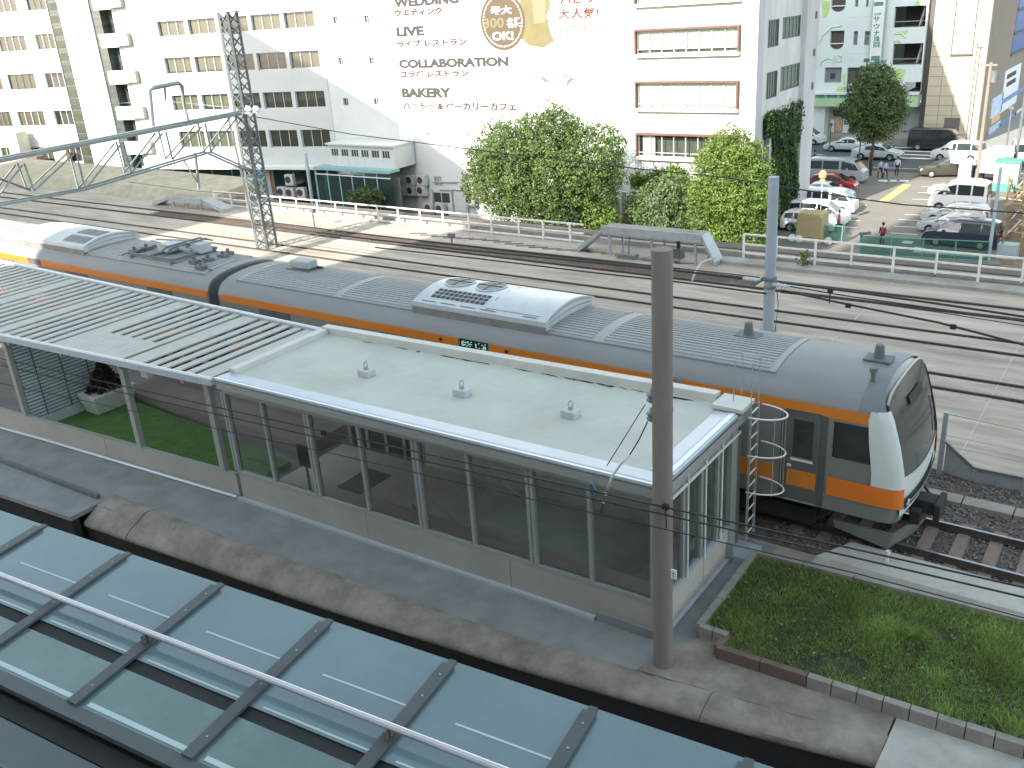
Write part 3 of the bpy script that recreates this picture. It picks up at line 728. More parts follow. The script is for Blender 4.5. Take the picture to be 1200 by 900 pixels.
build('roof_cable', MB().path([V(-22.4, 1.2, 3.74), V(-22.0, 1.0, 3.76), V(-21.6, 1.0, 3.74), V(-21.1, .7, 3.68), V(-20.7, .6, 3.66)], .025, 5).path([V(-25.0, .8, 3.74), V(-25.3, .7, 3.7), V(-25.4, .55, 3.66)], .025, 5), M_dsteel, pg)

# ================================================================== station building with glass walls
def yf(x): return interp([(-30, -5.75), (-22, -5.0), (-14, -4.42), (-3, -4.08)], x)     # front wall line
def yr(x): return interp([(-31, -.72), (-14, -1.06), (-2.9, -.60)], x)                   # rear roof edge
XE = -3.05                                                                               # right end wall
ZR = 3.2
st = thing('station_stair_building', 'low flat-roofed glass-walled stair building on the platform beside the train', 'building', (-8.5, -2.5, 0))
# roof
XL = -13.95; XR = -2.86
c = [V(XL, yf(XL)-.22, 0), V(XR, yf(XR)-.25, 0), V(XR, yr(XR), 0), V(XL, yr(XL), 0)]
def ins(a, b, d): # inset the roof quad by a (x) and b (y)
    return [V(XL+a, yf(XL)-.22+b, d), V(XR-a, yf(XR)-.25+b, d), V(XR-a, yr(XR)-b, d), V(XL+a, yr(XL)-b, d)]
rf = build('roof', MB().hexa([V(p.x, p.y, ZR-.22) for p in c]+[V(p.x, p.y, ZR-.02) for p in c]), M_alu, st)
build('membrane', MB().hexa(ins(.12, .12, ZR-.03)+ins(.12, .12, ZR+.03)), M_memb, rf)
A, B, Cc, D = c
def up(p, z): return V(p.x, p.y, z)
yv = V(0, 1, 0); xv = V(1, 0, 0)
# sloping trim along the front and the right end, white upstand at the rear and left
build('front_trim', MB().loft([[up(A, ZR-.05), up(A, ZR+.03), up(A, ZR+.05)+yv*.10, up(A, ZR+.034)+yv*.42, up(A, ZR-.05)+yv*.42], [up(B, ZR-.05), up(B, ZR+.03), up(B, ZR+.05)+yv*.10, up(B, ZR+.034)+yv*.42, up(B, ZR-.05)+yv*.42]]), M_trim, rf)
build('front_edge', MB().bar(up(A, ZR+.03)+yv*.01, up(B, ZR+.03)+yv*.01, .05, .05), mat('bright_edge', (.74, .78, .82), .25, .03, metal=.3), rf)
e0 = B+yv*.44; e1 = Cc-yv*.62
build('end_trim', MB().loft([[up(e0, ZR-.05), up(e0, ZR+.05), up(e0, ZR+.07)-xv*.18, up(e0, ZR+.04)-xv*.46, up(e0, ZR-.05)-xv*.46], [up(e1, ZR-.05), up(e1, ZR+.05), up(e1, ZR+.07)-xv*.18, up(e1, ZR+.04)-xv*.46, up(e1, ZR-.05)-xv*.46]]), M_trim, rf)
build('end_edge', MB().bar(up(e0, ZR+.05)-xv*.1, up(e1, ZR+.05)-xv*.1, .09, .05), mat('bright_edge', (.74, .78, .82)), rf)
build('rear_parapet', MB().hexa([D-yv*.26, Cc-yv*.26, Cc, D][0:0] or [up(D, ZR-.3)-yv*.22, up(Cc, ZR-.3)-yv*.22-xv*.62, up(Cc, ZR-.3)-xv*.62, up(D, ZR-.3), up(D, ZR+.2)-yv*.22, up(Cc, ZR+.2)-yv*.22-xv*.62, up(Cc, ZR+.2)-xv*.62, up(D, ZR+.2)]), M_parap, rf)
build('left_parapet', MB().hexa([up(A, ZR-.1)+yv*.43, up(A, ZR-.1)+yv*.43+xv*.26, up(D, ZR-.1)-yv*.23+xv*.26, up(D, ZR-.1)-yv*.23, up(A, ZR+.13)+yv*.43, up(A, ZR+.13)+yv*.43+xv*.22, up(D, ZR+.17)-yv*.23+xv*.22, up(D, ZR+.17)-yv*.23]), M_parap, rf)
sg = MB()
for k in range(36):
    x = lerp(XL+1, XR-1.2, random.random()**.7); y = interp([(XL, yr(XL)-.27), (XR, yr(XR)-.27)], x)
    sg.poly([V(x, y, ZR+.0345), V(x+random.uniform(.1, .5), y, ZR+.0345), V(x+random.uniform(.1, .4), y-random.uniform(.03, .10), ZR+.0345), V(x+.04, y-random.uniform(.02, .06), ZR+.0345)])
stuff(build('silt_stain', sg, mat('silt', (.17, .14, .11), .95, .3, 6), rf, recalc=False))
# lifting eyes on small blocks
for q in ((430, 440), (542, 463), (669, 488)):
    p = G(q[0], q[1], ZR+.03)
    b = build('anchor_block', MB().box(p.x-.16, p.x+.16, p.y-.13, p.y+.13, ZR+.032, ZR+.18), mat('anchor_grey', (.46, .50, .50), .6, .08), rf, bevel=.008)
    build('anchor_eye', MB().tube((p.x, p.y, ZR+.18), (p.x, p.y, ZR+.24), .05, 8).path([V(p.x+.05*math.cos(2*PI*k/12), p.y+.03*math.sin(2*PI*k/12), ZR+.29+.06*math.sin(2*PI*k/12)) for k in range(13)], .014, 5), M_alu, rf)
# hatch platform on the rear right corner and access ladder with hoops
pc = G(860, 471, ZR+.12)
hp_ = build('ladder_landing', MB().box(Cc.x-.56, Cc.x+.06, Cc.y-.56, Cc.y+.06, ZR+.06, ZR+.14), M_parap, st)
ld = thing('roof_ladder', 'fixed steel ladder with three white safety hoops at the end of the stair building', 'ladder', (XE+.2, -.62, 0))
lx = XE+.30
for y in (-.86, -.48):
    build('stile', MB().box(lx-.02, lx+.02, y-.022, y+.022, .35, ZR+.05), M_alu, ld)
rg = mesh('rung', MB().tube((0, -.86, 0), (0, -.48, 0), .017, 6), M_wht)
for k in range(11): piece('rung', rg, ld, (lx, 0, .5+.265*k))
for z in (1.55, 2.35, 3.15):
    pts = [V(lx+.02+.62*math.sin(PI*k/14), -.67-.36*math.cos(PI*k/14)*1.0, z) for k in range(15)]
    build('hoop', MB().path(pts, .017, 6), M_wht, ld, smooth=True)
for k in (4, 7, 10):
    x = lx+.02+.62*math.sin(PI*k/14); y = -.67-.36*math.cos(PI*k/14)
    build('hoop_bar', MB().tube((x-.016, y, 1.5), (x-.016, y, 3.2), .007, 5), M_alu, ld)
for y in (-.86, -.48):
    build('grab_rail', MB().path([V(lx+.0, y, ZR+.06), V(lx, y, ZR+1.0), V(lx-.35, y, ZR+1.0), V(lx-.35, y, ZR+.16)], .012, 6), M_alu, ld)
# front wall: plinth, sill, mullions, panes
def wallquad(mb, xa, xb, z0, z1, d0=-.05, d1=.05):
    return mb.hexa([V(xa, yf(xa)+d0, z0), V(xb, yf(xb)+d0, z0), V(xb, yf(xb)+d1, z0), V(xa, yf(xa)+d1, z0), V(xa, yf(xa)+d0, z1), V(xb, yf(xb)+d0, z1), V(xb, yf(xb)+d1, z1), V(xa, yf(xa)+d1, z1)])
ZS = .74
XP = -14.12
xs = [-14.0, -9.95, -6.2, XE]
for a, b in zip(xs, xs[1:]): build('plinth_panel', wallquad(MB(), a+.006, b-.006, .02, ZS, -.05, .05), M_sillw, st)
build('base_flashing', MB().bar(V(-14.1, yf(-14.1)-.10, .03), V(-4.3, yf(-4.3)-.10, .03), .10, .07), M_trim, st)
build('base_block', wallquad(MB(), -4.25, XE+.02, 0, .20, -.13, -.055), M_ground, st)
build('sill_rail', wallquad(MB(), -14.0, XE+.03, ZS, ZS+.05, -.07, .06), M_alu, st)
build('head_rail', wallquad(MB(), -14.0, XE+.03, ZR-.40, ZR-.22, -.06, .06), M_alu, st)
mull = [(-14.0, 2), (-12.72, 1), (-11.32, 2), (-9.82, 1), (-8.32, 2), (-7.02, 1), (-5.62, 2), (-4.37, 1), (XE-.05, 2)]
for x, k in mull:
    wd = .07 if k == 1 else .17
    o = build('mullion', MB().box(x-wd/2, x+wd/2, yf(x)-.07, yf(x)+.05, ZS+.05, ZR-.4), M_alu, st)
    if k == 2: build('groove', MB().box(x-.012, x+.012, yf(x)-.074, yf(x)-.069, ZS+.05, ZR-.4), M_dsteel, o)
for (x, k), (x2, k2) in zip(mull, mull[1:]):
    a = x+(.035 if k == 1 else .085); b = x2-(.035 if k2 == 1 else .085)
    build('pane', MB().quad(V(a, yf(a), ZS+.05), V(b, yf(b), ZS+.05), V(b, yf(b), ZR-.4), V(a, yf(a), ZR-.4)), M_pane2, st, recalc=False)
# right end wall
ye0 = yf(XE)+.06; ye1 = -.78
M_endp = mat('end_panel', (.50, .46, .41), .7, .06, 1.5, stain=(.40, .37, .33), stain_amt=.4)
for a, b in ((ye0, -2.35), (-2.34, ye1-.42)):
    build('plinth_panel', MB().box(XE-.05, XE+.05, a+.004, b-.004, .03, ZS), M_endp, st)
build('base_flashing', MB().box(XE+.055, XE+.13, ye0-.1, ye1-.45, .02, .08), M_trim, st)
build('sill_rail', MB().box(XE-.06, XE+.07, ye0, ye1-.42, ZS, ZS+.04), M_trim, st)
build('head_rail', MB().box(XE-.06, XE+.06, ye0, ye1, ZR-.45, ZR-.22), M_alu, st)
build('head_trim', MB().box(XE+.065, XE+.10, ye0-.2, ye1, ZR-.52, ZR-.47), M_wht, st)
for y in (-3.2, -2.45, -1.72):
    o = build('mullion', MB().box(XE-.05, XE+.06, y-.06, y+.06, ZS+.04, ZR-.45), M_alu, st)
    build('white_pipe', MB().tube((XE+.1, y+.05, ZS), (XE+.1, y+.05, ZR-.3), .02, 6), M_wht, o)
for a, b in ((ye0, -3.26), (-3.14, -2.51), (-2.39, -1.78), (-1.66, ye1-.43)):
    build('pane', MB().quad(V(XE, a, ZS+.04), V(XE, b, ZS+.04), V(XE, b, ZR-.45), V(XE, a, ZR-.45)), M_pane2, st, recalc=False)
build('corner_post', MB().box(XE-.12, XE+.09, ye1-.42, ye1-.14, .18, ZR-.22), M_alu, st)
build('corner_post', MB().box(XE-.10, XE+.06, ye1-.12, ye1+.1, .1, ZR-.22), M_dsteel, st)
build('footing', MB().box(XE-.1, XE+.55, ye1-.45, ye1+.16, .0, .16), M_trim, st)
build('bracket', MB().box(XE+.05, XE+.2, ye1-.5, ye1-.44, .1, .45), M_alu, st)
# inside: rear wall with clerestory, floor, stair flight going down to the right
yb = lambda x: yr(x)-.12
def rearq(mb, xa, xb, z0, z1, d0, d1): return mb.hexa([V(xa, yb(xa)+d0, z0), V(xb, yb(xb)+d0, z0), V(xb, yb(xb)+d1, z0), V(xa, yb(xa)+d1, z0), V(xa, yb(xa)+d0, z1), V(xb, yb(xb)+d0, z1), V(xb, yb(xb)+d1, z1), V(xa, yb(xa)+d1, z1)])
build('rear_wall', rearq(MB(), -11.1, XE-.15, .0, 1.95, 0, .1), M_inter, st)
build('rear_beam', rearq(MB(), -11.1, XE-.3, 2.56, 2.72, -.1, .04), M_wht, st)
build('clerestory_pane', MB().quad(V(-11.1, yb(-11.1)+.05, 2.0), V(XE-.2, yb(XE)+.05, 2.0), V(XE-.2, yb(XE)+.05, 2.9), V(-11.1, yb(-11.1)+.05, 2.9)), M_pane2, st, recalc=False)
build('rear_sill', rearq(MB(), -11.1, XE-.15, 1.952, 2.0, -.06, .12), M_parap, st)
for x in (-13.6, -13.0, -12.35, -11.75, -11.12):
    build('rear_post', MB().box(x-.05, x+.05, yb(x), yb(x)+.1, .06, 2.95), M_alu, st)
for a, b in ((-13.55, -13.05), (-12.95, -12.4), (-12.3, -11.8), (-11.7, -11.17)):
    f_ = build('rear_door', MB().box(a, b, yb(a)+.03, yb(a)+.05, .1, 2.5), M_darkpane if a > -12.5 else M_pane2, st)
build('floor', MB().hexa([V(-13.9, yf(-13.9)+.08, .0), V(-9.6, yf(-9.6)+.08, .0), V(-9.6, yb(-9.6), .0), V(-13.9, yb(-13.9), .0), V(-13.9, yf(-13.9)+.08, .06), V(-9.6, yf(-9.6)+.08, .06), V(-9.6, yb(-9.6), .06), V(-13.9, yb(-13.9), .06)]), M_floor, st)
build('inner_sill', wallquad(MB(), -9.9, XE-.1, .50, .72, .06, .55), M_tan, st)
build('inner_sill', MB().box(XE-.40, XE-.06, yf(XE)+.56, yb(XE)-.05, .48, .7), M_tan, st)
build('door_mat', MB().box(-12.3, -11.5, -3.0, -1.9, .062, .075), M_dsteel, st)
build('floor_block', MB().box(-12.3, -11.4, -4.2, -3.9, .062, .22), M_parap, st)
sgp = thing('sign_stand', 'small dark notice board on a stand inside the stair building', 'sign', (-12.55, -3.6, .06))
build('board', MB().box(-12.75, -12.35, -3.64, -3.60, .85, 1.4), M_black, sgp); build('stem', MB().tube((-12.55, -3.6, .06), (-12.55, -3.6, .85), .03, 6), M_dsteel, sgp); build('foot', MB().box(-12.7, -12.4, -3.7, -3.5, .062, .09), M_dsteel, sgp)
# the pit: back wall sides, sloping flight
stp = mesh('step', MB().box(-.16, .16, -3.1, -1.45, -.12, .0), M_inter)
for k in range(11): piece('step', stp, st, (-9.45+.31*k, 0, -.02-.155*k))
nos = mesh('step_nosing', MB().box(.12, .16, -3.1, -1.45, 0, .006), M_parap)
for k in range(6): piece('step_nosing', nos, st, (-9.45+.31*k, 0, -.018-.155*k))
build('stair_side_wall', MB().prism([V(-9.6, -3.25, -.3), V(-5.6, -3.25, -2.3), V(-5.6, -3.25, -1.35), V(-9.6, -3.25, .55)], (0, .12, 0)), M_inter, st)
build('handrail', MB().path([V(-9.7, -3.3, 1.0), V(-9.4, -3.3, 1.0), V(-5.6, -3.3, -.85)], .025, 6).path([V(-9.7, -1.5, 1.0), V(-9.4, -1.5, 1.0), V(-5.6, -1.5, -.85)], .025, 6), M_parap, st)
build('sloped_slab', MB().hexa([V(-6.9, -3.6, -1.0), V(-3.5, -3.6, .05), V(-3.5, -1.0, .05), V(-6.9, -1.0, -1.0), V(-6.9, -3.6, -.7), V(-3.5, -3.6, .25), V(-3.5, -1.0, .25), V(-6.9, -1.0, -.7)]), M_inter, st)
build('ceiling', MB().hexa([V(p.x, p.y, ZR-.25) for p in ins(.3, .3, 0)]+[V(p.x, p.y, ZR-.225) for p in ins(.3, .3, 0)]), M_wht, st)
build('pit_lining', MB().hexa([V(-9.6, yf(-9.6)+.4, .02), V(-3.45, yf(-3.45)+.4, .02), V(-3.45, yb(-3.45), .02), V(-9.6, yb(-9.6), .02), V(-9.6, yf(-9.6)+.4, .03), V(-3.45, yf(-3.45)+.4, .03), V(-3.45, yb(-3.45), .03), V(-9.6, yb(-9.6), .03)]), mat('pit_floor', (.55, .56, .53), .8, .2, 1), st)

# ================================================================== slatted canopy to the left
cn = thing('slatted_canopy', 'pale slatted canopy roof running left from the stair building', 'canopy', (-22, -3, 0))
XC = -34.0; X0c = -14.0
def cf(x): return yf(x)-.24
ZC = 3.12
fs = [X0c-k*(X0c-XC)/10 for k in range(11)]
for edge, fn, wz in (('front_gutter', cf, .10), ('rear_gutter', lambda x: yr(x)+.03, .09)):
    m_ = MB().loft([[V(x, fn(x)-.07, ZC-.06), V(x, fn(x)+.07, ZC-.06), V(x, fn(x)+.07, ZC+wz), V(x, fn(x)-.07, ZC+wz)] for x in fs])
    build(edge, m_, M_trim, cn)
    m_ = MB().path([V(x, fn(x), ZC+wz+.0) for x in fs], .035, 6); build('gutter_lip', m_, M_wht, cn)
# cross beams below
for k in range(9):
    x = -15.2-k*2.35
    build('cross_beam', MB().bar(V(x, cf(x)+.08, ZC-.15), V(x-.1, yr(x)-.05, ZC-.15), .10, .16), M_alu, cn)
for t_ in (.33, .66):
    build('long_beam', MB().path([V(x, lerp(cf(x), yr(x), t_), ZC-.20) for x in fs], .05, 4), M_alu, cn)
sx = X0c-.25; kk = 0
wide = {0: .5, 5: .62, 11: .66, 17: .5, 23: .62}
slm_ = {}
def slat(xc, wd, y0t, y1t, nm='slat'):
    ya = lerp(cf(xc)+.09, yr(xc)-.06, y0t); yb_ = lerp(cf(xc)+.09, yr(xc)-.06, y1t); L = round(yb_-ya, 2)
    key = (round(wd, 2), L)
    if key not in slm_: slm_[key] = mesh('slat', MB().box(-wd/2, wd/2, 0, L, 0, .035), M_slat)
    piece(nm, slm_[key], cn, (xc, ya, ZC+.0+random.uniform(0, .006)))
while sx > XC+.4:
    wd = wide.get(kk, .245); gap = .20 if kk not in wide else .15
    sx -= wd/2
    slat(sx, wd, 0, 1)
    # solid infill between slats in the middle part near the front
    sx -= wd/2
    if 6 <= kk <= 10:
        slat(sx-gap/2, gap-.02, 0, .33, 'infill_strip')
    if kk >= 24: slat(sx-gap/2, gap-.02, .1, .5, 'infill_strip')
    sx -= gap; kk += 1
# posts under the canopy and plinth wall to the left
for q0, q1 in (((20, 400), (42, 497)), ((140, 430), (158, 527)), ((230, 450), (245, 553))):
    x = FY(q1[0], q1[1], -4.75).x
    x = (x+FY(q0[0], q0[1], -4.85).x)/2
    y = yf(x)+.02
    build('post', MB().box(x-.09, x+.09, y-.07, y+.07, .5, ZC-.06), M_alu, cn)
build('camera_bracket', MB().box(-17.0, -16.75, -4.6, -4.45, 2.7, 2.85), M_parap, cn)
lw = thing('low_wall', 'long low grey plinth wall under the slatted canopy front edge', 'wall', (-24, -5, 0))
for k in range(4):
    a = -14.12-5*k
    build('wall_panel', wallquad(MB(), a-4.99, a-.006, .02, .62, -.05, .05), M_sillw, lw)
m_ = MB().path([V(x, yf(x)-.10, .05) for x in (-14.15, -18, -22, -26, -30, -34)], .045, 6); build('base_flashing', m_, M_trim, lw)
m_ = MB().loft([[V(x, yf(x)-.06, .622), V(x, yf(x)+.06, .622), V(x, yf(x)+.06, .65), V(x, yf(x)-.06, .65)] for x in (-14.15, -18, -22, -26, -30, -34)]); build('cap', m_, M_alu, lw)
# louvred screen wall, turf, planter, platform
xw = -22.6
sw = thing('louvre_screen', 'pale teal horizontal louvre screen standing under the slatted canopy', 'screen', (xw, -3, 0))
lm = mesh('louvre', MB().hexa([(0, yf(xw)+.1, 0), (.05, yf(xw)+.1, -.03), (.05, -2.2, -.03), (0, -2.2, 0), (0, yf(xw)+.1, .012), (.055, yf(xw)+.1, -.018), (.055, -2.2, -.018), (0, -2.2, .012)]), M_tslat)
lm = mesh('louvre', MB().box(0, .03, yf(xw)+.1, -2.2, 0, .068), M_tslat)
for k in range(24): piece('louvre', lm, sw, (xw, 0, .50+.102*k))
build('backing', MB().box(xw-.06, xw-.02, yf(xw)+.1, -2.2, .3, 2.95), mat('screen_backing', (.13, .17, .18), .8, .1), sw)
for y in (-4.5, -3.75, -3.0): build('stile', MB().box(xw+.032, xw+.05, y-.015, y+.015, .45, 2.95), M_dsteel, sw)
build('kerb', MB().box(xw-.05, xw+.1, yf(xw)+.08, -2.2, .1, .46), M_tslat, sw)
struct('artificial_turf', MB().hexa([V(xw+.1, yf(xw)+.07, .0), V(-14.2, yf(-14.2)+.07, .0), V(-14.2, -2.75, .0), V(xw+.1, -2.2, .0), V(xw+.1, yf(xw)+.07, .18), V(-14.2, yf(-14.2)+.07, .18), V(-14.2, -2.75, .18), V(xw+.1, -2.2, .18)]), M_turf)
struct('platform_edge', MB().box(-40, -14.2, -2.15, -.62, 0, .38).box(-40, -14.2, -.615, -.42, 0, .55), mat('platform_paving', (.27, .24, .22), .85, .12, 1.2))
tag(build('platform_barrier', MB().box(-40, -14.3, -.9, -.82, .75, 1.0).box(-40, -39.9, -.9, -.82, .38, .75), mat('red_brown_beam', (.16, .085, .07), .7, .15)), 'dark red-brown beam along the platform edge seen under the slatted canopy', 'barrier')
pl = thing('planter', 'white trough planter with a dark brown shrub beside the louvre screen', 'planter', (-21.9, -2.8, .18))
build('trough', MB().hexa([V(-22.3, -3.5, .19), V(-21.7, -3.5, .19), V(-21.7, -2.3, .19), V(-22.3, -2.3, .19), V(-22.45, -3.6, .78), V(-21.55, -3.6, .78), V(-21.55, -2.2, .78), V(-22.45, -2.2, .78)]), M_wht, pl, bevel=.015)
sh_ = MB()
for k in range(900):
    t_ = random.random(); h = t_**1.4; rr = .55*(1-h)*(.5+.5*random.random())
    a = random.uniform(0, 2*PI); cpt = V(-22.0+rr*math.cos(a)*.8, -2.9+rr*math.sin(a)*1.2, .8+h*.95)
    d1 = V(random.gauss(0, 1), random.gauss(0, 1), random.gauss(0, 1)).normalized(); d2 = d1.orthogonal().normalized()
    sh_.quad(cpt-d1*.07, cpt+d2*.04, cpt+d1*.07, cpt-d2*.04)
build('shrub', sh_, mat('dark_brown_leaf', (.05, .03, .025), .8, .3, 1, island=.6), pl, recalc=False)

# ================================================================== concrete retaining wall with rounded top (foreground)
rw = thing('concrete_wall', 'weathered rounded concrete retaining wall running along the foreground below the stair building', 'wall', (-8, -5.6, 0))
bk = [(-17.1, -6.02), (-11.8, -5.87), (-8.3, -5.62), (-5.7, -5.48), (-2.7, -5.12), (.5, -4.62), (1.1, -4.5)]
zf_ = [(-17, -.26), (-10, -.2), (-5, -.06), (1, -.02)]
fr_ = []
for x, y in ((97, 613), (233, 660), (333, 695), (400, 717), (600, 779), (800, 836), (930, 871), (1030, 896)):
    p = G(x, y, -.2); p = G(x, y, interp(zf_, p.x)); fr_.append((p.x, p.y))
def wsec(x):
    yb_ = interp(bk, x); y0 = interp(fr_, x); zf = interp(zf_, x); j = .02*math.sin(x*3.1)+.015*math.sin(x*7.7)
    rj = random.Random(int(x*1000)); n_ = lambda k: rj.uniform(-k, k)
    return [V(x, yb_+.1, -.6), V(x, yb_+.03+n_(.025), .05+j*.4), V(x, lerp(yb_, y0, .25)+n_(.02), .10+j*.6+n_(.012)), V(x, lerp(yb_, y0, .55)+n_(.02), lerp(.09, zf, .3)+j*.6+n_(.012)), V(x, lerp(yb_, y0, .82), lerp(.09, zf, .68)+j*.5+n_(.012)), V(x, y0+.03+n_(.01), zf+.02), V(x, y0+n_(.01), zf-.06), V(x, y0+.05, zf-.14), V(x, yb_+.1, -.65)]
M_mound = mat('weathered_concrete', (.27, .245, .21), .95, .3, 1.6, .6, stain=(.125, .105, .085), stain_amt=.65, stain_scale=1.1, bscale=14)
segs_ = [(-17.0, -15.45), (-15.41, -1.62), (-1.608, 1.0)]
for a, b in segs_:
    nn = max(3, int((b-a)/.16)); o = build('wall_segment', MB().loft([wsec(lerp(a, b, k/nn)) for k in range(nn+1)]), M_mound, rw); smooth_by_angle(o, 60)
M_gapshade = mat('gap_shade_black', (.022, .021, .02), .95, .3, 1.5)  # deep shade of the gap put into the colour as near-black
build('lower_face', MB().loft([[V(x, interp(fr_, x)+.06, interp(zf_, x)-.13), V(x, interp(fr_, x)+.04, -5.2), V(x, interp(fr_, x)+.3, -5.2), V(x, interp(fr_, x)+.3, interp(zf_, x)-.13)] for x in (-17.0, -14, -10.4, -7, -4.3, -2, 0, 1.0)]), M_gapshade, rw)
# ground in the gap and kerb line at the left
struct('lower_yard', MB().quad((-60, -18, -4.9), (30, -14, -4.9), (30, -4, -4.9), (-60, -6, -4.9)), mat('dark_yard', (.05, .05, .05), .95, .3, 1))
m_ = MB().bar(V(-34, -6.9, .06), V(-17.3, -6.28, .06), .10, .12); tag(build('kerb_rail', m_, M_dsteel), 'thin dark rail along the paved strip left of the concrete wall', 'rail')
eA = G(-140, 532, .0); eB = G(97, 614, .0)
tag(build('edge_slab', MB().hexa([V(eA.x, eA.y, -.09), V(-17.05, eB.y, -.09), V(-17.05, -6.35, -.09), V(eA.x, -7.0, -.09), V(eA.x, eA.y, .02), V(-17.05, eB.y, .02), V(-17.05, -6.35, .02), V(eA.x, -7.0, .02)]), M_ground), 'blue-grey edge slab at left before the concrete wall begins', 'slab')
tag(build('gap_shade_face', MB().hexa([V(eA.x, eA.y+.03, -5.2), V(-17.06, eB.y+.03, -5.2), V(-17.06, eB.y+.2, -5.2), V(eA.x, eA.y+.2, -5.2), V(eA.x, eA.y+.03, -.095), V(-17.06, eB.y+.03, -.095), V(-17.06, eB.y+.2, -.095), V(eA.x, eA.y+.2, -.095)]), M_gapshade), 'wall face under the edge slab at left, with gap shade painted in black', 'wall')  # near-black colour stands in for shade below the slab
tag(build('retaining_face', MB().box(1.3, 60, -5.4, -3.5, -6, -.02), M_concrete), 'plain concrete block under the pale slab at bottom right', 'wall')

build('pole_base_slab', MB().prism([V(-2.95, -5.12, -.5), V(.98, -4.6, -.5), V(.98, -3.75, -.5), V(-1.6, -4.1, -.5), V(-2.3, -3.7, -.5), V(-2.75, -4.3, -.5)], (0, 0, .565)), M_mound, rw)
# ================================================================== grass plot with kerb blocks
gp = thing('grass_plot', 'raised grass plot edged with concrete kerb blocks beside the pole', 'grass plot', (0, -2.5, 0))
P = [G(885, 646, .28), G(820, 732, .28), G(853, 744, .28), G(840, 757, .28), G(1200, 872, .28), ]
dirx = (P[4]-P[3]).normalized(); P4 = P[3]+dirx*9
Q = [P[0], V(P4.x, P[0].y+.55, .28)]
plot = [P[0]+V(0, .0, 0), P[1], P[2], P[3], P4, Q[1]]
build('soil', MB().prism([V(p.x, p.y, -.02) for p in plot], (0, 0, .2)), M_soil, gp)
def kerbrun(a, b, m, wd=.13, h=.29, L=.45, nm='kerb_block'):
    d = (b-a); n = max(1, round(d.length/L)); d_ = d.normalized(); sde = V(-d_.y, d_.x, 0)
    me = mesh(nm, MB().box(-d.length/n/2+.008, d.length/n/2-.008, -wd/2, wd/2, 0, h), m)
    ang = math.atan2(d_.y, d_.x)
    for k in range(n):
        c_ = a+d*((k+.5)/n); piece(nm, me, gp, (c_.x, c_.y, random.uniform(-.008, .008)), (0, 0, ang+random.uniform(-.008, .008)))
P = [V(p.x, p.y, 0) for p in P]; P4 = V(P4.x, P4.y, 0)
kerbrun(P[0], P[1], M_kerb, .12, .29, 1.0)
kerbrun(P[1], P[2], M_kerb, .12, .29, .3)
kerbrun(P[2], P[3], M_kerbb, .12, .28, .3)
kb = P[3]+dirx*1.55; kb.z = 0
kerbrun(P[3], kb, M_kerbb, .12, .29, .8)
kerbrun(kb, P4, M_kerb, .13, .30, .40)
kerbrun(P[0], V(P4.x, Q[1].y, 0), M_kerb, .12, .29, 1.0)
gb = MB()
def inside(x, y):
    r_ = False; n = len(plot)
    for i in range(n):
        a, b = plot[i], plot[(i+1) % n]
        if (a.y > y) != (b.y > y) and x < (b.x-a.x)*(y-a.y)/(b.y-a.y)+a.x: r_ = not r_
    return r_
cl = [(random.uniform(-2.4, 5), random.uniform(-4.2, -.6), random.uniform(.2, .6)) for k in range(34)]
k = 0; gb2 = MB()
while k < 64000:
    x = random.uniform(-2.7, 5.2); y = random.uniform(-4.6, .0)
    if not inside(x, y): k += 0; continue
    k += 1
    d = sum(math.exp(-((x-a)**2+(y-b)**2)/(2*s*s*.25)) for a, b, s in cl[:20])
    bare = sum(math.exp(-((x-a)**2+(y-b)**2)/(2*s*s*.3)) for a, b, s in cl[20:])
    if bare > .45 and random.random() < .8: continue
    h = (.09+.17*min(1, d))*random.uniform(.5, 1.4)*(1.25 if y > -1.6 else .85)
    a = random.uniform(0, PI); ld_ = V(random.gauss(0, .35), random.gauss(0, .35), 1)*h; wv = V(math.cos(a), math.sin(a), 0)*random.uniform(.0028, .0055)
    b0 = V(x, y, .17)
    (gb if random.random() < .72 else gb2).add([b0-wv, b0+wv, b0+ld_*.6+wv*.7, b0+ld_*.6-wv*.7, b0+ld_+V(ld_.x*.5, ld_.y*.5, -.01)], [(0, 1, 2, 3), (3, 2, 4)])
stuff(build('grass', gb, M_grass, gp, recalc=False))
stuff(build('dry_grass', gb2, mat('pale_grass_blade', (.27, .33, .13), .75, .4, .8, island=.5, trans=.3), gp, recalc=False))
# clover-like leaf clumps low in the plot
gl_ = MB()
for k in range(2500):
    x = random.uniform(-2.7, 5); y = random.uniform(-4.5, -.2)
    if not inside(x, y): continue
    c_ = V(x, y, .19+random.uniform(0, .10)); d1 = V(random.gauss(0, 1), random.gauss(0, 1), random.gauss(0, .5)).normalized(); d2 = d1.orthogonal().normalized()
    s = random.uniform(.015, .035); gl_.quad(c_-d1*s, c_+d2*s*.7, c_+d1*s, c_-d2*s*.7)
stuff(build('weed_leaf', gl_, mat('weed_leaf', (.11, .19, .055), .7, .4, 1, island=.5), gp, recalc=False))
# ground beside: pale slab at the right foreground corner
tag(build('ground_slab', MB().hexa([V(1.01, -5.25, -.1), V(6, -4.3, -.1), V(6, -3.2, -.1), V(1.01, -3.7, -.1), V(1.01, -5.25, .06), V(6, -4.3, .06), V(6, -3.2, .06), V(1.01, -3.7, .06)]), M_pad), 'pale concrete ground slab at bottom right below the grass plot kerb', 'slab')

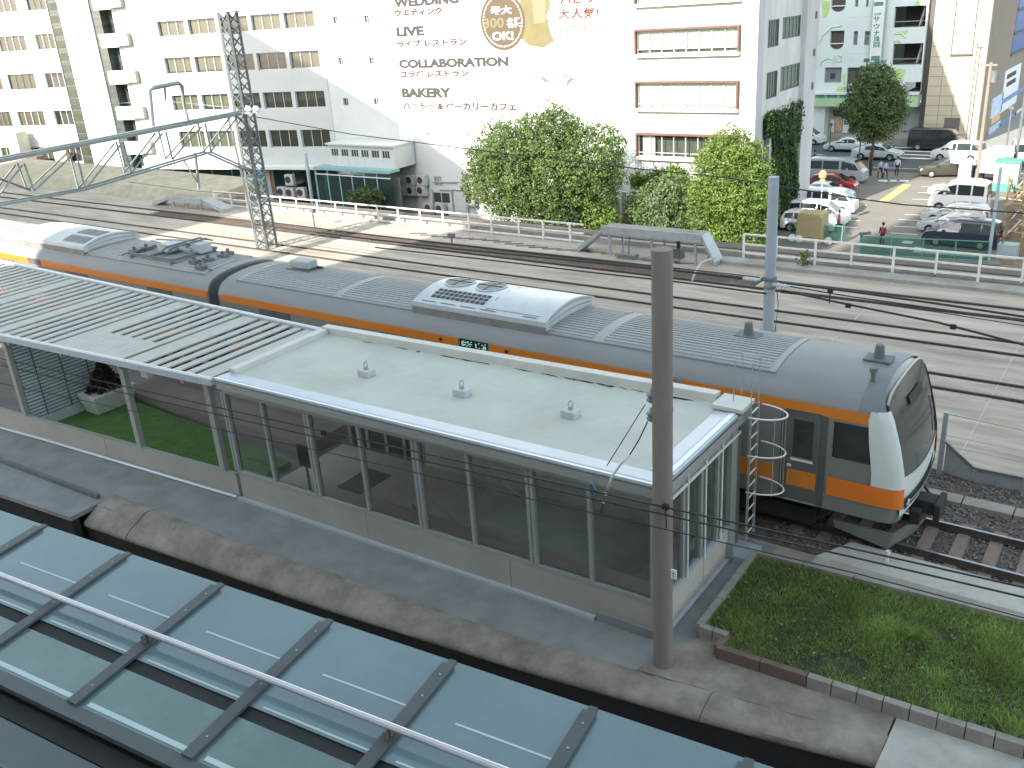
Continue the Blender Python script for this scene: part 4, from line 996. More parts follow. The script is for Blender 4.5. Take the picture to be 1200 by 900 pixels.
# ================================================================== concrete pole, insulators, wires
pp = G(777, 778, 0.05); hz = FY(777, 292, pp.y).z
po = thing('concrete_pole', 'tall dark grey concrete utility pole in front of the stair building', 'pole', (pp.x, pp.y, 0))
n_ = 20
o = build('shaft', MB().tube((pp.x, pp.y, 0), (pp.x, pp.y, hz), .165, n_, .155), M_pole, po); smooth_by_angle(o, 50)
for z in (FY(777, 455, pp.y).z, FY(777, 480, pp.y).z):
    build('band', MB().lathe([(.166, -.03), (.166, .03)], (pp.x, pp.y, z), n_), M_pole, po)
q = FY(787, 668, pp.y-.17)
pt = build('number_plate', MB().box(q.x-.005, q.x+.09, pp.y-.185, pp.y-.16, q.z-.15, q.z+.02), M_wht, po)
text_part('plate_number', '5\n1', M_black, pt, V(q.x+.025, pp.y-.186, q.z-.11), xv, V(0, 0, 1), V(0, -1, 0), h=.09, off=.002)
for qy in (462, 484):
    q = FY(764, qy, pp.y-.02)
    ins_ = thing('insulator', 'grey ceramic insulator on the concrete pole, '+('upper' if qy < 470 else 'lower')+' of two', 'insulator', q, 'insulators on the concrete pole')
    prof = [(.02, -.14), (.05, -.13), (.085, -.10), (.085, -.08), (.04, -.06), (.085, -.02), (.085, .0), (.04, .02), (.03, .09)]
    build('shed', MB().lathe(prof, q, 14), M_ceram, ins_, smooth=True)
    build('hook', MB().bar(q+V(0, 0, .09), V(pp.x-.1, pp.y, q.z+.14), .03, .03), M_steel, ins_)
def cable(label, pts, r, m=M_wire, name='cable', cat='cable', group=None, seg=6):
    return tag(build(name, MB().path(pts, r, seg), m, smooth=True), label, cat, group)
yc = pp.y-.24
def extend(ps, both=True):
    a = ps[0]+(ps[0]-ps[1]).normalized()*18; b = ps[-1]+(ps[-1]-ps[-2]).normalized()*22
    return ([a] if both else [])+ps+[b]
def cab(q, r, lab): return cable(lab, extend([FY(x, y, yc) for x, y in q]), r, group='black cables strung past the concrete pole')
cab([(-60, 408), (0, 420), (200, 465), (400, 510), (600, 554), (800, 599), (1000, 643), (1260, 702)], .014, 'uppermost black cable crossing in front of the stair building and pole')
cab([(-60, 416), (0, 428), (200, 473), (400, 519), (600, 563), (800, 608), (1000, 653), (1260, 714)], .014, 'middle black cable crossing in front of the stair building and pole')
cab([(-60, 436), (0, 449), (200, 491), (400, 534), (600, 580), (800, 625), (1000, 671), (1260, 740)], .009, 'lowest thin black cable crossing in front of the stair building and pole')
cl_ = thing('cable_clamp', 'small black clamp holding the cables on the concrete pole', 'clamp', FY(780, 594, yc))
build('clamp_body', MB().obox(FY(780, 594, yc-.02), (.05, 0, 0), (0, .03, 0), (0, 0, .04)), M_black, cl_); build('drop_bar', MB().bar(FY(780, 598, yc), FY(781, 619, yc), .015, .015), M_black, cl_)
cl_ = thing('cable_clamp', 'dark blue cable splice hanging on the cables left of the pole', 'clamp', FY(693, 571, yc))
build('splice', MB().obox(FY(694, 571, yc-.03), (.04, 0, .03), (0, .03, 0), (-.04, 0, .06)), mat('splice_blue', (.06, .10, .13), .5, .1), cl_, bevel=.01)
cl_ = thing('cable_clamp', 'small black cable joint on the cables before the left glass bays', 'clamp', FY(379, 508, yc))
build('clamp_body', MB().obox(FY(379, 507, yc-.02), (.05, 0, 0), (0, .03, 0), (0, 0, .05)), M_black, cl_)
cable('thin taut stay wire from the upper insulator down across the roof edge', [FY(756, 474, pp.y-.05), FY(711, 546, pp.y-.1)], .008)
w1 = [FY(759, 494, pp.y-.05), FY(749, 515, pp.y-.06), FY(738, 533, pp.y-.08)]
cable('dark twisted end of the jumper below the lower insulator', w1, .011)
w2 = [w1[-1]]+[FY(x, y, pp.y-.1) for x, y in ((728, 543), (718, 557), (711, 575))]
cable('white sleeved jumper cable curving down from the lower insulator', w2, .022, M_wht)
bd = MB()
w3 = [FY(711, 578, pp.y-.1), FY(707, 587, pp.y-.1), FY(705, 600, yc)]
jt = cable('dark jumper tail with white beads reaching the lowest black cable', [w2[-1]]+w3, .008)
for x, y in ((710, 579), (707, 588)): build('bead', MB().lathe([(.0, -.03), (.028, -.02), (.028, .02), (.0, .03)], FY(x, y, pp.y-.1), 8), M_wht, jt)

# ================================================================== blue-grey steel pole across the tracks and its cables
bp_ = G(900, 388, .07); hb = FY(904, 207, bp_.y).z
t = thing('steel_pole', 'blue-grey steel pole standing between the far tracks', 'pole', bp_)
o = build('shaft', MB().tube((bp_.x, bp_.y, .05), (bp_.x-.03, bp_.y, hb), .185, 18, .165), M_bpole, t); smooth_by_angle(o, 50)
build('foot', MB().tube((bp_.x, bp_.y, .05), (bp_.x, bp_.y, .12), .27, 14), M_concrete, t)
zc_ = FY(901, 326, bp_.y).z
build('clamp_band', MB().lathe([(.21, -.05), (.21, .05)], (bp_.x, bp_.y, zc_), 16), M_dsteel, t)
build('clamp_band', MB().lathe([(.20, -.04), (.20, .04)], (bp_.x, bp_.y, zc_-.28), 16), M_dsteel, t)
build('cross_arm', MB().bar(V(bp_.x-.2, bp_.y-.2, zc_+.05), V(bp_.x+.3, bp_.y-.25, zc_-.0), .07, .07), M_dsteel, t)
for dx, dz in ((-.55, -.03), (.45, -.12)):
    i_ = thing('strain_insulator', 'pale strain insulator on the '+('left' if dx < 0 else 'right')+' side of the blue-grey pole', 'insulator', V(bp_.x+dx, bp_.y-.2, zc_+dz), 'strain insulators on the blue-grey pole')
    build('body', MB().lathe([(.03, -.3), (.08, -.26), (.05, -.2), (.08, -.12), (.05, -.06), (.08, 0), (.05, .06), (.08, .12), (.05, .2), (.03, .3)], V(bp_.x+dx, bp_.y-.2, zc_+dz), 10, 'x'), mat('pale_porcelain', (.5, .57, .6), .25, .1), i_)
yb_ = bp_.y-.2
def fw(q, r, lab): return cable(lab, extend([FY(x, y, yb_) for x, y in q], False) if q[-1][0] > 1200 else [FY(x, y, yb_) for x, y in q], r, group='overhead cables along the far tracks')
fw([(300, 263), (440, 281), (560, 294), (700, 308), (800, 318), (884, 328)], .035, 'thick black feeder cable reaching the blue-grey pole from the left')
fw([(300, 258), (440, 276), (560, 289), (700, 304), (800, 315), (890, 325)], .02, 'thinner black cable just above the thick feeder left of the blue-grey pole')
fw([(915, 331), (1000, 342), (1100, 356), (1260, 380)], .035, 'upper thick black feeder leaving the blue-grey pole to the right')
fw([(915, 334), (1000, 348), (1100, 362), (1260, 386)], .02, 'thin black cable just below the upper feeder right of the blue-grey pole')
fw([(915, 340), (1000, 358), (1100, 378), (1200, 404), (1260, 420)], .035, 'lower thick black feeder sagging to the right of the blue-grey pole')
fw([(915, 343), (1000, 352), (1100, 366), (1260, 391)], .014, 'thinnest black cable between the feeders right of the blue-grey pole')
fw([(440, 290), (560, 303), (700, 320), (800, 331), (898, 344)], .03, 'second thick black feeder lower on the left of the blue-grey pole')
for q in ((973, 341), (994, 358), (1117, 383)):
    c_ = FY(q[0], q[1], yb_); k_ = thing('cable_hanger', {973: 'small black hanger dropping from the upper feeder', 994: 'small black spacer on the lower feeder nearer the pole', 1117: 'small black spacer on the lower feeder at far right'}[q[0]], 'hanger', c_)
    build('clamp_body', MB().obox(c_, (.08, 0, 0), (0, .04, 0), (0, 0, .07)), M_black, k_)
    if q[0] == 973: build('drop_bar', MB().bar(c_, c_-V(0, 0, .4), .03, .03), M_black, k_)
c_ = FY(842, 303, yb_)
cable('pale bent drop cable hanging between the long cable duct and the feeders', [FY(838, 302, 14), FY(822, 308, 13.5), FY(815, 318, 12.6), FY(811, 329, 12)], .04, mat('pale_cable', (.4, .42, .4), .5, .1))
cable('rusty thin conduit on the right side of the blue-grey pole', [V(bp_.x+.26, bp_.y-.1, zc_-.3), V(bp_.x+.34, bp_.y-.1, zc_-.8), V(bp_.x+.28, bp_.y-.1, .2)], .015, mat('rust', (.16, .09, .06)))

# ================================================================== lattice mast and portal truss at left
mp = V(-33.6, 13.2, 0)
M_mast = mat('mast_steel', (.15, .165, .165), .6, .2, 3)
lt = thing('lattice_mast', 'tall grey steel lattice mast rising behind the second train car', 'mast', mp)
zt_ = FY(268, 15, mp.y).z; ym = mp.y; hw = .36
ztr = FX(290, 131, mp.x).z
for a in (-1, 1):
    for b in (-1, 1):
        x0 = mp.x+a*hw; x1 = mp.x+a*.30
        build('leg', MB().bar((x0, ym+b*hw*.9, 0), (x1, ym+b*.28, zt_), .11, .11), M_mast, lt)
nb = 22
for side in range(4):
    m_ = MB()
    for k in range(nb):
        z0 = .1+(zt_-.1)*k/nb; z1 = .1+(zt_-.1)*(k+1)/nb; s = 1 if k % 2 else -1
        h0 = lerp(hw, .3, z0/zt_); h1 = lerp(hw, .3, z1/zt_)
        if side == 0: p0, p1 = V(mp.x-s*h0, ym-h0*.92, z0), V(mp.x+s*h1, ym-h1*.92, z1)
        if side == 1: p0, p1 = V(mp.x-s*h0, ym+h0*.92, z0), V(mp.x+s*h1, ym+h1*.92, z1)
        if side == 2: p0, p1 = V(mp.x-h0, ym-s*h0*.9, z0), V(mp.x-h1, ym+s*h1*.9, z1)
        if side == 3: p0, p1 = V(mp.x+h0, ym-s*h0*.9, z0), V(mp.x+h1, ym+s*h1*.9, z1)
        m_.bar(p0, p1, .06, .03)
        q0 = V(2*mp.x-p0.x, p0.y, z0) if side < 2 else V(p0.x, 2*ym-p0.y, z0)
        q1 = V(2*mp.x-p1.x, p1.y, z1) if side < 2 else V(p1.x, 2*ym-p1.y, z1)
        m_.bar(q0, q1, .06, .03)
    stuff(build('lacing', m_, M_mast, lt))
build('cap_plate', MB().box(mp.x-.4, mp.x+.4, ym-.36, ym+.36, zt_, zt_+.05).box(mp.x-.35, mp.x+.35, ym-.34, ym+.34, zt_-.9, zt_-.85), M_mast, lt)
for a in (-1, 1):
    pts = [V(mp.x+a*.75, ym-.4, ztr-.2), V(mp.x+a*.6, ym-.4, ztr-1.4), V(mp.x+a*.42, ym-.4, ztr-3.5), V(mp.x+a*.36, ym-.35, ztr-5.5)]
    build('gusset_leg', MB().path(pts, .07, 4), M_mast, lt)
i_ = thing('mast_insulators', 'cluster of pale insulators on the right side of the lattice mast', 'insulator', V(mp.x+.9, ym-.3, ztr))
build('arm', MB().bar((mp.x+.3, ym-.4, ztr), (mp.x+1.5, ym-.4, ztr+.1), .09, .09), M_steel, i_)
for k in range(4): build('shed', MB().lathe([(.04, -.12), (.12, -.05), (.12, .05), (.04, .16)], (mp.x+.75+.28*k, ym-.4-.12*(k % 2), ztr+.2), 10), mat('pale_porcelain', (.5, .57, .6)), i_)
tb = thing('portal_beam', 'grey steel truss beam spanning the tracks at top left', 'beam', (mp.x, 0, 6))
def TX(x, y): return FX(x, y, mp.x)
pA = TX(288, 131); pB = TX(-60, 199); 
for dx in (-.28, .28):
    build('top_chord', MB().bar(pA+V(dx, 0, 0), pB+V(dx, 0, 0), .12, .14), mat('bridge_steel', (.22, .25, .25), .6, .15, 3), tb)
build('walkway', MB().bar(pA+V(0, 0, .09), pB+V(0, 0, .09), .42, .03), M_dsteel, tb)
lo = [TX(295, 201), TX(243, 178), TX(195, 189), TX(145, 206), TX(96, 222), TX(36, 222+9), TX(-60, 258)]
lo = [TX(295, 201), TX(243, 178), TX(96, 222), TX(-60, 250)]
for a, b in zip(lo, lo[1:]):
    for dx in (-.26, .26): build('bottom_chord', MB().bar(a+V(dx, 0, 0), b+V(dx, 0, 0), .075, .08), mat('bridge_steel', (.22, .25, .25), .6, .15, 3), tb)
low = lambda y: (interp([(lo[3].y, lo[3]), (lo[2].y, lo[2]), (lo[1].y, lo[1])], y))
webs = [((243, 178), (274, 136)), ((243, 178), (236, 143)), ((198, 187), (232, 147)), ((198, 187), (190, 153)), ((150, 203), (186, 155)), ((150, 203), (140, 165)), ((96, 222), (138, 167)), ((96, 222), (85, 178)), ((36, 224), (82, 179)), ((36, 224), (24, 190)), ((-14, 240), (22, 192)), ((-14, 240), (-24, 198))]
for a, b in webs:
    pa, pb = TX(*a), TX(*b)
    for dx in (-.26, .26): build('web_bar', MB().bar(pa+V(dx, 0, .02), pb+V(dx, 0, -.04), .065, .05), mat('bridge_steel', (.22, .25, .25), .6, .15, 3), tb)
build('brace', MB().bar(TX(-40, 195), TX(36, 223), .07, .07), M_dsteel, tb)
for q0, q1 in (((229, 179), (233, 222)),):
    build('hanger', MB().bar(TX(*q0), TX(*q1), .09, .09), mat('bridge_steel', (.22, .25, .25), .6, .15, 3), tb)
    build('hanger_brace', MB().bar(TX(233, 216), TX(215, 188), .05, .05), mat('bridge_steel', (.22, .25, .25), .6, .15, 3), tb)
fr = thing('bracket_frame', 'small grey square hoop frame standing on the portal beam', 'bracket', TX(198, 150))
build('frame', MB().path([TX(179, 148), TX(175, 106), TX(179, 103), TX(209, 97), TX(213, 101), TX(220, 142)], .10, 8), mat('bridge_steel', (.22, .25, .25), .6, .15, 3), fr)
build('drop_rod', MB().bar(TX(193, 100), TX(194, 118), .07, .07), M_dsteel, fr)
c1_ = [FY(300, 137, 13.0), FY(410, 157, 13.0), FY(600, 181, 13.0), FY(750, 198, 13.), FY(850, 208, 13.0), FY(1000, 232, 13.0), FY(1060, 240, 13), FY(1260, 254, 13.0)]
cable('long thin black overhead wire from the lattice mast across the trees and car park', extend(c1_, False), .022)
cable('thin wire along the bottom left running to the mast foot', [FX(-20, 207, -36), FX(60, 218, -36), FX(150, 222, -36), FX(230, 227, -36)][0:0] or [FY(150, 213, 13), FY(230, 224, 13), FY(290, 228, 13)], .018)
cable('thin pale wire crossing the top left buildings', [FY(-20, 123, 14), FY(100, 122, 14), FY(200, 119, 14), FY(290, 128, 13.2)], .012, M_steel)

# ================================================================== glass roof in the foreground
gd1 = V(-.99465, -.1033, 0); gx = -gd1                          # along the eave, to the right
gy = V(-gx.y, gx.x, .0629).normalized(); gy = (gy-gx*gy.dot(gx)).normalized()
gn = gx.cross(gy)                                               # up normal
E0 = G(388, 727, 4.0)
gr = thing('glass_roof', 'long blue-grey glass canopy roof with dark rafters in the foreground', 'glass roof', E0)
def gp_(x, y): # pixel on the glass plane -> (u along eave, v in from the eave)
    p = FP(x, y, E0, gn)-E0; return p.dot(gx), p.dot(gy)
vgl = gp_(150, 706)[1]
def GP(u, v, d=0): return E0+gx*u+gy*v+gn*d
us = [gp_(*q)[0] for q in ((55, 615), (154, 647), (264, 682), (388, 727), (532, 775), (696, 831), (880, 888))]
sp = (us[-1]-us[0])/6
us = [us[0]-sp*3, us[0]-sp*2, us[0]-sp]+us+[us[-1]+sp, us[-1]+2*sp, us[-1]+3*sp]
vt = gp_(275, 792)[1]; vl = (gp_(20, 795)[1]+gp_(100, 842)[1])/2; vp_ = (gp_(130, 768)[1]+gp_(60, 733)[1])/2-.02
M_glroof = mat('roof_glass', (.13, .195, .215), .09, .12, .7, spec=.9, stain=(.15, .20, .22), stain_amt=.25, stain_scale=3)
M_glroof2 = mat('roof_glass_lower', (.105, .17, .165), .09, .15, .8, spec=.9, stain=(.16, .23, .22), stain_amt=.5, stain_scale=1.4)
M_raft = mat('rafter_paint', (.075, .088, .09), .45, .08, 3)
M_gleam = mat('pale_edge_strip', (.42, .54, .55), .4, .06)
def gbox(mb, u0, u1, v0, v1, d0, d1): return mb.hexa([GP(u0, v0, d0), GP(u1, v0, d0), GP(u1, v1, d0), GP(u0, v1, d0), GP(u0, v0, d1), GP(u1, v0, d1), GP(u1, v1, d1), GP(u0, v1, d1)])
for a, b in zip(us, us[1:]):
    gbox_ = gbox(MB(), a+.03, b-.03, vp_+.07, 0, -.012, .0)
    p1_ = build('glass_pane', gbox_, M_glroof, gr)
    build('glazing_line', gbox(MB(), a+.50, b-.10, vgl-.012, vgl+.012, .001, .004), M_gleam, p1_)
    p2_ = build('glass_pane', gbox(MB(), a+.03, b-.03, vl+.05, vp_-.10, -.012, .0), M_glroof2, gr)
    build('edge_strip', gbox(MB(), a+.16, b-.06, vl+.09, vl+.15, .001, .006), M_gleam, p2_)
    build('edge_strip', gbox(MB(), a+.22, b-.05, vp_+.10, vp_+.125, .001, .005), M_gleam, p1_)
for u in us:
    r_ = build('rafter', gbox(MB(), u-.085, u+.07, vl+.03, -.10, .012, .05), M_raft, gr)
    build('rafter_web', gbox(MB(), u-.02, u+.02, vl+.02, .0, -.16, .010), M_black, r_)
    build('end_clip', gbox(MB(), u-.05, u+.04, -.09, -.0, .0, .02), M_raft, r_)
    for v in (-.28, -.62, -1.2, vl+.3): build('screw', gbox(MB(), u-.012, u+.008, v, v+.02, .045, .052), M_steel, r_)
u0, u1 = us[0], us[-1]
build('purlin', gbox(MB(), u0, u1, vp_-.095, vp_+.065, -.10, -.02), mat('purlin_dark', (.018, .02, .02), .7, .2, 3), gr)
build('eave_beam', gbox(MB(), u0, u1, -.16, .0, -.34, -.17), M_black, gr)
build('soffit', gbox(MB(), u0, u1, vl, -.2, -.52, -.40), M_dark, gr)
build('gutter_lip', gbox(MB(), u0, u1, vl-.12, vl+.045, -.06, .02), M_raft, gr)
build('gutter', gbox(MB(), u0, u1, vl-.34, vl-.125, -.26, -.14), M_black, gr)
build('lower_glass', gbox(MB(), u0, u1, vl-2.9, vl-.345, -.20, -.16), mat('dark_lower_glass', (.035, .06, .07), .1, .2, .8, spec=.9), gr)
build('lower_glass_trim', gbox(MB(), u0, u1, vl-.80, vl-.775, -.158, -.15), M_dsteel, gr)
tb_ = thing('pipe_rail', 'long polished grey pipe rail running over the glass roof', 'pipe', GP(0, vt))
build('pipe', MB().tube(GP(u0, vt, .16), GP(u1, vt, .16), .042, 14), mat('polished_pipe', (.52, .52, .55), .25, .05, 3, metal=.75), tb_, smooth=False)
smooth_by_angle(tb_.children[0], 50)
for u in us[1::2]:
    b_ = build('bracket', gbox(MB(), u-.04, u+.03, vt-.03, vt+.03, .04, .13), mat('brass_bracket', (.16, .14, .09), .5, .2, 5), tb_)
    build('bracket_arm', gbox(MB(), u-.012, u+.012, vt-.09, vt-.035, .04, .16), M_dsteel, b_)

# ================================================================== the buildings on this side of the tracks (behind the viewpoint; their shade falls on the tracks)
M_ownw = mat('own_facade', (.62, .61, .58), .8, .06, .5)
ob = thing('station_tower', 'large pale office tower standing behind the viewpoint beside the tracks', 'building', (20, -36, ZL))
build('podium', MB().box(-26, 60, -30, -17.4, ZL, 8.5), M_ownw, ob)  # unseen; podium and set-back tower shaped to let skylight onto the foreground
def towerbox(name, x0, x1, zt0, par, y0=-46, y1=-30.01):
    b = build(name, MB().box(x0, x1, y0, y1, ZL, zt0), M_ownw, par)
    z = ZL+17
    while z+2 < zt0:
        build('window_band', MB().box(x0+1, x1-1, y1, y1+.03, z, z+1.5), M_darkgl, b); z += 3.6
    return b
towerbox('low_wing', -35.4, -28.72, 30.5, ob)
towerbox('tower_block', -28.7, -15.2, 49, ob)
towerbox('middle_block', -15.18, 70, 32, ob)
ob2 = thing('neighbour_tower', 'slant-roofed tower block further left behind the viewpoint', 'building', (-66, -28, ZL))
o = build('tower_block', MB().prism([V(-84, -19, ZL), V(-50, -19, ZL), V(-50, -19, 26), V(-57.6, -19, 32.5), V(-58.3, -19, 36), V(-66, -19, 40.1), V(-72.4, -19, 43), V(-83.6, -19, 48), V(-84, -19, 48)], (0, -12, 0)), M_ownw, ob2)
for k in range(9): build('window_band', MB().box(-83, -51, -19, -18.97, ZL+2+3.6*k, ZL+3.8+3.6*k), M_darkgl, o)

# ================================================================== facades across the tracks
class Pl:
    def __init__(s, O, ang):     # ang: direction of +u
        s.O = Vector(O); s.eu = V(math.cos(ang), math.sin(ang), 0); s.n = V(math.sin(ang), -math.cos(ang), 0)
    def px(s, x, y):
        p = FP(x, y, s.O, s.n)-s.O; return p.dot(s.eu), p.z+s.O.z
    def pt(s, u, v, d=0): return s.O+s.eu*u+V(0, 0, v-s.O.z)+s.n*d
    def box(s, mb, u0, u1, v0, v1, d0, d1):
        return mb.hexa([s.pt(u0, v0, d0), s.pt(u1, v0, d0), s.pt(u1, v0, d1), s.pt(u0, v0, d1), s.pt(u0, v1, d0), s.pt(u1, v1, d0), s.pt(u1, v1, d1), s.pt(u0, v1, d1)])
    def rect(s, x0, y0, x1, y1):  # pixel rectangle -> u0,u1,v0,v1 (centre-based)
        ym = (y0+y1)/2; xm = (x0+x1)/2
        u0 = s.px(x0, ym)[0]; u1 = s.px(x1, ym)[0]; v1 = s.px(xm, y0)[1]; v0 = s.px(xm, y1)[1]
        return u0, u1, v0, v1
def facade(pl, U0, U1, V0, V1, ops, depth):
    mb = MB()
    us_ = sorted({U0, U1}|{c for o in ops for c in o[:2] if U0 < c < U1}); vs_ = sorted({V0, V1}|{c for o in ops for c in o[2:4] if V0 < c < V1})
    for a, b in zip(us_, us_[1:]):
        run = None
        for c, d in zip(vs_, vs_[1:]):
            um, vm = (a+b)/2, (c+d)/2
            if any(o[0] < um < o[1] and o[2] < vm < o[3] for o in ops): continue
            mb.quad(pl.pt(a, c), pl.pt(b, c), pl.pt(b, d), pl.pt(a, d))
    for u0, u1, v0, v1 in [o[:4] for o in ops]:
        for p, q in (((u0, v0), (u1, v0)), ((u1, v0), (u1, v1)), ((u1, v1), (u0, v1)), ((u0, v1), (u0, v0))):
            mb.quad(pl.pt(*p), pl.pt(*q), pl.pt(q[0], q[1], -depth), pl.pt(p[0], p[1], -depth))
    return mb
def window(par, pl, o, depth, cols, curt, fm=None, pane=None, drop=0.0, room=None, bar=.06):
    u0, u1, v0, v1 = o[:4]; fm = fm or M_frame
    mb = MB(); d0, d1 = -depth, -depth+.06
    pl.box(mb, u0, u1, v0, v0+bar, d0, d1); pl.box(mb, u0, u1, v1-bar, v1, d0, d1)
    for k in range(cols+1):
        c_ = lerp(u0+bar/2, u1-bar/2, k/cols); pl.box(mb, c_-bar/2, c_+bar/2, v0+bar, v1-bar, d0, d1)
    w_ = build('window', mb, fm, par)
    build('pane', MB().quad(pl.pt(u0, v0, d0+.02), pl.pt(u1, v0, d0+.02), pl.pt(u1, v1, d0+.02), pl.pt(u0, v1, d0+.02)), pane or M_pane, w_, recalc=False)
    if curt:
        build('curtain', MB().quad(pl.pt(u0, v0+drop, d0-.10), pl.pt(u1, v0+drop, d0-.10), pl.pt(u1, v1, d0-.10), pl.pt(u0, v1, d0-.10)), curt, w_, recalc=False)
    build('room', MB().quad(pl.pt(u0-.1, v0-.1, d0-.4), pl.pt(u1+.1, v0-.1, d0-.4), pl.pt(u1+.1, v1+.1, d0-.4), pl.pt(u0-.1, v1+.1, d0-.4)), room or M_room, w_, recalc=False)
    return w_
def shell(mb, pl, U0, U1, V0, V1, D):   # sides, back and roof of a block
    f = lambda u, v, d: pl.pt(u, v, d)
    mb.quad(f(U0, V0, 0), f(U0, V1, 0), f(U0, V1, -D), f(U0, V0, -D)); mb.quad(f(U1, V0, -D), f(U1, V1, -D), f(U1, V1, 0), f(U1, V0, 0))
    mb.quad(f(U0, V1, 0), f(U1, V1, 0), f(U1, V1, -D), f(U0, V1, -D)); mb.quad(f(U0, V0, -D), f(U0, V1, -D), f(U1, V1, -D), f(U1, V0, -D))
    return mb

# ---- sign building (white, with the large printed wall)
PS = Pl((-62, 46, 0), 0.0)
UB0 = PS.px(461, 100)[0]; UB1 = PS.px(886, 80)[0]; US0 = PS.px(375, 30)[0]
sb = thing('sign_building', 'large white building with printed menu lettering and a window column on its right', 'building', PS.pt((UB0+UB1)/2, ZL))
ops = [PS.rect(747, 34, 866, 62), PS.rect(747, 97, 863, 127), PS.rect(747, 159, 862, 185), PS.rect(747, -30, 870, 1)]
ops = [(ops[0][0], ops[0][1], o[2], o[3]) for o in ops]
DEP = 11.2
mb = facade(PS, UB0, UB1, ZL, 13, ops, .12)
wl = build('wall', mb, M_white, sb, recalc=False)
# upper storeys step back to the left as a slope at the right-hand side
sl = UB1-7.6
up_ = MB().prism([PS.pt(UB0, 13.003), PS.pt(UB1, 13.003), PS.pt(UB1-.2, 13.5), PS.pt(sl, 30), PS.pt(UB0, 30)], PS.n*-DEP)
build('upper_storeys', up_, M_white, sb)
rb_ = MB(); rb_.quad(PS.pt(UB0, ZL, 0), PS.pt(UB0, 13, 0), PS.pt(UB0, 13, -DEP), PS.pt(UB0, ZL, -DEP)); rb_.quad(PS.pt(UB0, ZL, -DEP), PS.pt(UB1, ZL, -DEP), PS.pt(UB1, 13, -DEP), PS.pt(UB0, 13, -DEP))
build('rear_wall', rb_, M_white2, sb, recalc=False)
for i, o in enumerate(ops):
    u0, u1, v0, v1 = o
    bay = MB(); PS.box(bay, u0-.12, u1+.12, v0-.22, v0, .0, .34); b_ = build('window_sill', bay, M_cream, sb)
    fr_b = MB(); PS.box(fr_b, u0-.12, u0, v0+.002, v1, .003, .32); PS.box(fr_b, u1, u1+.12, v0+.002, v1, .003, .32); PS.box(fr_b, u0-.12, u1+.12, v1+.001, v1+.14, .003, .32)
    build('bay_frame', fr_b, M_redfr, sb)
    w_ = window(sb, PS, o, .02, 8, M_curtw if i != 2 else None, M_frame, M_pane, drop=.35 if i == 0 else 0.1)
    rl_ = MB(); PS.box(rl_, u0, u1, v0+.28, v0+.32, .05, .09); build('rail', rl_, M_frame, w_)
    if i == 2:
        cq = MB().quad(PS.pt(u0+.3, v0, -.12), PS.pt(u0+1.3, v0, -.12), PS.pt(u0+1.3, v1, -.12), PS.pt(u0+.3, v1, -.12)); build('curtain', cq, M_curtw, w_, recalc=False)
# right side wall, facing the car park
XS = (PS.pt(UB1, 0)).x
PR = Pl((XS, 46, 0), PI/2)
def rrect(x0, y0, x1, y1):
    a = PR.px(x0, (y0+y1)/2); b = PR.px(x1, (y0+y1)/2-8)
    xm = (x0+x1)/2; return a[0], b[0], PR.px(xm, y1-1)[1], PR.px(xm, y0+1)[1]
sops = [rrect(900, 21, 913, 54), rrect(917, 14, 938, 46), rrect(898, 83, 911, 116), rrect(914, 72, 936, 106)]
hgt = (sops[0][3]-sops[0][2])
z_a = sops[0][2]; z_b = sops[2][2]
sops = [(2.0, 3.25, z_a, z_a+1.75), (3.75, 6.9, z_a+.05, z_a+1.8), (2.0, 3.25, z_b, z_b+1.75), (3.75, 6.9, z_b+.05, z_b+1.8)]
sops = [(PR.px(900, 38)[0], PR.px(913, 36)[0], PR.px(906, 55)[1], PR.px(906, 23)[1]), (PR.px(917, 34)[0], PR.px(938.5, 28)[0], PR.px(928, 44)[1], PR.px(928, 19)[1]),
        (PR.px(898, 99)[0], PR.px(911, 94)[0], PR.px(904, 115)[1], PR.px(904, 84)[1]), (PR.px(914.5, 92)[0], PR.px(937, 87)[0], PR.px(926, 104)[1], PR.px(926, 76)[1])]
sw_ = build('side_wall', facade(PR, .0, DEP, ZL, 13, sops, .12), M_side, sb, recalc=False)
for o in sops: window(sb, PR, o, .08, 2 if o[1]-o[0] < 2 else 5, M_curtw, M_dsteel, M_pane)
cb = MB(); PR.box(cb, .0, 1.15, ZL, 13, .004, .06); build('corner_column', cb, M_greyc, sb)
cb = MB(); PR.box(cb, DEP-2.6, DEP, ZL, 13, .004, .35); build('rear_column', cb, M_greyc, sb)
for k, z in enumerate((3, 5.4, 8)):
    cb = MB(); PR.box(cb, DEP-.9, DEP-.7, z, z+.5, .352, .45); build('vent_hood', cb, M_dsteel, sb)
dk = MB(); PR.box(dk, 1.9, 2.9, ZL, PR.px(905, 140)[1]-.2, .004, .03); build('dark_panel', dk, M_dark, sb)
# printed wall lettering
M_lt = mat('grey_lettering', (.055, .055, .052), .8, .05); M_lk = mat('pale_red_lettering', (.085, .036, .032), .8, .08); M_gold = mat('badge_gold', (.105, .078, .046), .8, .05); M_pale = mat('pale_badge', (.15, .14, .125), .8, .03)
M_red = mat('coral_lettering', (.13, .033, .02), .8, .05); M_yel = mat('pale_yellow_lettering', (.17, .155, .09), .8, .05); M_cy = mat('cyan_mark', (.085, .155, .16), .8, .05); M_wl = mat('white_lettering', (.66, .665, .645), .8, .02)
ez = V(0, 0, 1)
def sign(body, x0, y0, x1, y1, m, bold=.06, nm='sign_lettering'):
    u0, u1, v0, v1 = PS.rect(x0, y0, x1, y1)
    return text_part(nm, body, m, sb, PS.pt(u0, v0), PS.eu, ez, PS.n, w=u1-u0, h=v1-v0, bold=bold)
sign('WEDDING', 461, -5, 538, 6.5, M_lt); sign('ウエディング', 462, 9, 520, 18, M_lk)
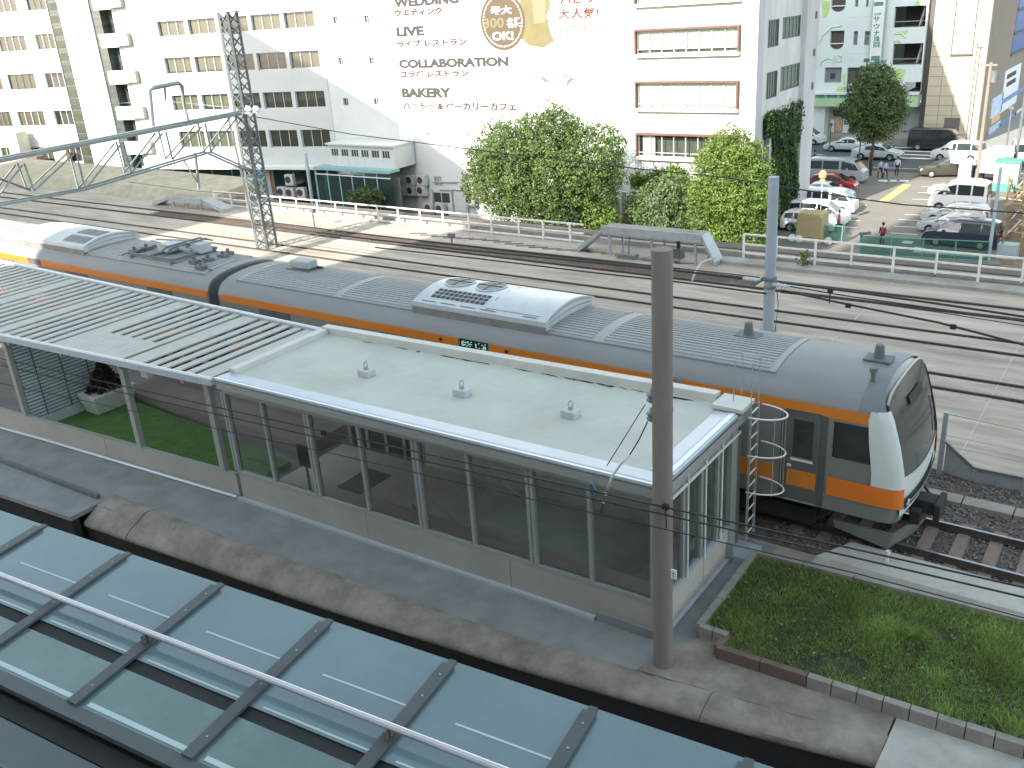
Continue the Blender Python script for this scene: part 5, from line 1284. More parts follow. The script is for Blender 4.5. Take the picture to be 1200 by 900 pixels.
sign('LIVE', 464.5, 31, 497, 42.5, M_lt); sign('ライブ レストラン', 465, 45.5, 547, 54.5, M_lk, .05)
sign('COLLABORATION', 467.5, 68, 596, 79, M_lt); sign('コラボ レストラン', 469, 82, 549, 90.5, M_lk, .05)
sign('BAKERY', 471, 103, 529, 114.5, M_lt); sign('ハニトー & ベーカリーカフェ', 472, 120, 605, 129, M_lk, .05)
def disc(cx, cy, r, m, nm, d, n=40, ring_=0):
    u, v = PS.px(cx, cy); R_ = abs(PS.px(cx+r, cy)[0]-u)
    mb = MB()
    if ring_:
        for k in range(n): 
            a = 2*PI*k/n; mb.v += [PS.pt(u+R_*math.cos(a), v+R_*math.sin(a), d), PS.pt(u+(R_-ring_)*math.cos(a), v+(R_-ring_)*math.sin(a), d)]
        for k in range(n):
            if ring_ < .1 or True: mb.f.append((2*k, 2*((k+1) % n), 2*((k+1) % n)+1, 2*k+1))
    else: mb.prism([PS.pt(u+R_*math.cos(2*PI*k/n), v+R_*math.sin(2*PI*k/n), .004) for k in range(n)], PS.n*(d-.004))
    return build(nm, mb, m, sb)
disc(589, 25, 26.5, M_gold, 'round_badge', .02)
u, v = PS.px(589, 25); R_ = abs(PS.px(589+23.5, 25)[0]-u)
mb = MB()
for k in range(48):
    a = 2*PI*k/48; b = a+2*PI/48*.6; mb.quad(PS.pt(u+R_*math.cos(a), v+R_*math.sin(a), .026), PS.pt(u+R_*math.cos(b), v+R_*math.sin(b), .026), PS.pt(u+(R_-.1)*math.cos(b), v+(R_-.1)*math.sin(b), .026), PS.pt(u+(R_-.1)*math.cos(a), v+(R_-.1)*math.sin(a), .026))
build('badge_stitching', mb, M_wl, sb, recalc=False)['kind'] = 'stuff'
def sign2(*a, **k):
    o = sign(*a, **k)
    if o:
        for v_ in o.data.vertices: v_.co -= V(0, .022, 0)
sign2('最大', 575, 7, 600, 17, M_wl, .03); sign2('300', 567, 21, 591, 33, M_yel, .03); sign2('名様', 594, 20.5, 611, 32.5, M_wl, .03); sign2('OK!', 577, 37, 602, 47, M_wl, .03)
# golden toast picture: simple stacked block shapes
M_toast = mat('toast_gold', (.17, .145, .07), .8, .12, 1.2); M_toastl = mat('toast_pale', (.21, .19, .115), .8, .06, 1.5)
def polyp(nm, pts, m, d):
    build(nm, MB().prism([PS.pt(*PS.px(x, y), .003) for x, y in pts], PS.n*(d-.003)), m, sb)
polyp('toast_picture', [(610, -20), (646, -20), (644, 8), (640, 20), (648, 38), (650, 48), (637, 56), (622, 54), (611, 46), (609, 20)], M_toast, .012)
polyp('toast_picture', [(622, -20), (640, -20), (639, 26), (626, 28)], M_toastl, .018)
disc(676, 22, 35.5, M_wl, 'round_badge', .022); disc(676, 22, 35.5, M_pale, 'badge_ring', .026, ring_=.07)
def sign3(*a, **k):
    o = sign(*a, **k)
    if o:
        for v_ in o.data.vertices: v_.co -= V(0, .026, 0)
sign3('ハピリ', 656, -8, 696, 4, M_red, .03); sign3('大人気!', 654, 9, 702, 22, M_red, .025); sign3('ハニトー', 655, 28, 705, 39, M_yel, .02)
polyp('blue_mark', [(632, 90), (637, 90), (643, 95), (644, 98), (637, 95)], M_cy, .01)
polyp('blue_mark', [(664, 96), (668, 91), (677, 92), (670, 95), (664, 102)], M_cy, .01)
polyp('blue_mark', [(660, 90), (664, 86), (669, 85), (664, 89), (660, 94)], mat('pale_cyan_mark', (.13, .165, .17), .8, .05), .01)
polyp('blue_mark', [(712, 107), (718, 106), (718, 107), (712, 108)], mat('pale_cyan_mark', (.55, .74, .74)), .01)
for x, y in ((501, 155), (548, 155), (586, 149)):
    u, v = PS.px(x, y); m_ = MB(); PS.box(m_, u-.12, u+.12, v-.15, v+.15, .003, .22); build('wall_lamp', m_, M_greyc, sb)
# ---- equipment on the sign building's foot
def ac_unit(pl, x, y, w_=.95, h_=.85, lab='', d=.15, grp='outdoor air conditioning units on the white sign wall'):
    u, v = pl.px(x, y); c_ = pl.pt(u, v, 0)
    t = thing('ac_unit', lab, 'ac unit', c_, grp)
    m_ = MB(); pl.box(m_, u-w_/2, u+w_/2, v-h_/2, v+h_/2, d, d+.45); build('casing', m_, mat('ac_casing', (.56, .55, .51), .6, .05), t)
    f_ = MB(); N = 14; R0 = h_*.36; uc = u-w_*.12
    f_.poly([pl.pt(uc+R0*math.cos(2*PI*k/N), v+R0*math.sin(2*PI*k/N), d+.455) for k in range(N)]); build('fan_grille', f_, M_acg, t, recalc=False)
    m_ = MB(); pl.box(m_, u-w_/2, u+w_/2, v-h_/2-.1, v-h_/2-.005, .003, d+.4); build('wall_bracket', m_, M_steel, t)
    return t
nmx = {0: 'left', 1: 'right'}
for i, (x, y) in enumerate(((485, 210), (498, 210))): ac_unit(PS, x, y, lab='upper-row air conditioning unit on the white sign wall, '+nmx[i]+' of the pair')
for i, (x, y) in enumerate(((474, 222), (486, 222), (498, 222))): ac_unit(PS, x, y, lab='air conditioning unit in the lower row of three on the white sign wall, '+('leftmost', 'middle', 'rightmost')[i])
for i, (x, y) in enumerate(((507, 242), (520, 243))): ac_unit(PS, x, y, lab='air conditioning unit at ground level below the dark window, '+nmx[i]+' one')
for i, (x, y) in enumerate(((554, 206), (554, 219), (555, 233))): ac_unit(PS, x, y, lab='air conditioning unit beside the large tree on the white wall, '+('top', 'middle', 'bottom')[i]+' of three')
o = PS.rect(509, 226, 527, 237); m_ = MB(); PS.box(m_, *o, .004, .03); build('service_window', m_, M_dark, sb); m_ = MB(); PS.box(m_, (o[0]+o[1])/2-.04, (o[0]+o[1])/2+.04, o[2], o[3], .032, .06); build('service_window_bar', m_, M_frame, sb)
o = PS.rect(534, 227, 546, 247); m_ = MB(); PS.box(m_, *o, .004, .05); build('service_door', m_, M_white2, sb)
for x0, y0, x1, y1 in ((508, 213, 536, 213), (516, 222, 546, 222), (507, 222, 507, 240), (530, 224, 530, 248), (547, 215, 547, 250), (510, 206, 510, 216), (513, 206, 513, 216), (516, 206, 516, 216)):
    a = PS.pt(*PS.px(x0, y0), .12); b = PS.pt(*PS.px(x1, y1), .12)
    if abs(x0-x1) < 1: b = V(a.x, a.y, b.z)
    build('pipe', MB().tube(a, b, .07, 6), mat('duct_grey', (.42, .45, .45), .6, .1), sb)

# ---- narrow pale building with small square windows
nb_ = thing('narrow_building', 'narrow pale building with small square windows left of the sign wall', 'building', PS.pt((US0+UB0)/2, ZL))
nops = [PS.rect(390.5, 19.5, 399, 28.5), PS.rect(427, 18, 435.5, 27), PS.rect(396, 67.5, 404.5, 76), PS.rect(432, 67.5, 440.5, 75.5), PS.rect(401.5, 115, 410, 124), PS.rect(436.5, 115, 444.5, 123)]
uL = sum(o[0] for o in nops[::2])/3; uR = sum(o[0] for o in nops[1::2])/3
nops = [((uL if i % 2 == 0 else uR), (uL if i % 2 == 0 else uR)+.62, o[2], o[3]) for i, o in enumerate(nops)]
build('wall', shell(facade(PS, US0+.02, UB0-.02, ZL, 22, nops, .2), PS, US0+.02, UB0-.02, ZL, 22, 12), M_white2, nb_, recalc=False)
for o in nops: window(nb_, PS, o, .17, 2, M_curt, M_frame, bar=.05)
# lean-to with six windows and the glazed shop below
lo_ = thing('shop_annexe', 'low annexe with six small windows above a teal glazed terrace', 'building', PS.pt((US0+UB0)/2, ZL, 3))
PA = Pl((-62, 43.2, 0), 0.0)
ua, ub = PA.px(386, 185)[0], PA.px(462, 185)[0]
vt_, vb_ = PA.px(425, 171)[1], PA.px(425, 196)[1]
aops = []
for k in range(6):
    x = 387.5+11.7*k; o = PA.rect(x, 174, x+8.5, 183); aops.append((ua+.35+(ub-ua-.5)*k/6, ua+.35+(ub-ua-.5)*k/6+.9, o[2], o[3]))
vv = (aops[0][2], aops[0][3]); aops = [(a, b, vv[0], vv[1]) for a, b, _, _ in aops]
build('upper_wall', shell(facade(PA, ua, ub, vb_, vt_, aops, .1), PA, ua, ub, vb_, vt_, 2.7), mat('annexe_cladding', (.55, .57, .55), .7, .08, 2, stretch=(4, 4, .1)), lo_, recalc=False)
for o in aops: window(lo_, PA, o, .08, 3, M_curt, M_frame, bar=.05)
m_ = MB(); PA.box(m_, ua-.1, ub+.1, vt_+.003, vt_+.15, -2.7, .25); build('roof', m_, M_parap, lo_)
m_ = MB(); PA.box(m_, ua-1.2, ub, vb_-.25, vb_-.003, -.5, 1.0); build('terrace_awning', m_, mat('teal_awning', (.25, .42, .43), .5, .1), lo_)
m_ = MB(); PA.box(m_, ua-1.2, ub+.1, ZL, vb_-.8, -.3, -.1); build('shop_wall', m_, mat('shop_back', (.16, .17, .15), .9, .3, 1), lo_)
for k in range(6):
    a = lerp(ua-1.2, ub, k/6)
    gq = MB().quad(PA.pt(a+.05, ZL+.5, .8), PA.pt(a+(ub-ua+1.2)/6-.05, ZL+.5, .8), PA.pt(a+(ub-ua+1.2)/6-.05, vb_-.7, .8), PA.pt(a+.05, vb_-.7, .8)); build('terrace_pane', gq, M_teal, lo_, recalc=False)
    m_ = MB(); PA.box(m_, a-.05, a+.05, ZL, vb_-.26, .76, .86); build('terrace_post', m_, mat('teal_paint', (.28, .48, .47), .5, .08), lo_)
m_ = MB(); PA.box(m_, ua-1.2, ub, vb_-.70, vb_-.62, .75, .9); build('terrace_beam', m_, M_wht, lo_)
# ---- middle office block, turned a little toward the tracks
ANG = R(12.5)
c0 = PS.pt(US0, 0)
PM = Pl((c0.x, c0.y, 0), ANG)
mo = thing('office_block', 'pale tiled office block with rows of curtained windows behind the lattice mast', 'building', PM.pt(-12, ZL))
rows = [[(186, 218), (221, 251), (258, 293), (296, 331), (335, 370), 18, 37], [(193, 225), (229, 261), (265, 298), (302, 336), (340, 376), 63, 83], [(200, 231), (236, 267), (271, 303), (308, 342), (345, 381), 109, 128], [(208, 239), (244, 276), (281, 311), (314, 347), (351, 386), 153, 173]]
mops = []; 
colu = []
for c_ in range(5):
    cu_ = [PM.px((r_[c_][0]+r_[c_][1])/2, (r_[5]+r_[6])/2)[0] for r_ in rows]; colu.append(sum(cu_)/4)
stepu = (colu[-1]-colu[0])/4
rowv = [(PM.px(290, r_[6])[1], PM.px(290, r_[5])[1]) for r_ in rows]
hw_ = stepu*.44; 
for i, (v0, v1) in enumerate(rowv):
    for c_ in range(5): mops.append((colu[c_]-hw_, colu[c_]+hw_, v0, v1))
pitch = (rowv[0][0]-rowv[-1][0])/3
for k in (1, 2):
    for c_ in range(5): mops.append((colu[c_]-hw_, colu[c_]+hw_, rowv[0][0]+pitch*k, rowv[0][1]+pitch*k))
um0 = PM.px(168, 150)[0]
vshop = PM.px(280, 192)[1]
build('wall', shell(facade(PM, um0, -.02, vshop, 20, mops, .30), PM, um0, -.02, vshop, 20, 12), M_tile, mo, recalc=False)
for i, o in enumerate(mops): window(mo, PM, o, .27, 3, M_curt, M_frame, M_pane, drop=random.choice((0, 0, 0, .2)), bar=.05)
for c_ in range(5):
    pass
for v0, v1 in rowv[1:]+[(rowv[-1][0]-pitch, rowv[-1][1]-pitch)]:
    m_ = MB(); zc_ = v1+(pitch-(rowv[0][1]-rowv[0][0]))/2; PM.box(m_, um0, -.03, zc_-.02, zc_+.02, .002, .012); build('tile_joint', m_, M_greyc, mo)
# ground floor shops and canopy
m_ = MB(); PM.box(m_, um0+.2, -.3, vshop-.28, vshop-.02, -2, 1.5); build('shop_canopy', m_, M_wht, mo)
m_ = MB(); PM.box(m_, um0+.2, -.3, ZL, vshop-.29, -3, -.6); build('shop_back_wall', m_, mat('shop_interior', (.20, .21, .19), .8, .4, .5), mo)
n = 9
for k in range(n):
    a = lerp(um0+.3, -.4, k/n); b = lerp(um0+.3, -.4, (k+1)/n)
    if k == 5:
        m_ = MB(); PM.box(m_, a+.1, b-.1, ZL, vshop-.4, -.3, -.1); build('orange_doorway', m_, mat('orange_brown_door', (.36, .18, .10), .7, .1), mo)
        m_ = MB(); PM.box(m_, a+.5, b-.4, ZL, vshop-.6, -.09, -.04); build('door_leaf', m_, M_white2, mo); continue
    build('shop_pane', MB().quad(PM.pt(a+.05, ZL+.3, -.1), PM.pt(b-.05, ZL+.3, -.1), PM.pt(b-.05, vshop-.35, -.1), PM.pt(a+.05, vshop-.35, -.1)), M_teal, mo, recalc=False)
    m_ = MB(); PM.box(m_, a-.04, a+.05, ZL, vshop-.3, -.14, -.04); build('shop_mullion', m_, mat('teal_paint', (.28, .48, .47)), mo)
# things on the pavement in front of the shops
def pbox(name, lab, cat, x, y, w_, h_, d_, m, pl=PM, dd=1.6, grp=None):
    u, v = pl.px(x, y); t = MB(); pl.box(t, u-w_/2, u+w_/2, v-h_/2, v+h_/2, dd, dd+d_); return tag(build(name, t, m, bevel=.03), lab, cat, grp)
pbox('covered_stack', 'bright blue tarpaulin-covered stack in front of the shops', 'tarpaulin', 316, 213, 1.3, 2.2, .8, mat('blue_sheet', (.10, .33, .45), .6, .15))
for i, (x, y) in enumerate(((341, 221), (351, 222), (364, 222), (350, 207))):
    ac_unit(PM, x, y, .9, .95, ('grey outdoor unit in front of the teal shops, leftmost of the lower three', 'grey outdoor unit in front of the teal shops, middle of the lower three', 'grey outdoor unit in front of the teal shops, rightmost of the lower three', 'grey outdoor unit stacked above the others by the teal shops')[i], 1.2, 'outdoor units by the teal shops')
pbox('white_cabinet', 'low white display cabinet behind the lattice mast by the shops', 'cabinet', 283, 219, 2.0, 1.2, .6, M_white2)
lp = PM.pt(*PM.px(379, 215), 2.2)
tag(build('white_post', MB().tube((lp.x, lp.y, ZL), (lp.x, lp.y, FY(378, 180, lp.y).z), .16, 8), mat('teal_white', (.5, .6, .6), .5, .05)), 'pale teal round post standing before the shop annexe', 'post')

# ---- left tower with glazed strip, white pier and balconies
lt_ = thing('left_tower', 'tall white tower block at far left with dark glazed strips and balconies', 'building', PM.pt(-36, ZL))
uA = PM.px(-140, 100)[0]; uS0 = (PM.px(54, 0)[0]+PM.px(91, 164)[0])/2; uS1 = (PM.px(67, 0)[0]+PM.px(103, 164)[0])/2; uP1 = (PM.px(102, 0)[0]+PM.px(140, 170)[0])/2
lops = [PM.rect(*q) for q in ((-6, -2, 22, 15), (30, -3, 57, 15), (-6, 41, 31, 61), (45, 41, 66, 61), (-4, 87, 40, 105), (55, 87, 77, 105), (10, 129, 51, 148), (62, 130, 87, 149), (-20, 172, 6, 187))]
ua0 = sum(o[0] for o in lops[0:8:2])/4; wA = 3.0
uw1 = sum(o[1] for o in lops[0:8:2])/4
uw2 = sum(o[0] for o in lops[1:8:2])/4
vts = [(lops[i][2], lops[i][3]) for i in (0, 2, 4, 6)]
dv = (vts[0][0]-vts[3][0])/3
hv = sum(b-a for a, b in vts)/4
base = sum(v[0]+dv*i for i, v in enumerate(vts))/4
vr = [base-dv*i for i in range(-3, 5)]
lw_ = []
for v0 in vr:
    lw_.append((uw1-4.0, uw1, v0, v0+hv)); lw_.append((uw2, uS0-.05, v0, v0+hv)); lw_.append((uw1-8.0, uw1-5.0, v0, v0+hv))
build('wall', shell(facade(PM, uA, uS0, ZL, 24, lw_, .22), PM, uA, uS0, ZL, 24, 13), M_white, lt_, recalc=False)
for i, o in enumerate(lw_): window(lt_, PM, o, .18, 4 if i % 3 != 1 else 3, M_blind if random.random() < .8 else None, M_dsteel if i % 5 == 0 else M_frame, M_pane, bar=.06)
m_ = MB(); PM.box(m_, uS0, uS1, ZL, 24, -1.2, -.10); gs = build('glazed_strip', m_, M_darkgl, lt_)
k = 0; z = -5.5
while z < 14:
    m_ = MB(); PM.box(m_, uS0+.01, uS1-.01, z, z+.09, -.098, -.05); build('transom', m_, mat('olive_transom', (.10, .10, .075), .5, .1), gs)
    m_ = MB(); PM.box(m_, uS0+.01, uS1-.01, z+.25, z+.95, -.098, -.07); build('spandrel', m_, mat('olive_glass', (.055, .058, .038), .3, .3, 1), gs); z += 1.2
m_ = MB(); PM.box(m_, uS1, uP1, ZL, 24, -3, .02); build('pier', m_, M_white, lt_)
uR1 = um0-.02
m_ = MB(); PM.box(m_, uP1, uR1, ZL, 24, -4, -1.0); rc = build('recess_wall', m_, M_darkgl, lt_)
uC = uP1+(uR1-uP1)*.30
m_ = MB(); PM.box(m_, uP1+.01, uC, ZL, 24, -.99, -.12); build('stair_glazing', m_, M_darkgl, lt_)
m_ = MB(); PM.box(m_, uR1-.9, uR1, ZL, 24, -.99, .0); build('return_wall', m_, M_white, lt_)
bal = [PM.px(138, y)[1] for y in (2, 48, 92, 135, 173)]
db = (bal[0]-bal[-1])/4
for k in range(-2, 5):
    v0 = bal[0]-db*k
    b_ = MB(); PM.box(b_, uC, uR1-.35, v0-.62, v0+.66, .05, .55); bb_ = build('balcony_front', b_, M_white, lt_)
    b_ = MB(); PM.box(b_, uC, uR1-.35, v0-.62, v0-.45, -.95, .04); build('balcony_slab', b_, M_white2, bb_)
    b_ = MB(); PM.box(b_, uC+1.3, uC+1.55, v0+.9, v0+2.2, -.95, -.85); build('curtain_strip', b_, M_curt, bb_)
    b_ = MB(); PM.box(b_, uR1-.30, uR1+.9, v0-.5, v0+.6, .003, .5); build('meter_cabinet', b_, mat('tan_cabinet', (.42, .40, .33), .7, .1), bb_)
# roof-level box, shed things at the foot of the left tower
pbox('roof_shed', 'tan box with dark side at the foot of the left tower behind the truss', 'shed', 34, 170, 1.6, 3.2, 1.5, mat('tan_box', (.5, .49, .41), .8, .1), PM, .5)
pbox('shop_awning', 'brown awning with orange panel at the foot of the left tower', 'awning', 52, 188, 2.2, 1.4, 1.2, mat('brown_awning', (.15, .10, .085), .8, .1), PM, .6)
pbox('orange_panel', 'orange-pink panel beside the brown awning at the left tower foot', 'panel', 79, 190, 1.8, 2.8, .3, mat('orange_pink', (.62, .36, .25), .8, .1), PM, .4)

# ================================================================== car park, street and the buildings on it
lot = struct('parking_lot', MB().poly([V(-21.3, 44, ZL+.004), V(-2, 47, ZL+.004), V(-7, 75.5, ZL+.004), V(-28, 75.5, ZL+.004), V(-28, 57.5, ZL+.004), V(-21.3, 57.5, ZL+.004)]), M_lot)
road = struct('street', MB().quad(V(-160, 76.5, ZL+.006), V(90, 76.5, ZL+.006), V(90, 90.2, ZL+.006), V(-160, 90.2, ZL+.006)), M_road)
for y in (77.4, 83.4, 89.4):
    if y == 83.4:
        dm = mesh('lane_dash', MB().quad(V(-1.6, -.08, 0), V(1.6, -.08, 0), V(1.6, .08, 0), V(-1.6, .08, 0)), M_line)
        for k in range(-9, 6): piece('lane_dash', dm, road, (6*k, y, ZL+.010))
    else: build('edge_line', MB().quad(V(-160, y-.07, ZL+.010), V(90, y-.07, ZL+.010), V(90, y+.07, ZL+.010), V(-160, y+.07, ZL+.010)), M_line, road)
for k in range(4):
    a = G(1062+3*k, 173+4.2*k, ZL); build('crossing_bar', MB().quad(V(a.x-1.2, a.y-.25, ZL+.012), V(a.x+2.6, a.y-.25, ZL+.012), V(a.x+2.6, a.y+.25, ZL+.012), V(a.x-1.2, a.y+.25, ZL+.012)), M_line, road)
struct('pavement', MB().box(-160, 90, 90.3, 130, ZL-.05, ZL+.13), M_pave)
struct('near_pavement', MB().box(-160, -24, 74.9, 76.3, ZL-.05, ZL+.12).box(-4, 90, 74, 76.3, ZL-.05, ZL+.12), M_pave)
lm_ = mesh('bay_line', MB().quad(V(-.9, -.06, 0), V(.9, -.06, 0), V(.9, .06, 0), V(-.9, .06, 0)), M_line)
for q in ((1006, 233), (1002, 240), (998, 249), (994, 258), (990, 266), (1093, 219), (1088, 226), (1083, 234), (1079, 242), (1075, 252), (1068, 258), (1063, 266), (1059, 274)):
    p = G(q[0], q[1], ZL); piece('bay_line', lm_, lot, (p.x, p.y, ZL+.010), (0, 0, R(5)))
p = G(1048, 229, ZL); q = G(1058, 220, ZL)
build('yellow_stripe', MB().quad(V(p.x-.55, p.y-2.4, ZL+.010), V(p.x+.15, p.y-2.4, ZL+.010), V(q.x+.35, q.y+1.4, ZL+.010), V(q.x-.35, q.y+1.4, ZL+.010)), M_yline, lot)
for q in ((1036, 212), (1047, 212), (1058, 212)):
    p = G(q[0], q[1], ZL); build('painted_arrow', MB().quad(V(p.x-.5, p.y-.3, ZL+.010), V(p.x+.5, p.y-.3, ZL+.010), V(p.x+.4, p.y+.5, ZL+.010), V(p.x-.5, p.y+.3, ZL+.010)), M_line, lot)
for q0, q1 in (((1072, 291), (1085, 294)), ((1070, 296), (1155, 302))):
    a, b = G(*q0, ZL), G(*q1, ZL); build('wheel_stop', MB().bar(a+V(0, 0, .06), b+V(0, 0, .06), .2, .1), M_line, lot)
a = G(1063, 284, ZL); build('painted_box', MB().quad(V(a.x-.3, a.y-.35, ZL+.011), V(a.x+.35, a.y-.35, ZL+.011), V(a.x+.35, a.y+.35, ZL+.011), V(a.x-.3, a.y+.35, ZL+.011)), M_line, lot)

# ---- green-and-white building across the street
M_gw = mat('pale_mint_wall', (.62, .68, .65), .75, .05, .6); M_lg = mat('leaf_green_print', (.42, .56, .22), .8, .15, .5); M_mg = mat('mint_print', (.50, .64, .50), .8, .1, .5)
M_gcan = mat('green_canopy', (.40, .55, .34), .7, .08, .6)
PG = Pl((-32.6, 92, 0), 0.0)
g0, g1 = PG.px(954, 80)[0], PG.px(1086, 80)[0]
gb_ = thing('green_leaf_building', 'white building with green leaf prints and half-round openings across the street', 'building', PG.pt((g0+g1)/2, ZL))
zb_ = PG.px(1000, 108)[1]
gops = [PG.rect(972.5, 36, 989, 58), PG.rect(974, -6, 991, 14), PG.rect(966, 79, 986, 97), PG.rect(1000, 36.5, 1005, 53), PG.rect(1013, 36.5, 1019, 53), PG.rect(1002, -6, 1006, 8), PG.rect(1015, -6, 1018, 8), PG.rect(992, 79, 1016, 107),
        PG.rect(1048, 7, 1085, 32), PG.rect(1046, 51, 1081, 76), PG.rect(1060, 96, 1079, 108)]
xr_ = g1-.12
gops = [(a, min(b, xr_), c, d) for a, b, c, d in gops]
g1_ = PG.px(1083, 60)[0]
build('wall', shell(facade(PG, g0, g1_, zb_, 20, gops, .5), PG, g0, g1_, zb_, 20, 14), M_gw, gb_, recalc=False)
for i, o in enumerate(gops):
    u0, u1, v0, v1 = o
    if i in (0, 1):
        build('opening_shade', MB().quad(PG.pt(u0, v0, -.45), PG.pt(u1, v0, -.45), PG.pt(u1, v1, -.45), PG.pt(u0, v1, -.45)), mat('dim_brown', (.10, .08, .075), .8, .2), gb_, recalc=False)
        # rounded lower corners of the half-round opening
        for s in (0, 1):
            ux = u0 if s == 0 else u1; d_ = 1 if s == 0 else -1; rr = (u1-u0)/2; pts = [PG.pt(ux, v0, .004)]
            for k in range(7):
                a = PI/2*k/6; pts.append(PG.pt(ux+d_*(rr-rr*math.cos(a)), v0+rr*.8-rr*.8*math.sin(a), .004))
            build('rounded_corner', MB().prism(pts, PG.n*-.3), M_gw, gb_)
        m_ = MB(); PG.box(m_, u0, u1, v0+.55, v0+.65, -.3, -.2); build('rail', m_, M_wht, gb_)
    elif i in (8, 9, 10):
        m_ = MB(); PG.box(m_, u0, u1, v0, v1, -5, -4.8); build('deck_back_wall', m_, mat('deck_back', (.16, .15, .14), .9, .2, .5), gb_)
        m_ = MB(); PG.box(m_, u0, u1, v0-.3, v0-.002, -4.8, -.02); build('deck_floor', m_, M_concrete, gb_)
        if i < 10:
            m_ = MB(); m_.bar(PG.pt(lerp(u0, u1, .75), v0+.05, -1.2), PG.pt(lerp(u0, u1, .9), v1-.1, -1.0), .25, .12); build('ramp_edge', m_, M_frame, gb_)
            m_ = MB(); PG.box(m_, u0+.1, u1-.1, v0+.55, v0+.62, -.3, -.24); build('rail', m_, M_steel, gb_)
    else:
        build('opening_shade', MB().quad(PG.pt(u0, v0, -.4), PG.pt(u1, v0, -.4), PG.pt(u1, v1, -.4), PG.pt(u0, v1, -.4)), mat('grey_opening', (.22, .23, .23), .6, .1) if i != 7 else M_room, gb_, recalc=False)
m_ = MB(); o = gops[2]; PG.box(m_, lerp(o[0], o[1], .3), lerp(o[0], o[1], .58), lerp(o[2], o[3], .25), lerp(o[2], o[3], .62), -.39, -.3); build('small_window', m_, M_dark, gb_)
m_ = MB(); o = gops[7]; PG.box(m_, o[0]+.15, o[0]+.75, o[2]+.2, o[2]+.75, -.39, -.3); build('notice', m_, M_mg, gb_)
# leaf prints
def leafprint(pts, m):
    build('leaf_print', MB().prism([PG.pt(*PG.px(x, y), .004) for x, y in pts], PG.n*.008), m, gb_)
leafprint([(963, 0), (972, 2), (973, 10), (969, 20), (964, 22)], M_lg); leafprint([(978, 108), (983, 102), (990, 101), (989, 108)], M_lg)
leafprint([(975, 70), (978, 66), (984, 66), (982, 71), (977, 74)], M_mg); leafprint([(1047, 41), (1052, 37), (1065, 35.5), (1061, 41)], M_lg); leafprint([(1046, 48), (1054, 47), (1056, 50), (1046, 50.5)], M_lg)
leafprint([(1046, 85), (1052, 80), (1061, 82), (1058, 92), (1048, 93)], M_lg); leafprint([(1071, 5), (1076, 0), (1084, 1), (1083, 5)], M_lg)
leafprint([(987.5, 91), (990, 84), (991, 100), (988, 100)], M_lg)
for pts in (((961, 78), (963, 72), (970, 68), (975, 70)), ((960, 50), (964, 42), (975, 32), (986, 30)), ((1050, 40), (1056, 39), (1061, 44)), ((980, 72), (986, 72), (986, 66), (982, 64))):
    build('vine_print', MB().path([PG.pt(*PG.px(x, y), .02) for x, y in pts], .09, 4), M_mg, gb_)
for y0 in (20, 43, 63):
    v = PG.px(1005, y0)[1]; m_ = MB(); PG.box(m_, PG.px(993, 50)[0], PG.px(1020, 50)[0], v-.02, v+.02, .003, .01); build('panel_joint', m_, M_greyc, gb_)
# vertical sign
vs_ = PG.rect(1023, -12, 1034, 72)
vs_ = (PG.px(1022.5, 40)[0], PG.px(1036, 40)[0], vs_[2], vs_[3])
m_ = MB(); PG.box(m_, vs_[0]-.1, vs_[1]+.1, vs_[2]-.08, vs_[3], .25, .5); fb_ = build('vertical_sign', m_, mat('sign_frame_green', (.30, .42, .40), .5, .05), gb_)
m_ = MB(); PG.box(m_, vs_[0], vs_[1], vs_[2], vs_[3], .503, .54); build('sign_face', m_, M_wht, fb_)
M_gl = mat('green_lettering', (.10, .24, .20), .7, .05)
def gsign(b, x0, y0, x1, y1, m=M_gl, d=.54, bold=.03):
    u0, u1, v0, v1 = PG.rect(x0, y0, x1, y1)
    text_part('sign_lettering', b, m, gb_, PG.pt(u0, v0, d), PG.eu, ez, PG.n, w=u1-u0, h=v1-v0, bold=bold)
for ch, y in zip('サウナ浅目', (22, 30.5, 38.5, 45, 52)): gsign(ch, 1025.2, y-3.2, 1032.5, y+3.2)
gsign('大浴場', 1026, 14.5, 1034, 17.5, M_gl, .54, .01)
for q in ((1026, 2, 1037, 6.5), (1022.5, 65, 1032.5, 70.5)):
    u0, u1, v0, v1 = PG.rect(*q); m_ = MB(); PG.box(m_, u0, u1, v0, v1, .541, .56); build('sign_panel', m_, M_gl, fb_)
# shop front with green canopy
zt_c = PG.px(990, 110)[1]; zb_c = PG.px(990, 124)[1]
m_ = MB(); PG.box(m_, g0-.1, g1_, zb_c, zt_c, -.4, .7); gc = build('green_canopy', m_, M_gcan, gb_)
m_ = MB(); PG.box(m_, g0-.1, g1_, zt_c+.003, zt_c+.2, -.4, .9); build('canopy_top', m_, M_wht, gb_)
for x0, x1 in ((959, 969), (971, 984), (986, 1002)):
    u0, u1 = PG.px(x0, 112)[0], PG.px(x1, 112)[0]; v = PG.px(980, 112)[1]; m_ = MB(); PG.box(m_, u0, u1, v-.16, v+.16, .703, .73); build('canopy_letters', m_, M_gl, gc)
m_ = MB(); PG.box(m_, g0, g1_, ZL+.13, zb_c-.003, -3, -1.6); build('shop_wall', m_, mat('shop_wall_beige', (.40, .38, .33), .8, .1, .8), gb_)
m_ = MB(); PG.box(m_, g0, PG.px(966, 140)[0], ZL+.13, zb_c-.003, -1.59, -.05); build('shop_pier', m_, M_gw, gb_)
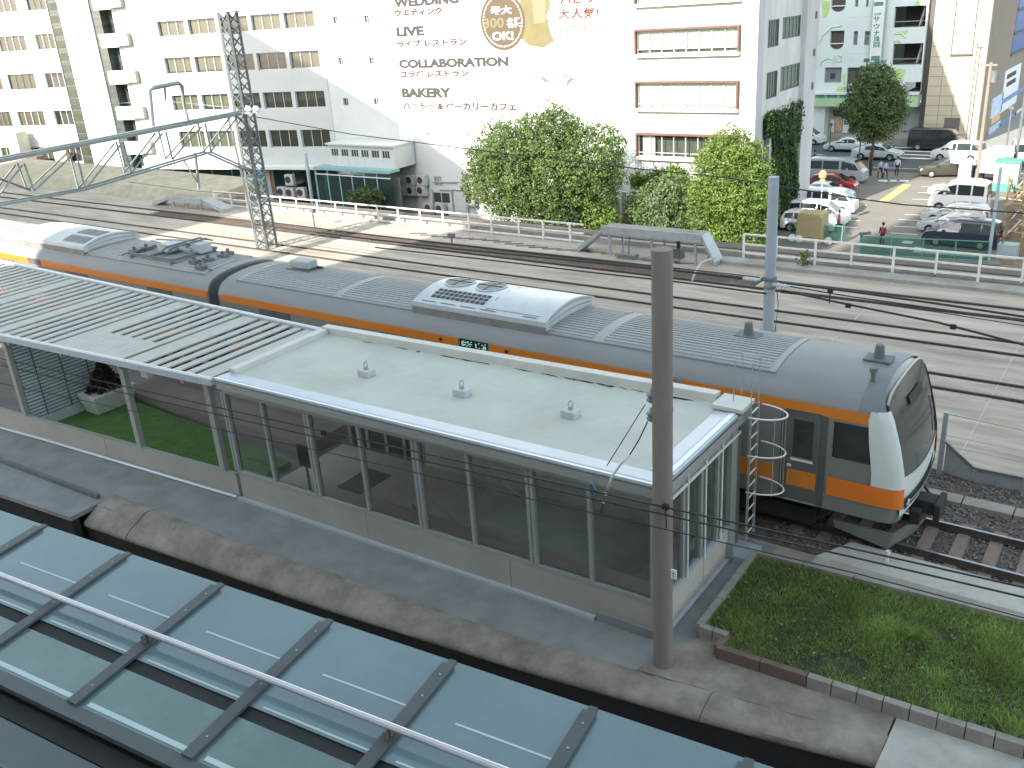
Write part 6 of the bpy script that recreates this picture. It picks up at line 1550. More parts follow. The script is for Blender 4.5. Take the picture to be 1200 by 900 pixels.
for q, m in (((972, 131, 984, 138), M_dark), ((974, 140, 982, 156), mat('vending_orange', (.55, .38, .24), .6, .2, 2)), ((983, 142, 990, 158), M_wht), ((968, 142, 973, 157), M_wht), ((992, 126, 1000, 158), M_room), ((1051, 128, 1078, 156), mat('shop_glass_grey', (.32, .36, .35), .3, .2, 1, stretch=(3, 1, .2)))):
    o = PG.rect(*q); m_ = MB(); PG.box(m_, o[0], o[1], max(o[2], ZL+.14), o[3], -1.595, -1.4); build('shop_bay', m_, m, gb_)
o = PG.rect(992, 138, 999, 145); m_ = MB(); PG.box(m_, *o, -1.39, -1.3); build('green_notice', m_, M_mg, gb_)
for i, (x, m, lab) in enumerate(((971, M_wht, 'white standing banner board outside the green building, left one'), (986, mat('blue_print', (.25, .33, .45), .7, .4, 3), 'blue-printed standing board outside the green building, middle one'), (994, M_mg, 'pale green standing board outside the green building, right one'))):
    p = G(x, 161, ZL); t = MB().box(p.x-.35, p.x+.35, p.y-.05, p.y+.05, ZL+.13, ZL+1.6); tag(build('standing_board', t, m), lab, 'board', 'boards outside the green building')
# low hedge planter by the street in front of the shop
p = G(1062, 170, ZL); tag(build('street_planter', MB().box(p.x-2.2, p.x+1.8, 90.6, 91.2, ZL+.13, ZL+.75), M_concrete, bevel=.03), 'low concrete planter along the far pavement right of the street tree', 'planter')

# ---- dark gap column and tan panelled building with its shaded side
PT = Pl((-21.4, 92, 0), 0.0)
t0, t1 = PT.px(1089, 80)[0], PT.px(1153, 90)[0]
tb2 = thing('tan_building', 'tan panelled building at right with a shaded brown side carrying banners', 'building', PT.pt((t0+t1)/2, ZL))
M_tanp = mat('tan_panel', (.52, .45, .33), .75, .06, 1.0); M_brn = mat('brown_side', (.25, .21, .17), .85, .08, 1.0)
m_ = MB(); PT.box(m_, t0, t1, ZL, 24, -30, -.05); build('core', m_, mat('dark_joint', (.20, .18, .14), .9, .1), tb2)
rowh = abs(PT.px(1120, 40)[1]-PT.px(1120, 28)[1])
pm_ = {}
n = int((24-ZL-.2)/rowh)
wd_ = (t1-t0)/4
dr = PT.rect(1106, 138, 1124, 159)
tpan = mesh('tan_panel', MB().box(.02, wd_-.02, -.0, .06, .02, rowh-.02), M_tanp)
for k in range(n):
    for j in range(4):
        p = PT.pt(t0+wd_*j, ZL+.1+rowh*k, .02); piece('tan_panel', tpan, tb2, (p.x, p.y, p.z))
m_ = MB(); PT.box(m_, dr[0], dr[1], ZL+.1, dr[3], .003, .06); sh2 = build('shutter_door', m_, mat('brown_shutter', (.15, .135, .12), .7, .15, 2, stretch=(.2, 1, 6)), tb2)
fr2 = PT.rect(1119, -8, 1143, 63)
for a in ((fr2[0]-.08, fr2[0], fr2[2], fr2[3]), (fr2[1], fr2[1]+.08, fr2[2], fr2[3])):
    m_ = MB(); PT.box(m_, *a, .003, .12); build('recess_frame', m_, mat('dark_frame', (.10, .09, .08), .6, .1), tb2)
m_ = MB(); PT.box(m_, fr2[0]-.1, fr2[1]+.1, fr2[2]-.16, fr2[2]-.002, .003, .22); build('recess_sill', m_, mat('dark_frame', (.10, .09, .08)), tb2)
XT = PT.pt(t1, 0).x; PB_ = Pl((XT, 92, 0), PI/2)
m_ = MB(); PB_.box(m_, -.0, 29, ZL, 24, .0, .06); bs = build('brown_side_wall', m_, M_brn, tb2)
def brect(q): 
    x0, y0, x1, y1 = q; ym = (y0+y1)/2
    return PB_.px(x0, ym)[0], PB_.px(x1, ym)[0], PB_.px((x0+x1)/2, y1)[1], PB_.px((x0+x1)/2, y0)[1]
M_blue = mat('blue_panel', (.05, .12, .35), .4, .2, .6)
for q in ((1186, 39, 1203, 58), (1190, 12, 1206, 34), (1194, -10, 1210, 7)):
    o = brect(q); m_ = MB(); PB_.box(m_, *o, .062, .10); w_ = build('blue_window', m_, M_blue, tb2); m_ = MB(); PB_.box(m_, o[0]-.3, o[1]+.3, o[2]-.25, o[2]-.02, .062, .2); build('sill', m_, mat('dark_frame', (.10, .09, .08)), w_)
for q in ((1180, 62, 1183, 30), (1176, 76, 1180, 62)):
    pass
M_ban = mat('white_banner', (.70, .72, .74), .7, .06, 2); M_banb = mat('blue_banner', (.16, .25, .50), .7, .25, 1.5); M_bano = mat('orange_banner', (.60, .42, .22), .7, .15, 2)
def banner(nm, q, m, d=.12):
    o = brect(q); m_ = MB(); PB_.box(m_, *o, .062, d); return build(nm, m_, m, tb2)
bn = banner('white_signboard', (1175, 80, 1192, 124), M_ban)
for q in ((1179, 85, 1189, 90), (1178.5, 94, 1188.5, 99)):
    o = brect(q); m_ = MB(); PB_.box(m_, *o, .122, .13); build('signboard_lettering', m_, M_lt, bn)
banner('blue_band', (1174, 108, 1200, 113), M_banb, .14); banner('blue_banner', (1161, 113, 1173, 134), mat('pale_blue_banner', (.45, .55, .68), .7, .3, 1)); banner('blue_banner', (1170, 138, 1188, 151), M_banb)
banner('orange_banner', (1161, 135, 1170, 143), M_bano); banner('pale_banner', (1158, 146, 1170, 158), mat('pale_blue_banner', (.45, .55, .68))); banner('pale_banner', (1188, 126, 1204, 146), M_ban)
# dark narrow gap building between the green and the tan ones
m_ = MB(); PT.box(m_, PT.px(1083.6, 60)[0], t0-.02, ZL, 24, -20, -.6); tag(build('narrow_dark_building', m_, mat('dark_brown_wall', (.11, .095, .085), .7, .25, .7, stretch=(1, 1, .15))), 'narrow dark brown building wedged between the green and tan buildings', 'building')
# flagpole and utility poles on the far pavement
def pole_thing(lab, q, top, r, m, name='utility_pole', cat='pole', z=ZL, arms=(), Y=None):
    p = G(q[0], q[1], z) if Y is None else V(FY(q[0], q[1], Y).x, Y, z)
    h = FY(top[0], top[1], p.y).z; t = thing(name, lab, cat, p)
    build('shaft', MB().tube((p.x, p.y, z), (p.x, p.y, h), r, 8, r*.8), m, t)
    return t, p, h
M_pg = mat('weathered_pole', (.24, .20, .16), .9, .15, 2)
t, p, h = pole_thing('grey-brown utility pole with transformer standing before the tan building', (1144, 212), (1152, 73), .17, M_pg)
build('transformer', MB().tube((p.x+.35, p.y, h-1.6), (p.x+.35, p.y, h-.7), .26, 10), M_dsteel, t); build('cross_arm', MB().box(p.x-.7, p.x+.5, p.y-.06, p.y+.06, h-.3, h-.15), M_pg, t)
t, p, h = pole_thing('thin dark pole standing left of the transformer pole before the tan building', (1131, 172), (1137, 50), .07, M_dsteel)
build('head', MB().box(p.x-.3, p.x+.3, p.y-.05, p.y+.05, h-.1, h+.02), M_dsteel, t)
t, p, h = pole_thing('dark street pole at the far right edge beside the white trucks', (1188, 205), (1200, 90), .13, M_dsteel)
t, p, h = pole_thing('short dark street lamp post between the banners and the white truck', (1178, 182), (1182, 128), .09, M_dsteel); build('lamp_head', MB().box(p.x-.2, p.x+.2, p.y-.15, p.y+.15, h, h+.25), M_dsteel, t)
# tree-lined street furniture at the left end of the street
t, p, h = pole_thing('thin black lamp post left of the street tree', (971, 190), (972, 148), .06, M_dsteel); build('lamp_head', MB().box(p.x-.12, p.x+.12, p.y-.1, p.y+.1, h, h+.3), M_dsteel, t)
t, p, h = pole_thing('dark lamp post with square head beside the street tree trunk', (1006, 196), (1012, 72), .07, M_dsteel); build('lamp_head', MB().box(p.x-.25, p.x+.25, p.y-.15, p.y+.15, h-.05, h+.25), M_dsteel, t)

# ---- near boundary of the car park: green netting fence, white pole, building site at right
M_gf = mat('green_fence_paint', (.09, .27, .23), .5, .1); M_gm = glass('green_mesh', (.45, .80, .72), .70)
def netfence(lab, pts, h):
    t = thing('net_fence', lab, 'fence', pts[0], 'green fences around the car park')
    for a, b in zip(pts, pts[1:]):
        L = (b-a).length; n = max(1, round(L/1.9))
        build('top_bar', MB().bar(a+V(0, 0, h), b+V(0, 0, h), .05, .06), M_gf, t); build('bottom_bar', MB().bar(a+V(0, 0, .12), b+V(0, 0, .12), .05, .06), M_gf, t)
        for k in range(n):
            p, q = lerp(a, b, k/n), lerp(a, b, (k+1)/n)
            build('post', MB().box(p.x-.035, p.x+.035, p.y-.035, p.y+.035, ZL, ZL+h+.04), M_gf, t)
            build('mesh_panel', MB().quad(p+V(.04, .0, .16), q+V(-.04, 0, .16), q+V(-.04, 0, h-.04), p+V(.04, 0, h-.04)), M_gm, t, recalc=False)
a = G(925, 281, ZL); netfence('green net fence around the tan box at the left corner of the car park', [a, G(986, 286, ZL), G(990, 281, ZL)], 1.25)
netfence('long green net fence along the front of the car park at right', [G(1007, 300, ZL), G(1157, 308, ZL)], 1.35)
t, p, h = pole_thing('pale blue-white pole at the front right corner of the car park', (1158, 306), (1172, 196), .11, mat('pale_blue_paint', (.36, .45, .48), .5, .05))
t, p, h = pole_thing('thin pole with small grey flood lamp at the front of the car park', (1008, 300), (1009, 273), .05, M_gf, name='lamp_post'); build('lamp_head', MB().obox((p.x+.2, p.y, h), (.35, 0, .06), (0, .15, 0), (-.02, 0, .08)), M_dsteel, t)
t, p, h = pole_thing('thin white pole with orange warning light among the parked white cars', (960, 272), (963, 208), .035, M_wht, name='warning_pole'); build('warning_light', MB().lathe([(.02, -.3), (.26, -.15), (.30, .1), (.15, .35), (0, .36)], (p.x, p.y, h+.15), 10), mat('orange_lamp', (.75, .33, .14), .5, .1), t); build('light_collar', MB().lathe([(.12, -.45), (.2, -.4), (.2, -.32), (.1, -.3)], (p.x, p.y, h+.15), 10), mat('pale_yellow', (.7, .66, .4), .6, .05), t)
# tan covered box with dark side
bx = G(950, 283, ZL)
t = thing('covered_box', 'tan canvas covered box standing at the near left corner of the car park', 'box', bx, None)
build('cover', MB().hexa([V(bx.x-.98, bx.y-.5, ZL+.35), V(bx.x+.92, bx.y-.5, ZL+.35), V(bx.x+.92, bx.y+1.0, ZL+.35), V(bx.x-.98, bx.y+1.0, ZL+.35), V(bx.x-.9, bx.y-.45, ZL+2.1), V(bx.x+.86, bx.y-.45, ZL+2.1), V(bx.x+.86, bx.y+.9, ZL+2.1), V(bx.x-.9, bx.y+.9, ZL+2.1)]), mat('tan_canvas', (.42, .34, .18), .9, .1, 2), t, bevel=.05)
build('base', MB().box(bx.x-.95, bx.x+.9, bx.y-.45, bx.y+.95, ZL+.02, ZL+.345), mat('tan_box', (.5, .49, .41)), t)
for i, (x, y, m, lab) in enumerate(((928, 283, M_wht, 'white round bin at the foot of the tan covered box, left one'), (936, 284, M_wht, 'white sack at the foot of the tan covered box, middle one'), (970, 287, M_pad, 'pale rubble sack beside the green net fence'))):
    p = G(x, y, ZL); tag(build('sack', MB().lathe([(.2, 0), (.28, .1), (.26, .4), (.12, .52), (0, .53)], (p.x, p.y, ZL), 10), m), lab, 'sack')
# building site behind the right end: boarded yard with timber
bsx = G(1178, 305, ZL); bse = G(1172, 212, ZL)
struct('yard_ground', MB().quad(V(-5.2, 46, ZL+.012), V(22, 48, ZL+.012), V(22, 74, ZL+.012), V(-9, 73.5, ZL+.012)), mat('brown_yard', (.17, .125, .095), .95, .45, 1.3, .5, stain=(.30, .19, .11), stain_amt=.6))
sf = thing('scaffold_fence', 'yellow scaffold pole fence along the building site at right', 'fence', G(1165, 300, ZL))
M_yp = mat('yellow_scaffold', (.24, .18, .085), .7, .2, 2)
for dx in (0, 1.1):
    a = G(1166, 303, ZL)+V(dx+.3, 0, 0); b = G(1178, 218, ZL)+V(dx+.2, 0, 0)
    build('scaffold_tube', MB().tube(a+V(0, 0, 1.1), b+V(0, 0, 1.1), .06, 6), M_yp, sf)
    for k in range(9):
        p = lerp(a, b, k/8); build('upright', MB().tube(p, p+V(0, 0, 1.5), .05, 6), M_yp, sf)
for k in range(22):
    p = lerp(G(1168, 303, ZL), G(1180, 220, ZL), random.random())+V(random.uniform(.4, 1.2), 0, random.uniform(.1, .9)); build('board', MB().obox(p, (.05, random.uniform(.6, 1.4), random.uniform(-.1, .1)), (.07, .02, .05), (0, 0, .03)), M_yp if random.random() < .6 else M_tan, sf)
tp = MB()
for k in range(90):
    p = lerp(G(1192, 300, ZL), G(1200, 222, ZL), random.random())+V(random.uniform(-.2, 5), 0, random.uniform(.1, .7)); a = random.uniform(-.5, .5)
    tp.obox(p, (math.cos(a)*random.uniform(.5, 1.5), math.sin(a), random.uniform(-.1, .1)), (-.05*math.sin(a), .06, 0), (0, 0, .03))
o = build('timber_heap', tp, mat('site_timber', (.36, .25, .16), .9, .3, 2, island=.5)); stuff(o); tag(o, 'heap of loose brown timber on the building site at far right', 'timber')
p = G(1180, 303, ZL); tag(build('site_cabinet', MB().box(p.x-.6, p.x+.6, p.y-.4, p.y+.4, ZL, ZL+1.0), mat('pale_teal_box', (.30, .38, .38), .6, .1), bevel=.03), 'pale teal box at the near corner of the building site', 'box')
gk = G(1178, 222, ZL); t = thing('gate_booth', 'pale green kiosk at the right side of the car park', 'kiosk', gk)
build('body', MB().box(gk.x-.9, gk.x+.9, gk.y-.7, gk.y+.7, ZL, ZL+2.3), mat('pale_green_panel', (.30, .37, .28), .6, .08), t); build('roof', MB().box(gk.x-1.0, gk.x+1.0, gk.y-.8, gk.y+.8, ZL+2.303, ZL+2.45), M_gf, t); build('base_sheet', MB().box(gk.x-1.1, gk.x+2, gk.y-.95, gk.y-.75, ZL, ZL+.6), M_gf, t)
pm2 = G(1130, 212, ZL); t = thing('ticket_machine', 'pale blue ticket machine with white hood at the car park entrance', 'ticket machine', pm2)
build('body', MB().box(pm2.x-.5, pm2.x+.5, pm2.y-.4, pm2.y+.4, ZL, ZL+1.5), mat('pale_cyan_box', (.34, .44, .45), .5, .05), t); build('hood', MB().hexa([V(pm2.x-1.2, pm2.y-.5, ZL+1.6), V(pm2.x+.8, pm2.y-.5, ZL+1.503), V(pm2.x+.8, pm2.y+.5, ZL+1.503), V(pm2.x-1.2, pm2.y+.5, ZL+1.6), V(pm2.x-1.2, pm2.y-.5, ZL+2.0), V(pm2.x+.7, pm2.y-.5, ZL+1.8), V(pm2.x+.7, pm2.y+.5, ZL+1.8), V(pm2.x-1.2, pm2.y+.5, ZL+2.0)]), M_wht, t)

# ================================================================== vehicles
M_tyre = mat('tyre', (.02, .02, .02), .8, .1); M_rim = mat('wheel_rim', (.45, .46, .47), .35, .05, metal=.6)
M_cgl = mat('car_glass', (.03, .038, .04), .08, .1, spec=.7); M_tl = mat('tail_light', (.42, .02, .02), .25, .05); M_hl = mat('head_light', (.62, .65, .66), .15, .05); M_np = mat('number_plate', (.6, .6, .52), .5, .1); M_trimk = mat('black_trim', (.03, .03, .03), .6, .1)
def paint(n, c): 
    m = mat('paint_'+n, c, .25, .03, 2, spec=.6); m.node_tree.nodes['Principled BSDF'].inputs['Coat Weight'].default_value = .6; return m
PK = dict(
 sedan=dict(L=4.6, w=.86, belt=.93, prof=[(-2.3, .62), (-2.25, .95), (-1.55, 1.03), (-.95, 1.40), (-.2, 1.47), (.35, 1.42), (1.12, .98), (2.0, .80), (2.28, .58)], ws=(5, 6), rs=(2, 3), cab=(3, 5), side=[(-1.0, -.28), (-.22, .62)]),
 wagon=dict(L=4.5, w=.85, belt=.92, prof=[(-2.25, .60), (-2.22, .98), (-2.0, 1.36), (-1.5, 1.47), (-.3, 1.50), (.35, 1.44), (1.15, .97), (2.0, .80), (2.25, .58)], ws=(5, 6), rs=(1, 2), cab=(2, 5), side=[(-1.95, -1.15), (-1.08, -.22), (-.15, .6)]),
 hatch=dict(L=3.9, w=.84, belt=.95, prof=[(-1.95, .60), (-1.92, 1.0), (-1.72, 1.38), (-1.2, 1.50), (-.1, 1.52), (.4, 1.45), (1.15, 1.0), (1.75, .84), (1.95, .6)], ws=(5, 6), rs=(1, 2), cab=(2, 5), side=[(-1.62, -1.0), (-.93, -.1), (-.03, .68)]),
 minivan=dict(L=4.7, w=.88, belt=1.02, prof=[(-2.35, .6), (-2.33, 1.05), (-2.2, 1.72), (-1.8, 1.84), (.2, 1.85), (.75, 1.74), (1.6, 1.10), (2.2, .92), (2.36, .6)], ws=(5, 6), rs=(1, 2), cab=(2, 5), side=[(-2.1, -1.35), (-1.27, -.05), (.03, 1.05)]),
 van=dict(L=4.7, w=.86, belt=1.10, prof=[(-2.35, .6), (-2.34, 1.1), (-2.28, 1.90), (-2.0, 1.98), (.9, 1.98), (1.35, 1.86), (2.05, 1.15), (2.28, .98), (2.36, .6)], ws=(5, 6), rs=(1, 2), cab=(2, 5), side=[(-2.2, -1.15), (-1.05, .25), (.45, 1.5)]),
 keivan=dict(L=3.4, w=.74, belt=1.08, prof=[(-1.7, .55), (-1.69, 1.08), (-1.62, 1.80), (-1.4, 1.90), (.2, 1.90), (.62, 1.82), (1.22, 1.12), (1.6, .95), (1.7, .6)], ws=(5, 6), rs=(1, 2), cab=(2, 5), side=[(-1.5, -.85), (-.75, .0), (.1, .8)]),
)
def car_thing(name, lab, cat, kind, m, x, y, ang, grp=None, z=ZL, roofm=None, s=1.0):
    K = PK[kind]; w_ = K['w']; P_ = K['prof']; belt = K['belt']
    t = thing(name, lab, cat, (x, y, z), grp, ang)
    def sec(i):
        px_, pz = P_[i]; bz = min(belt, pz-.02); ends = i in (0, len(P_)-1)
        ww = w_*(.90 if ends else (.96 if i in (1, len(P_)-2) else 1.0))
        cab = pz > belt+.12
        wr = ww*(.74 if cab else .86) if kind not in ('van', 'keivan') else ww*(.86)
        wb = ww*.985
        lowz = .24 if not ends else .30
        return [V(px_, -ww*.93, lowz), V(px_, -ww, min(.55, bz-.05)), V(px_, -wb, bz), V(px_, -lerp(wb, wr, .93), lerp(bz, pz, .9)), V(px_, -wr*.86, pz+.0), V(px_, wr*.86, pz+.0), V(px_, lerp(wb, wr, .93), lerp(bz, pz, .9)), V(px_, wb, bz), V(px_, ww, min(.55, bz-.05)), V(px_, ww*.93, lowz)]
    S = [sec(i) for i in range(len(P_))]
    b = build('body', MB().loft(S), m, t, world=False, bevel=0); smooth_by_angle(b, 38)
    def off(a, b_, c_, d_, e=.012, sh=.10):
        cen = (a+b_+c_+d_)/4; n_ = (b_-a).cross(d_-a).normalized()
        if n_.dot(cen-V(cen.x*.6, 0, .9)) < 0: n_ = -n_
        return [lerp(p, cen, sh)+n_*e for p in (a, b_, c_, d_)]
    i, j = K['ws']; build('windscreen', MB().poly(off(S[i][4], S[i][5], S[j][6]*.0+V(S[j][7].x, S[j][7].y*.94, S[j][5].z), V(S[j][2].x, S[j][2].y*.94, S[j][4].z), sh=.08)), M_cgl, t, world=False)
    i, j = K['rs']; build('rear_window', MB().poly(off(V(S[i][2].x, S[i][3].y*.96, max(S[i][4].z, belt)), V(S[i][2].x, S[i][6].y*.96, max(S[i][5].z, belt)), S[j][5], S[j][4], sh=.10)), M_cgl, t, world=False)
    # side windows between belt and roof line
    def sidept(xx, f, sgn):
        for (p, q), (A_, B_) in zip(zip(P_, P_[1:]), zip(S, S[1:])):
            if p[0] <= xx <= q[0]:
                k = (xx-p[0])/(q[0]-p[0]); top = lerp(A_[3], B_[3], k); bot = lerp(A_[2], B_[2], k); break
        v_ = lerp(bot, top, f); return V(v_.x, v_.y*sgn if sgn < 0 else v_.y, v_.z)
    for sgn in (1, -1):
        for n_, (xa, xb) in enumerate(K['side']):
            pts = []
            for xx, f in ((xa, .06), (xb, .06), (xb, .90), (xa, .90)):
                p = sidept(xx, f, 1); pts.append(V(p.x, (p.y-.014) if sgn == 1 else -(p.y-.014), p.z))
            if n_ == len(K['side'])-1 and kind != 'van' or (kind == 'van' and n_ == 2):
                p = sidept(xb+ (.42 if kind in ('sedan', 'wagon', 'hatch') else .40), .06, 1); y_ = (p.y-.014) if sgn == 1 else -(p.y-.014)
                pts[1] = V(p.x, y_, p.z)
            build('side_window', MB().poly(pts), M_cgl, t, world=False)
        build('lower_trim', MB().box(-K['L']*.3, K['L']*.27, sgn*w_*.96-.03, sgn*w_*.96+.03, .2, .32), M_trimk, t, world=False)
        build('mirror', MB().box(K['L']*.19, K['L']*.19+.14, sgn*(w_+.10)-.09, sgn*(w_+.10)+.09, belt+.02, belt+.17), m, t, world=False, bevel=.02)
        for nx_ in (1, -1):
            wx = nx_*K['L']*.295; r_ = .31 if kind != 'keivan' else .27
            wh = build('wheel', MB().lathe([(r_*.6, -.02), (r_*.96, 0), (r_, .03), (r_, .17), (r_*.96, .2), (r_*.6, .21)], (wx, sgn*(w_-.085)-.10, r_), 16, 'y'), M_tyre, t, world=False)
            build('rim', MB().lathe([(r_*.62, 0), (r_*.6, .02), (.05, .03)], (wx, sgn*(w_+.018)-(.0 if sgn > 0 else .03), r_), 12, 'y'), M_rim, wh, world=False)
            build('wheel_arch', MB().prism([V(wx+(r_+.06)*math.cos(PI*k/8), sgn*(w_-.02), r_+(r_+.06)*math.sin(PI*k/8)) for k in range(9)], (0, sgn*.026, 0)), M_trimk, t, world=False)
        xf = K['L']/2; zl = P_[-2][1]-.12
        build('headlight', MB().hexa([V(xf-.30, sgn*(w_*.62), zl-.14), V(xf-.02, sgn*(w_*.60), zl-.14), V(xf-.05, sgn*(w_*.88), zl-.12), V(xf-.34, sgn*(w_*.955), zl-.12), V(xf-.34, sgn*(w_*.62), zl+.06), V(xf-.06, sgn*(w_*.60), zl+.05), V(xf-.09, sgn*(w_*.86), zl+.04), V(xf-.36, sgn*(w_*.93), zl+.05)]), M_hl, t, world=False)
        zt_ = belt-.14; build('tail_light', MB().box(-xf-.012, -xf+.16, sgn*(w_*.74)-.10, sgn*(w_*.74)+.12, zt_-.16, zt_+(.12 if kind in ('sedan',) else .30)), M_tl, t, world=False)
    build('front_grille', MB().box(xf-.05, xf+.008, -w_*.5, w_*.5, .36, .56), M_trimk, t, world=False)
    build('number_plate', MB().box(xf+.009, xf+.025, -.17, .17, .38, .52).box(-xf-.03, -xf-.0, -.17, .17, .6, .75), M_np, t, world=False)
    t.scale = (s, s, s)
    return t
W_ = paint('white', (.76, .77, .76)); SV = paint('silver', (.40, .43, .45)); LG = paint('pale_silver_green', (.46, .53, .51)); NV = paint('dark_navy', (.018, .026, .045)); RD = paint('red', (.38, .03, .03)); BK = paint('black', (.02, .02, .022)); DT = paint('dark_olive', (.055, .05, .035)); PW = paint('pearl', (.66, .69, .68))
PRK = 'cars parked on the right side of the car park'; PLK = 'cars parked on the left side of the car park'; STR = 'vehicles on the street'
car_thing('parked_car', 'dark navy minivan nearest the front fence of the car park', 'car', 'minivan', NV, -8.3, 50.5, PI-.06, PRK)
car_thing('parked_car', 'silver sedan parked beside the dark navy minivan', 'car', 'sedan', SV, -9.5, 53.7, PI-.05, PRK)
car_thing('parked_car', 'pale silver-green hatchback between the silver sedan and the white van', 'car', 'wagon', LG, -10.0, 56.9, PI-.05, PRK)
car_thing('parked_car', 'white high-roofed van in the right row of the car park', 'car', 'keivan', W_, -10.6, 61.0, PI-.04, PRK, s=1.22)
car_thing('parked_car', 'white estate car behind the white high-roofed van', 'car', 'wagon', W_, -11.6, 66.0, PI-.04, PRK)
car_thing('parked_car', 'white car parked nearest the tan covered box', 'car', 'minivan', W_, -19.0, 53.7, .06, PLK, s=.95)
car_thing('parked_car', 'white hatchback second from the tan covered box', 'car', 'hatch', W_, -18.9, 51.2, .04, PLK, s=1.0)
car_thing('parked_car', 'white boxy van with side windows parked against the ivy wall', 'car', 'van', W_, -19.6, 57.6, .05, PLK, s=.96)
car_thing('parked_car', 'white sedan parked in front of the red car', 'car', 'sedan', PW, -21.2, 62.0, .03, PLK)
car_thing('parked_car', 'bright red car between the white sedan and the silver van', 'car', 'hatch', RD, -21.6, 65.6, .03, PLK)
car_thing('parked_van', 'silver van with long dark side windows at the far end of the left row', 'van', 'van', SV, -22.6, 69.8, .02, PLK, s=1.08)
p = G(1026, 187.5, ZL); car_thing('street_car', 'pale silver sedan driving on the street behind the street tree', 'car', 'sedan', PW, p.x, p.y+.6, 0, STR, s=1.05)
p = G(990, 178, ZL); car_thing('street_car', 'pale sedan partly hidden behind the silver sedan on the street', 'car', 'sedan', PW, p.x, p.y+.6, PI, STR)
p = G(957, 169.5, ZL); car_thing('street_car', 'white minivan at the left end of the street by the building edge', 'car', 'minivan', W_, p.x-1.6, p.y+.4, 0, STR)
p = G(1095, 176, ZL); car_thing('street_van', 'large black van parked before the tan building', 'van', 'van', BK, p.x, p.y+.4, 0, STR, s=1.12)
p = G(1120, 188.5, ZL); car_thing('street_car', 'bright white minivan on the street before the tan building', 'car', 'minivan', W_, p.x, p.y+.6, PI-.05, STR)
p = G(1108, 207, ZL); car_thing('street_car', 'dark taxi-like sedan turning in at the car park entrance', 'car', 'sedan', DT, p.x, p.y+.5, PI+.35, STR, s=1.05)
def truck(lab, x, y, ang, s=1):
    t = thing('white_truck', lab, 'truck', (x, y, ZL), 'white trucks at the right of the street', ang)
    build('cargo_box', MB().box(-2.6, .75, -.95, .95, .75, 2.75), W_, t, world=False, bevel=.03)
    build('cab', MB().prism([V(.85, -.88, .5), V(2.2, -.88, .5), V(2.25, -.88, 1.15), V(1.95, -.88, 2.0), V(.85, -.88, 2.05)], (0, 1.76, 0)), W_, t, world=False, bevel=.03)
    build('windscreen', MB().quad(V(2.235, -.78, 1.25), V(2.235, .78, 1.25), V(1.985, .72, 1.92), V(1.985, -.72, 1.92)), M_cgl, t, world=False)
    for sgn in (1, -1):
        build('side_window', MB().quad(V(1.05, sgn*.895, 1.25), V(2.05, sgn*.895, 1.25), V(1.85, sgn*.895, 1.88), V(1.05, sgn*.895, 1.88)), M_cgl, t, world=False)
        build('headlight', MB().box(2.19, 2.26, sgn*.6-.17, sgn*.6+.17, .7, .88), M_hl, t, world=False)
        for wx in (1.5, -1.7):
            wh = build('wheel', MB().lathe([(.2, 0), (.36, .02), (.36, .2), (.2, .22)], (wx, sgn*.82-.11, .36), 14, 'y'), M_tyre, t, world=False); build('rim', MB().lathe([(.2, 0), (.05, .02)], (wx, sgn*.94-.01, .36), 10, 'y'), M_rim, wh, world=False)
    build('chassis', MB().box(-2.5, 2.1, -.5, .5, .4, .7), M_trimk, t, world=False); build('bumper', MB().box(2.15, 2.3, -.85, .85, .4, .6), M_trimk, t, world=False)
    t.scale = (s, s, s)
p = G(1160, 213, ZL); truck('white box truck standing at right behind the white estate car', p.x+.2, p.y+2.4, PI/2-.1, .95)
p = G(1196, 196, ZL); truck('white truck with cab facing left at the far right edge of the street', p.x+1.2, p.y+1.0, PI+.15, 1.1)
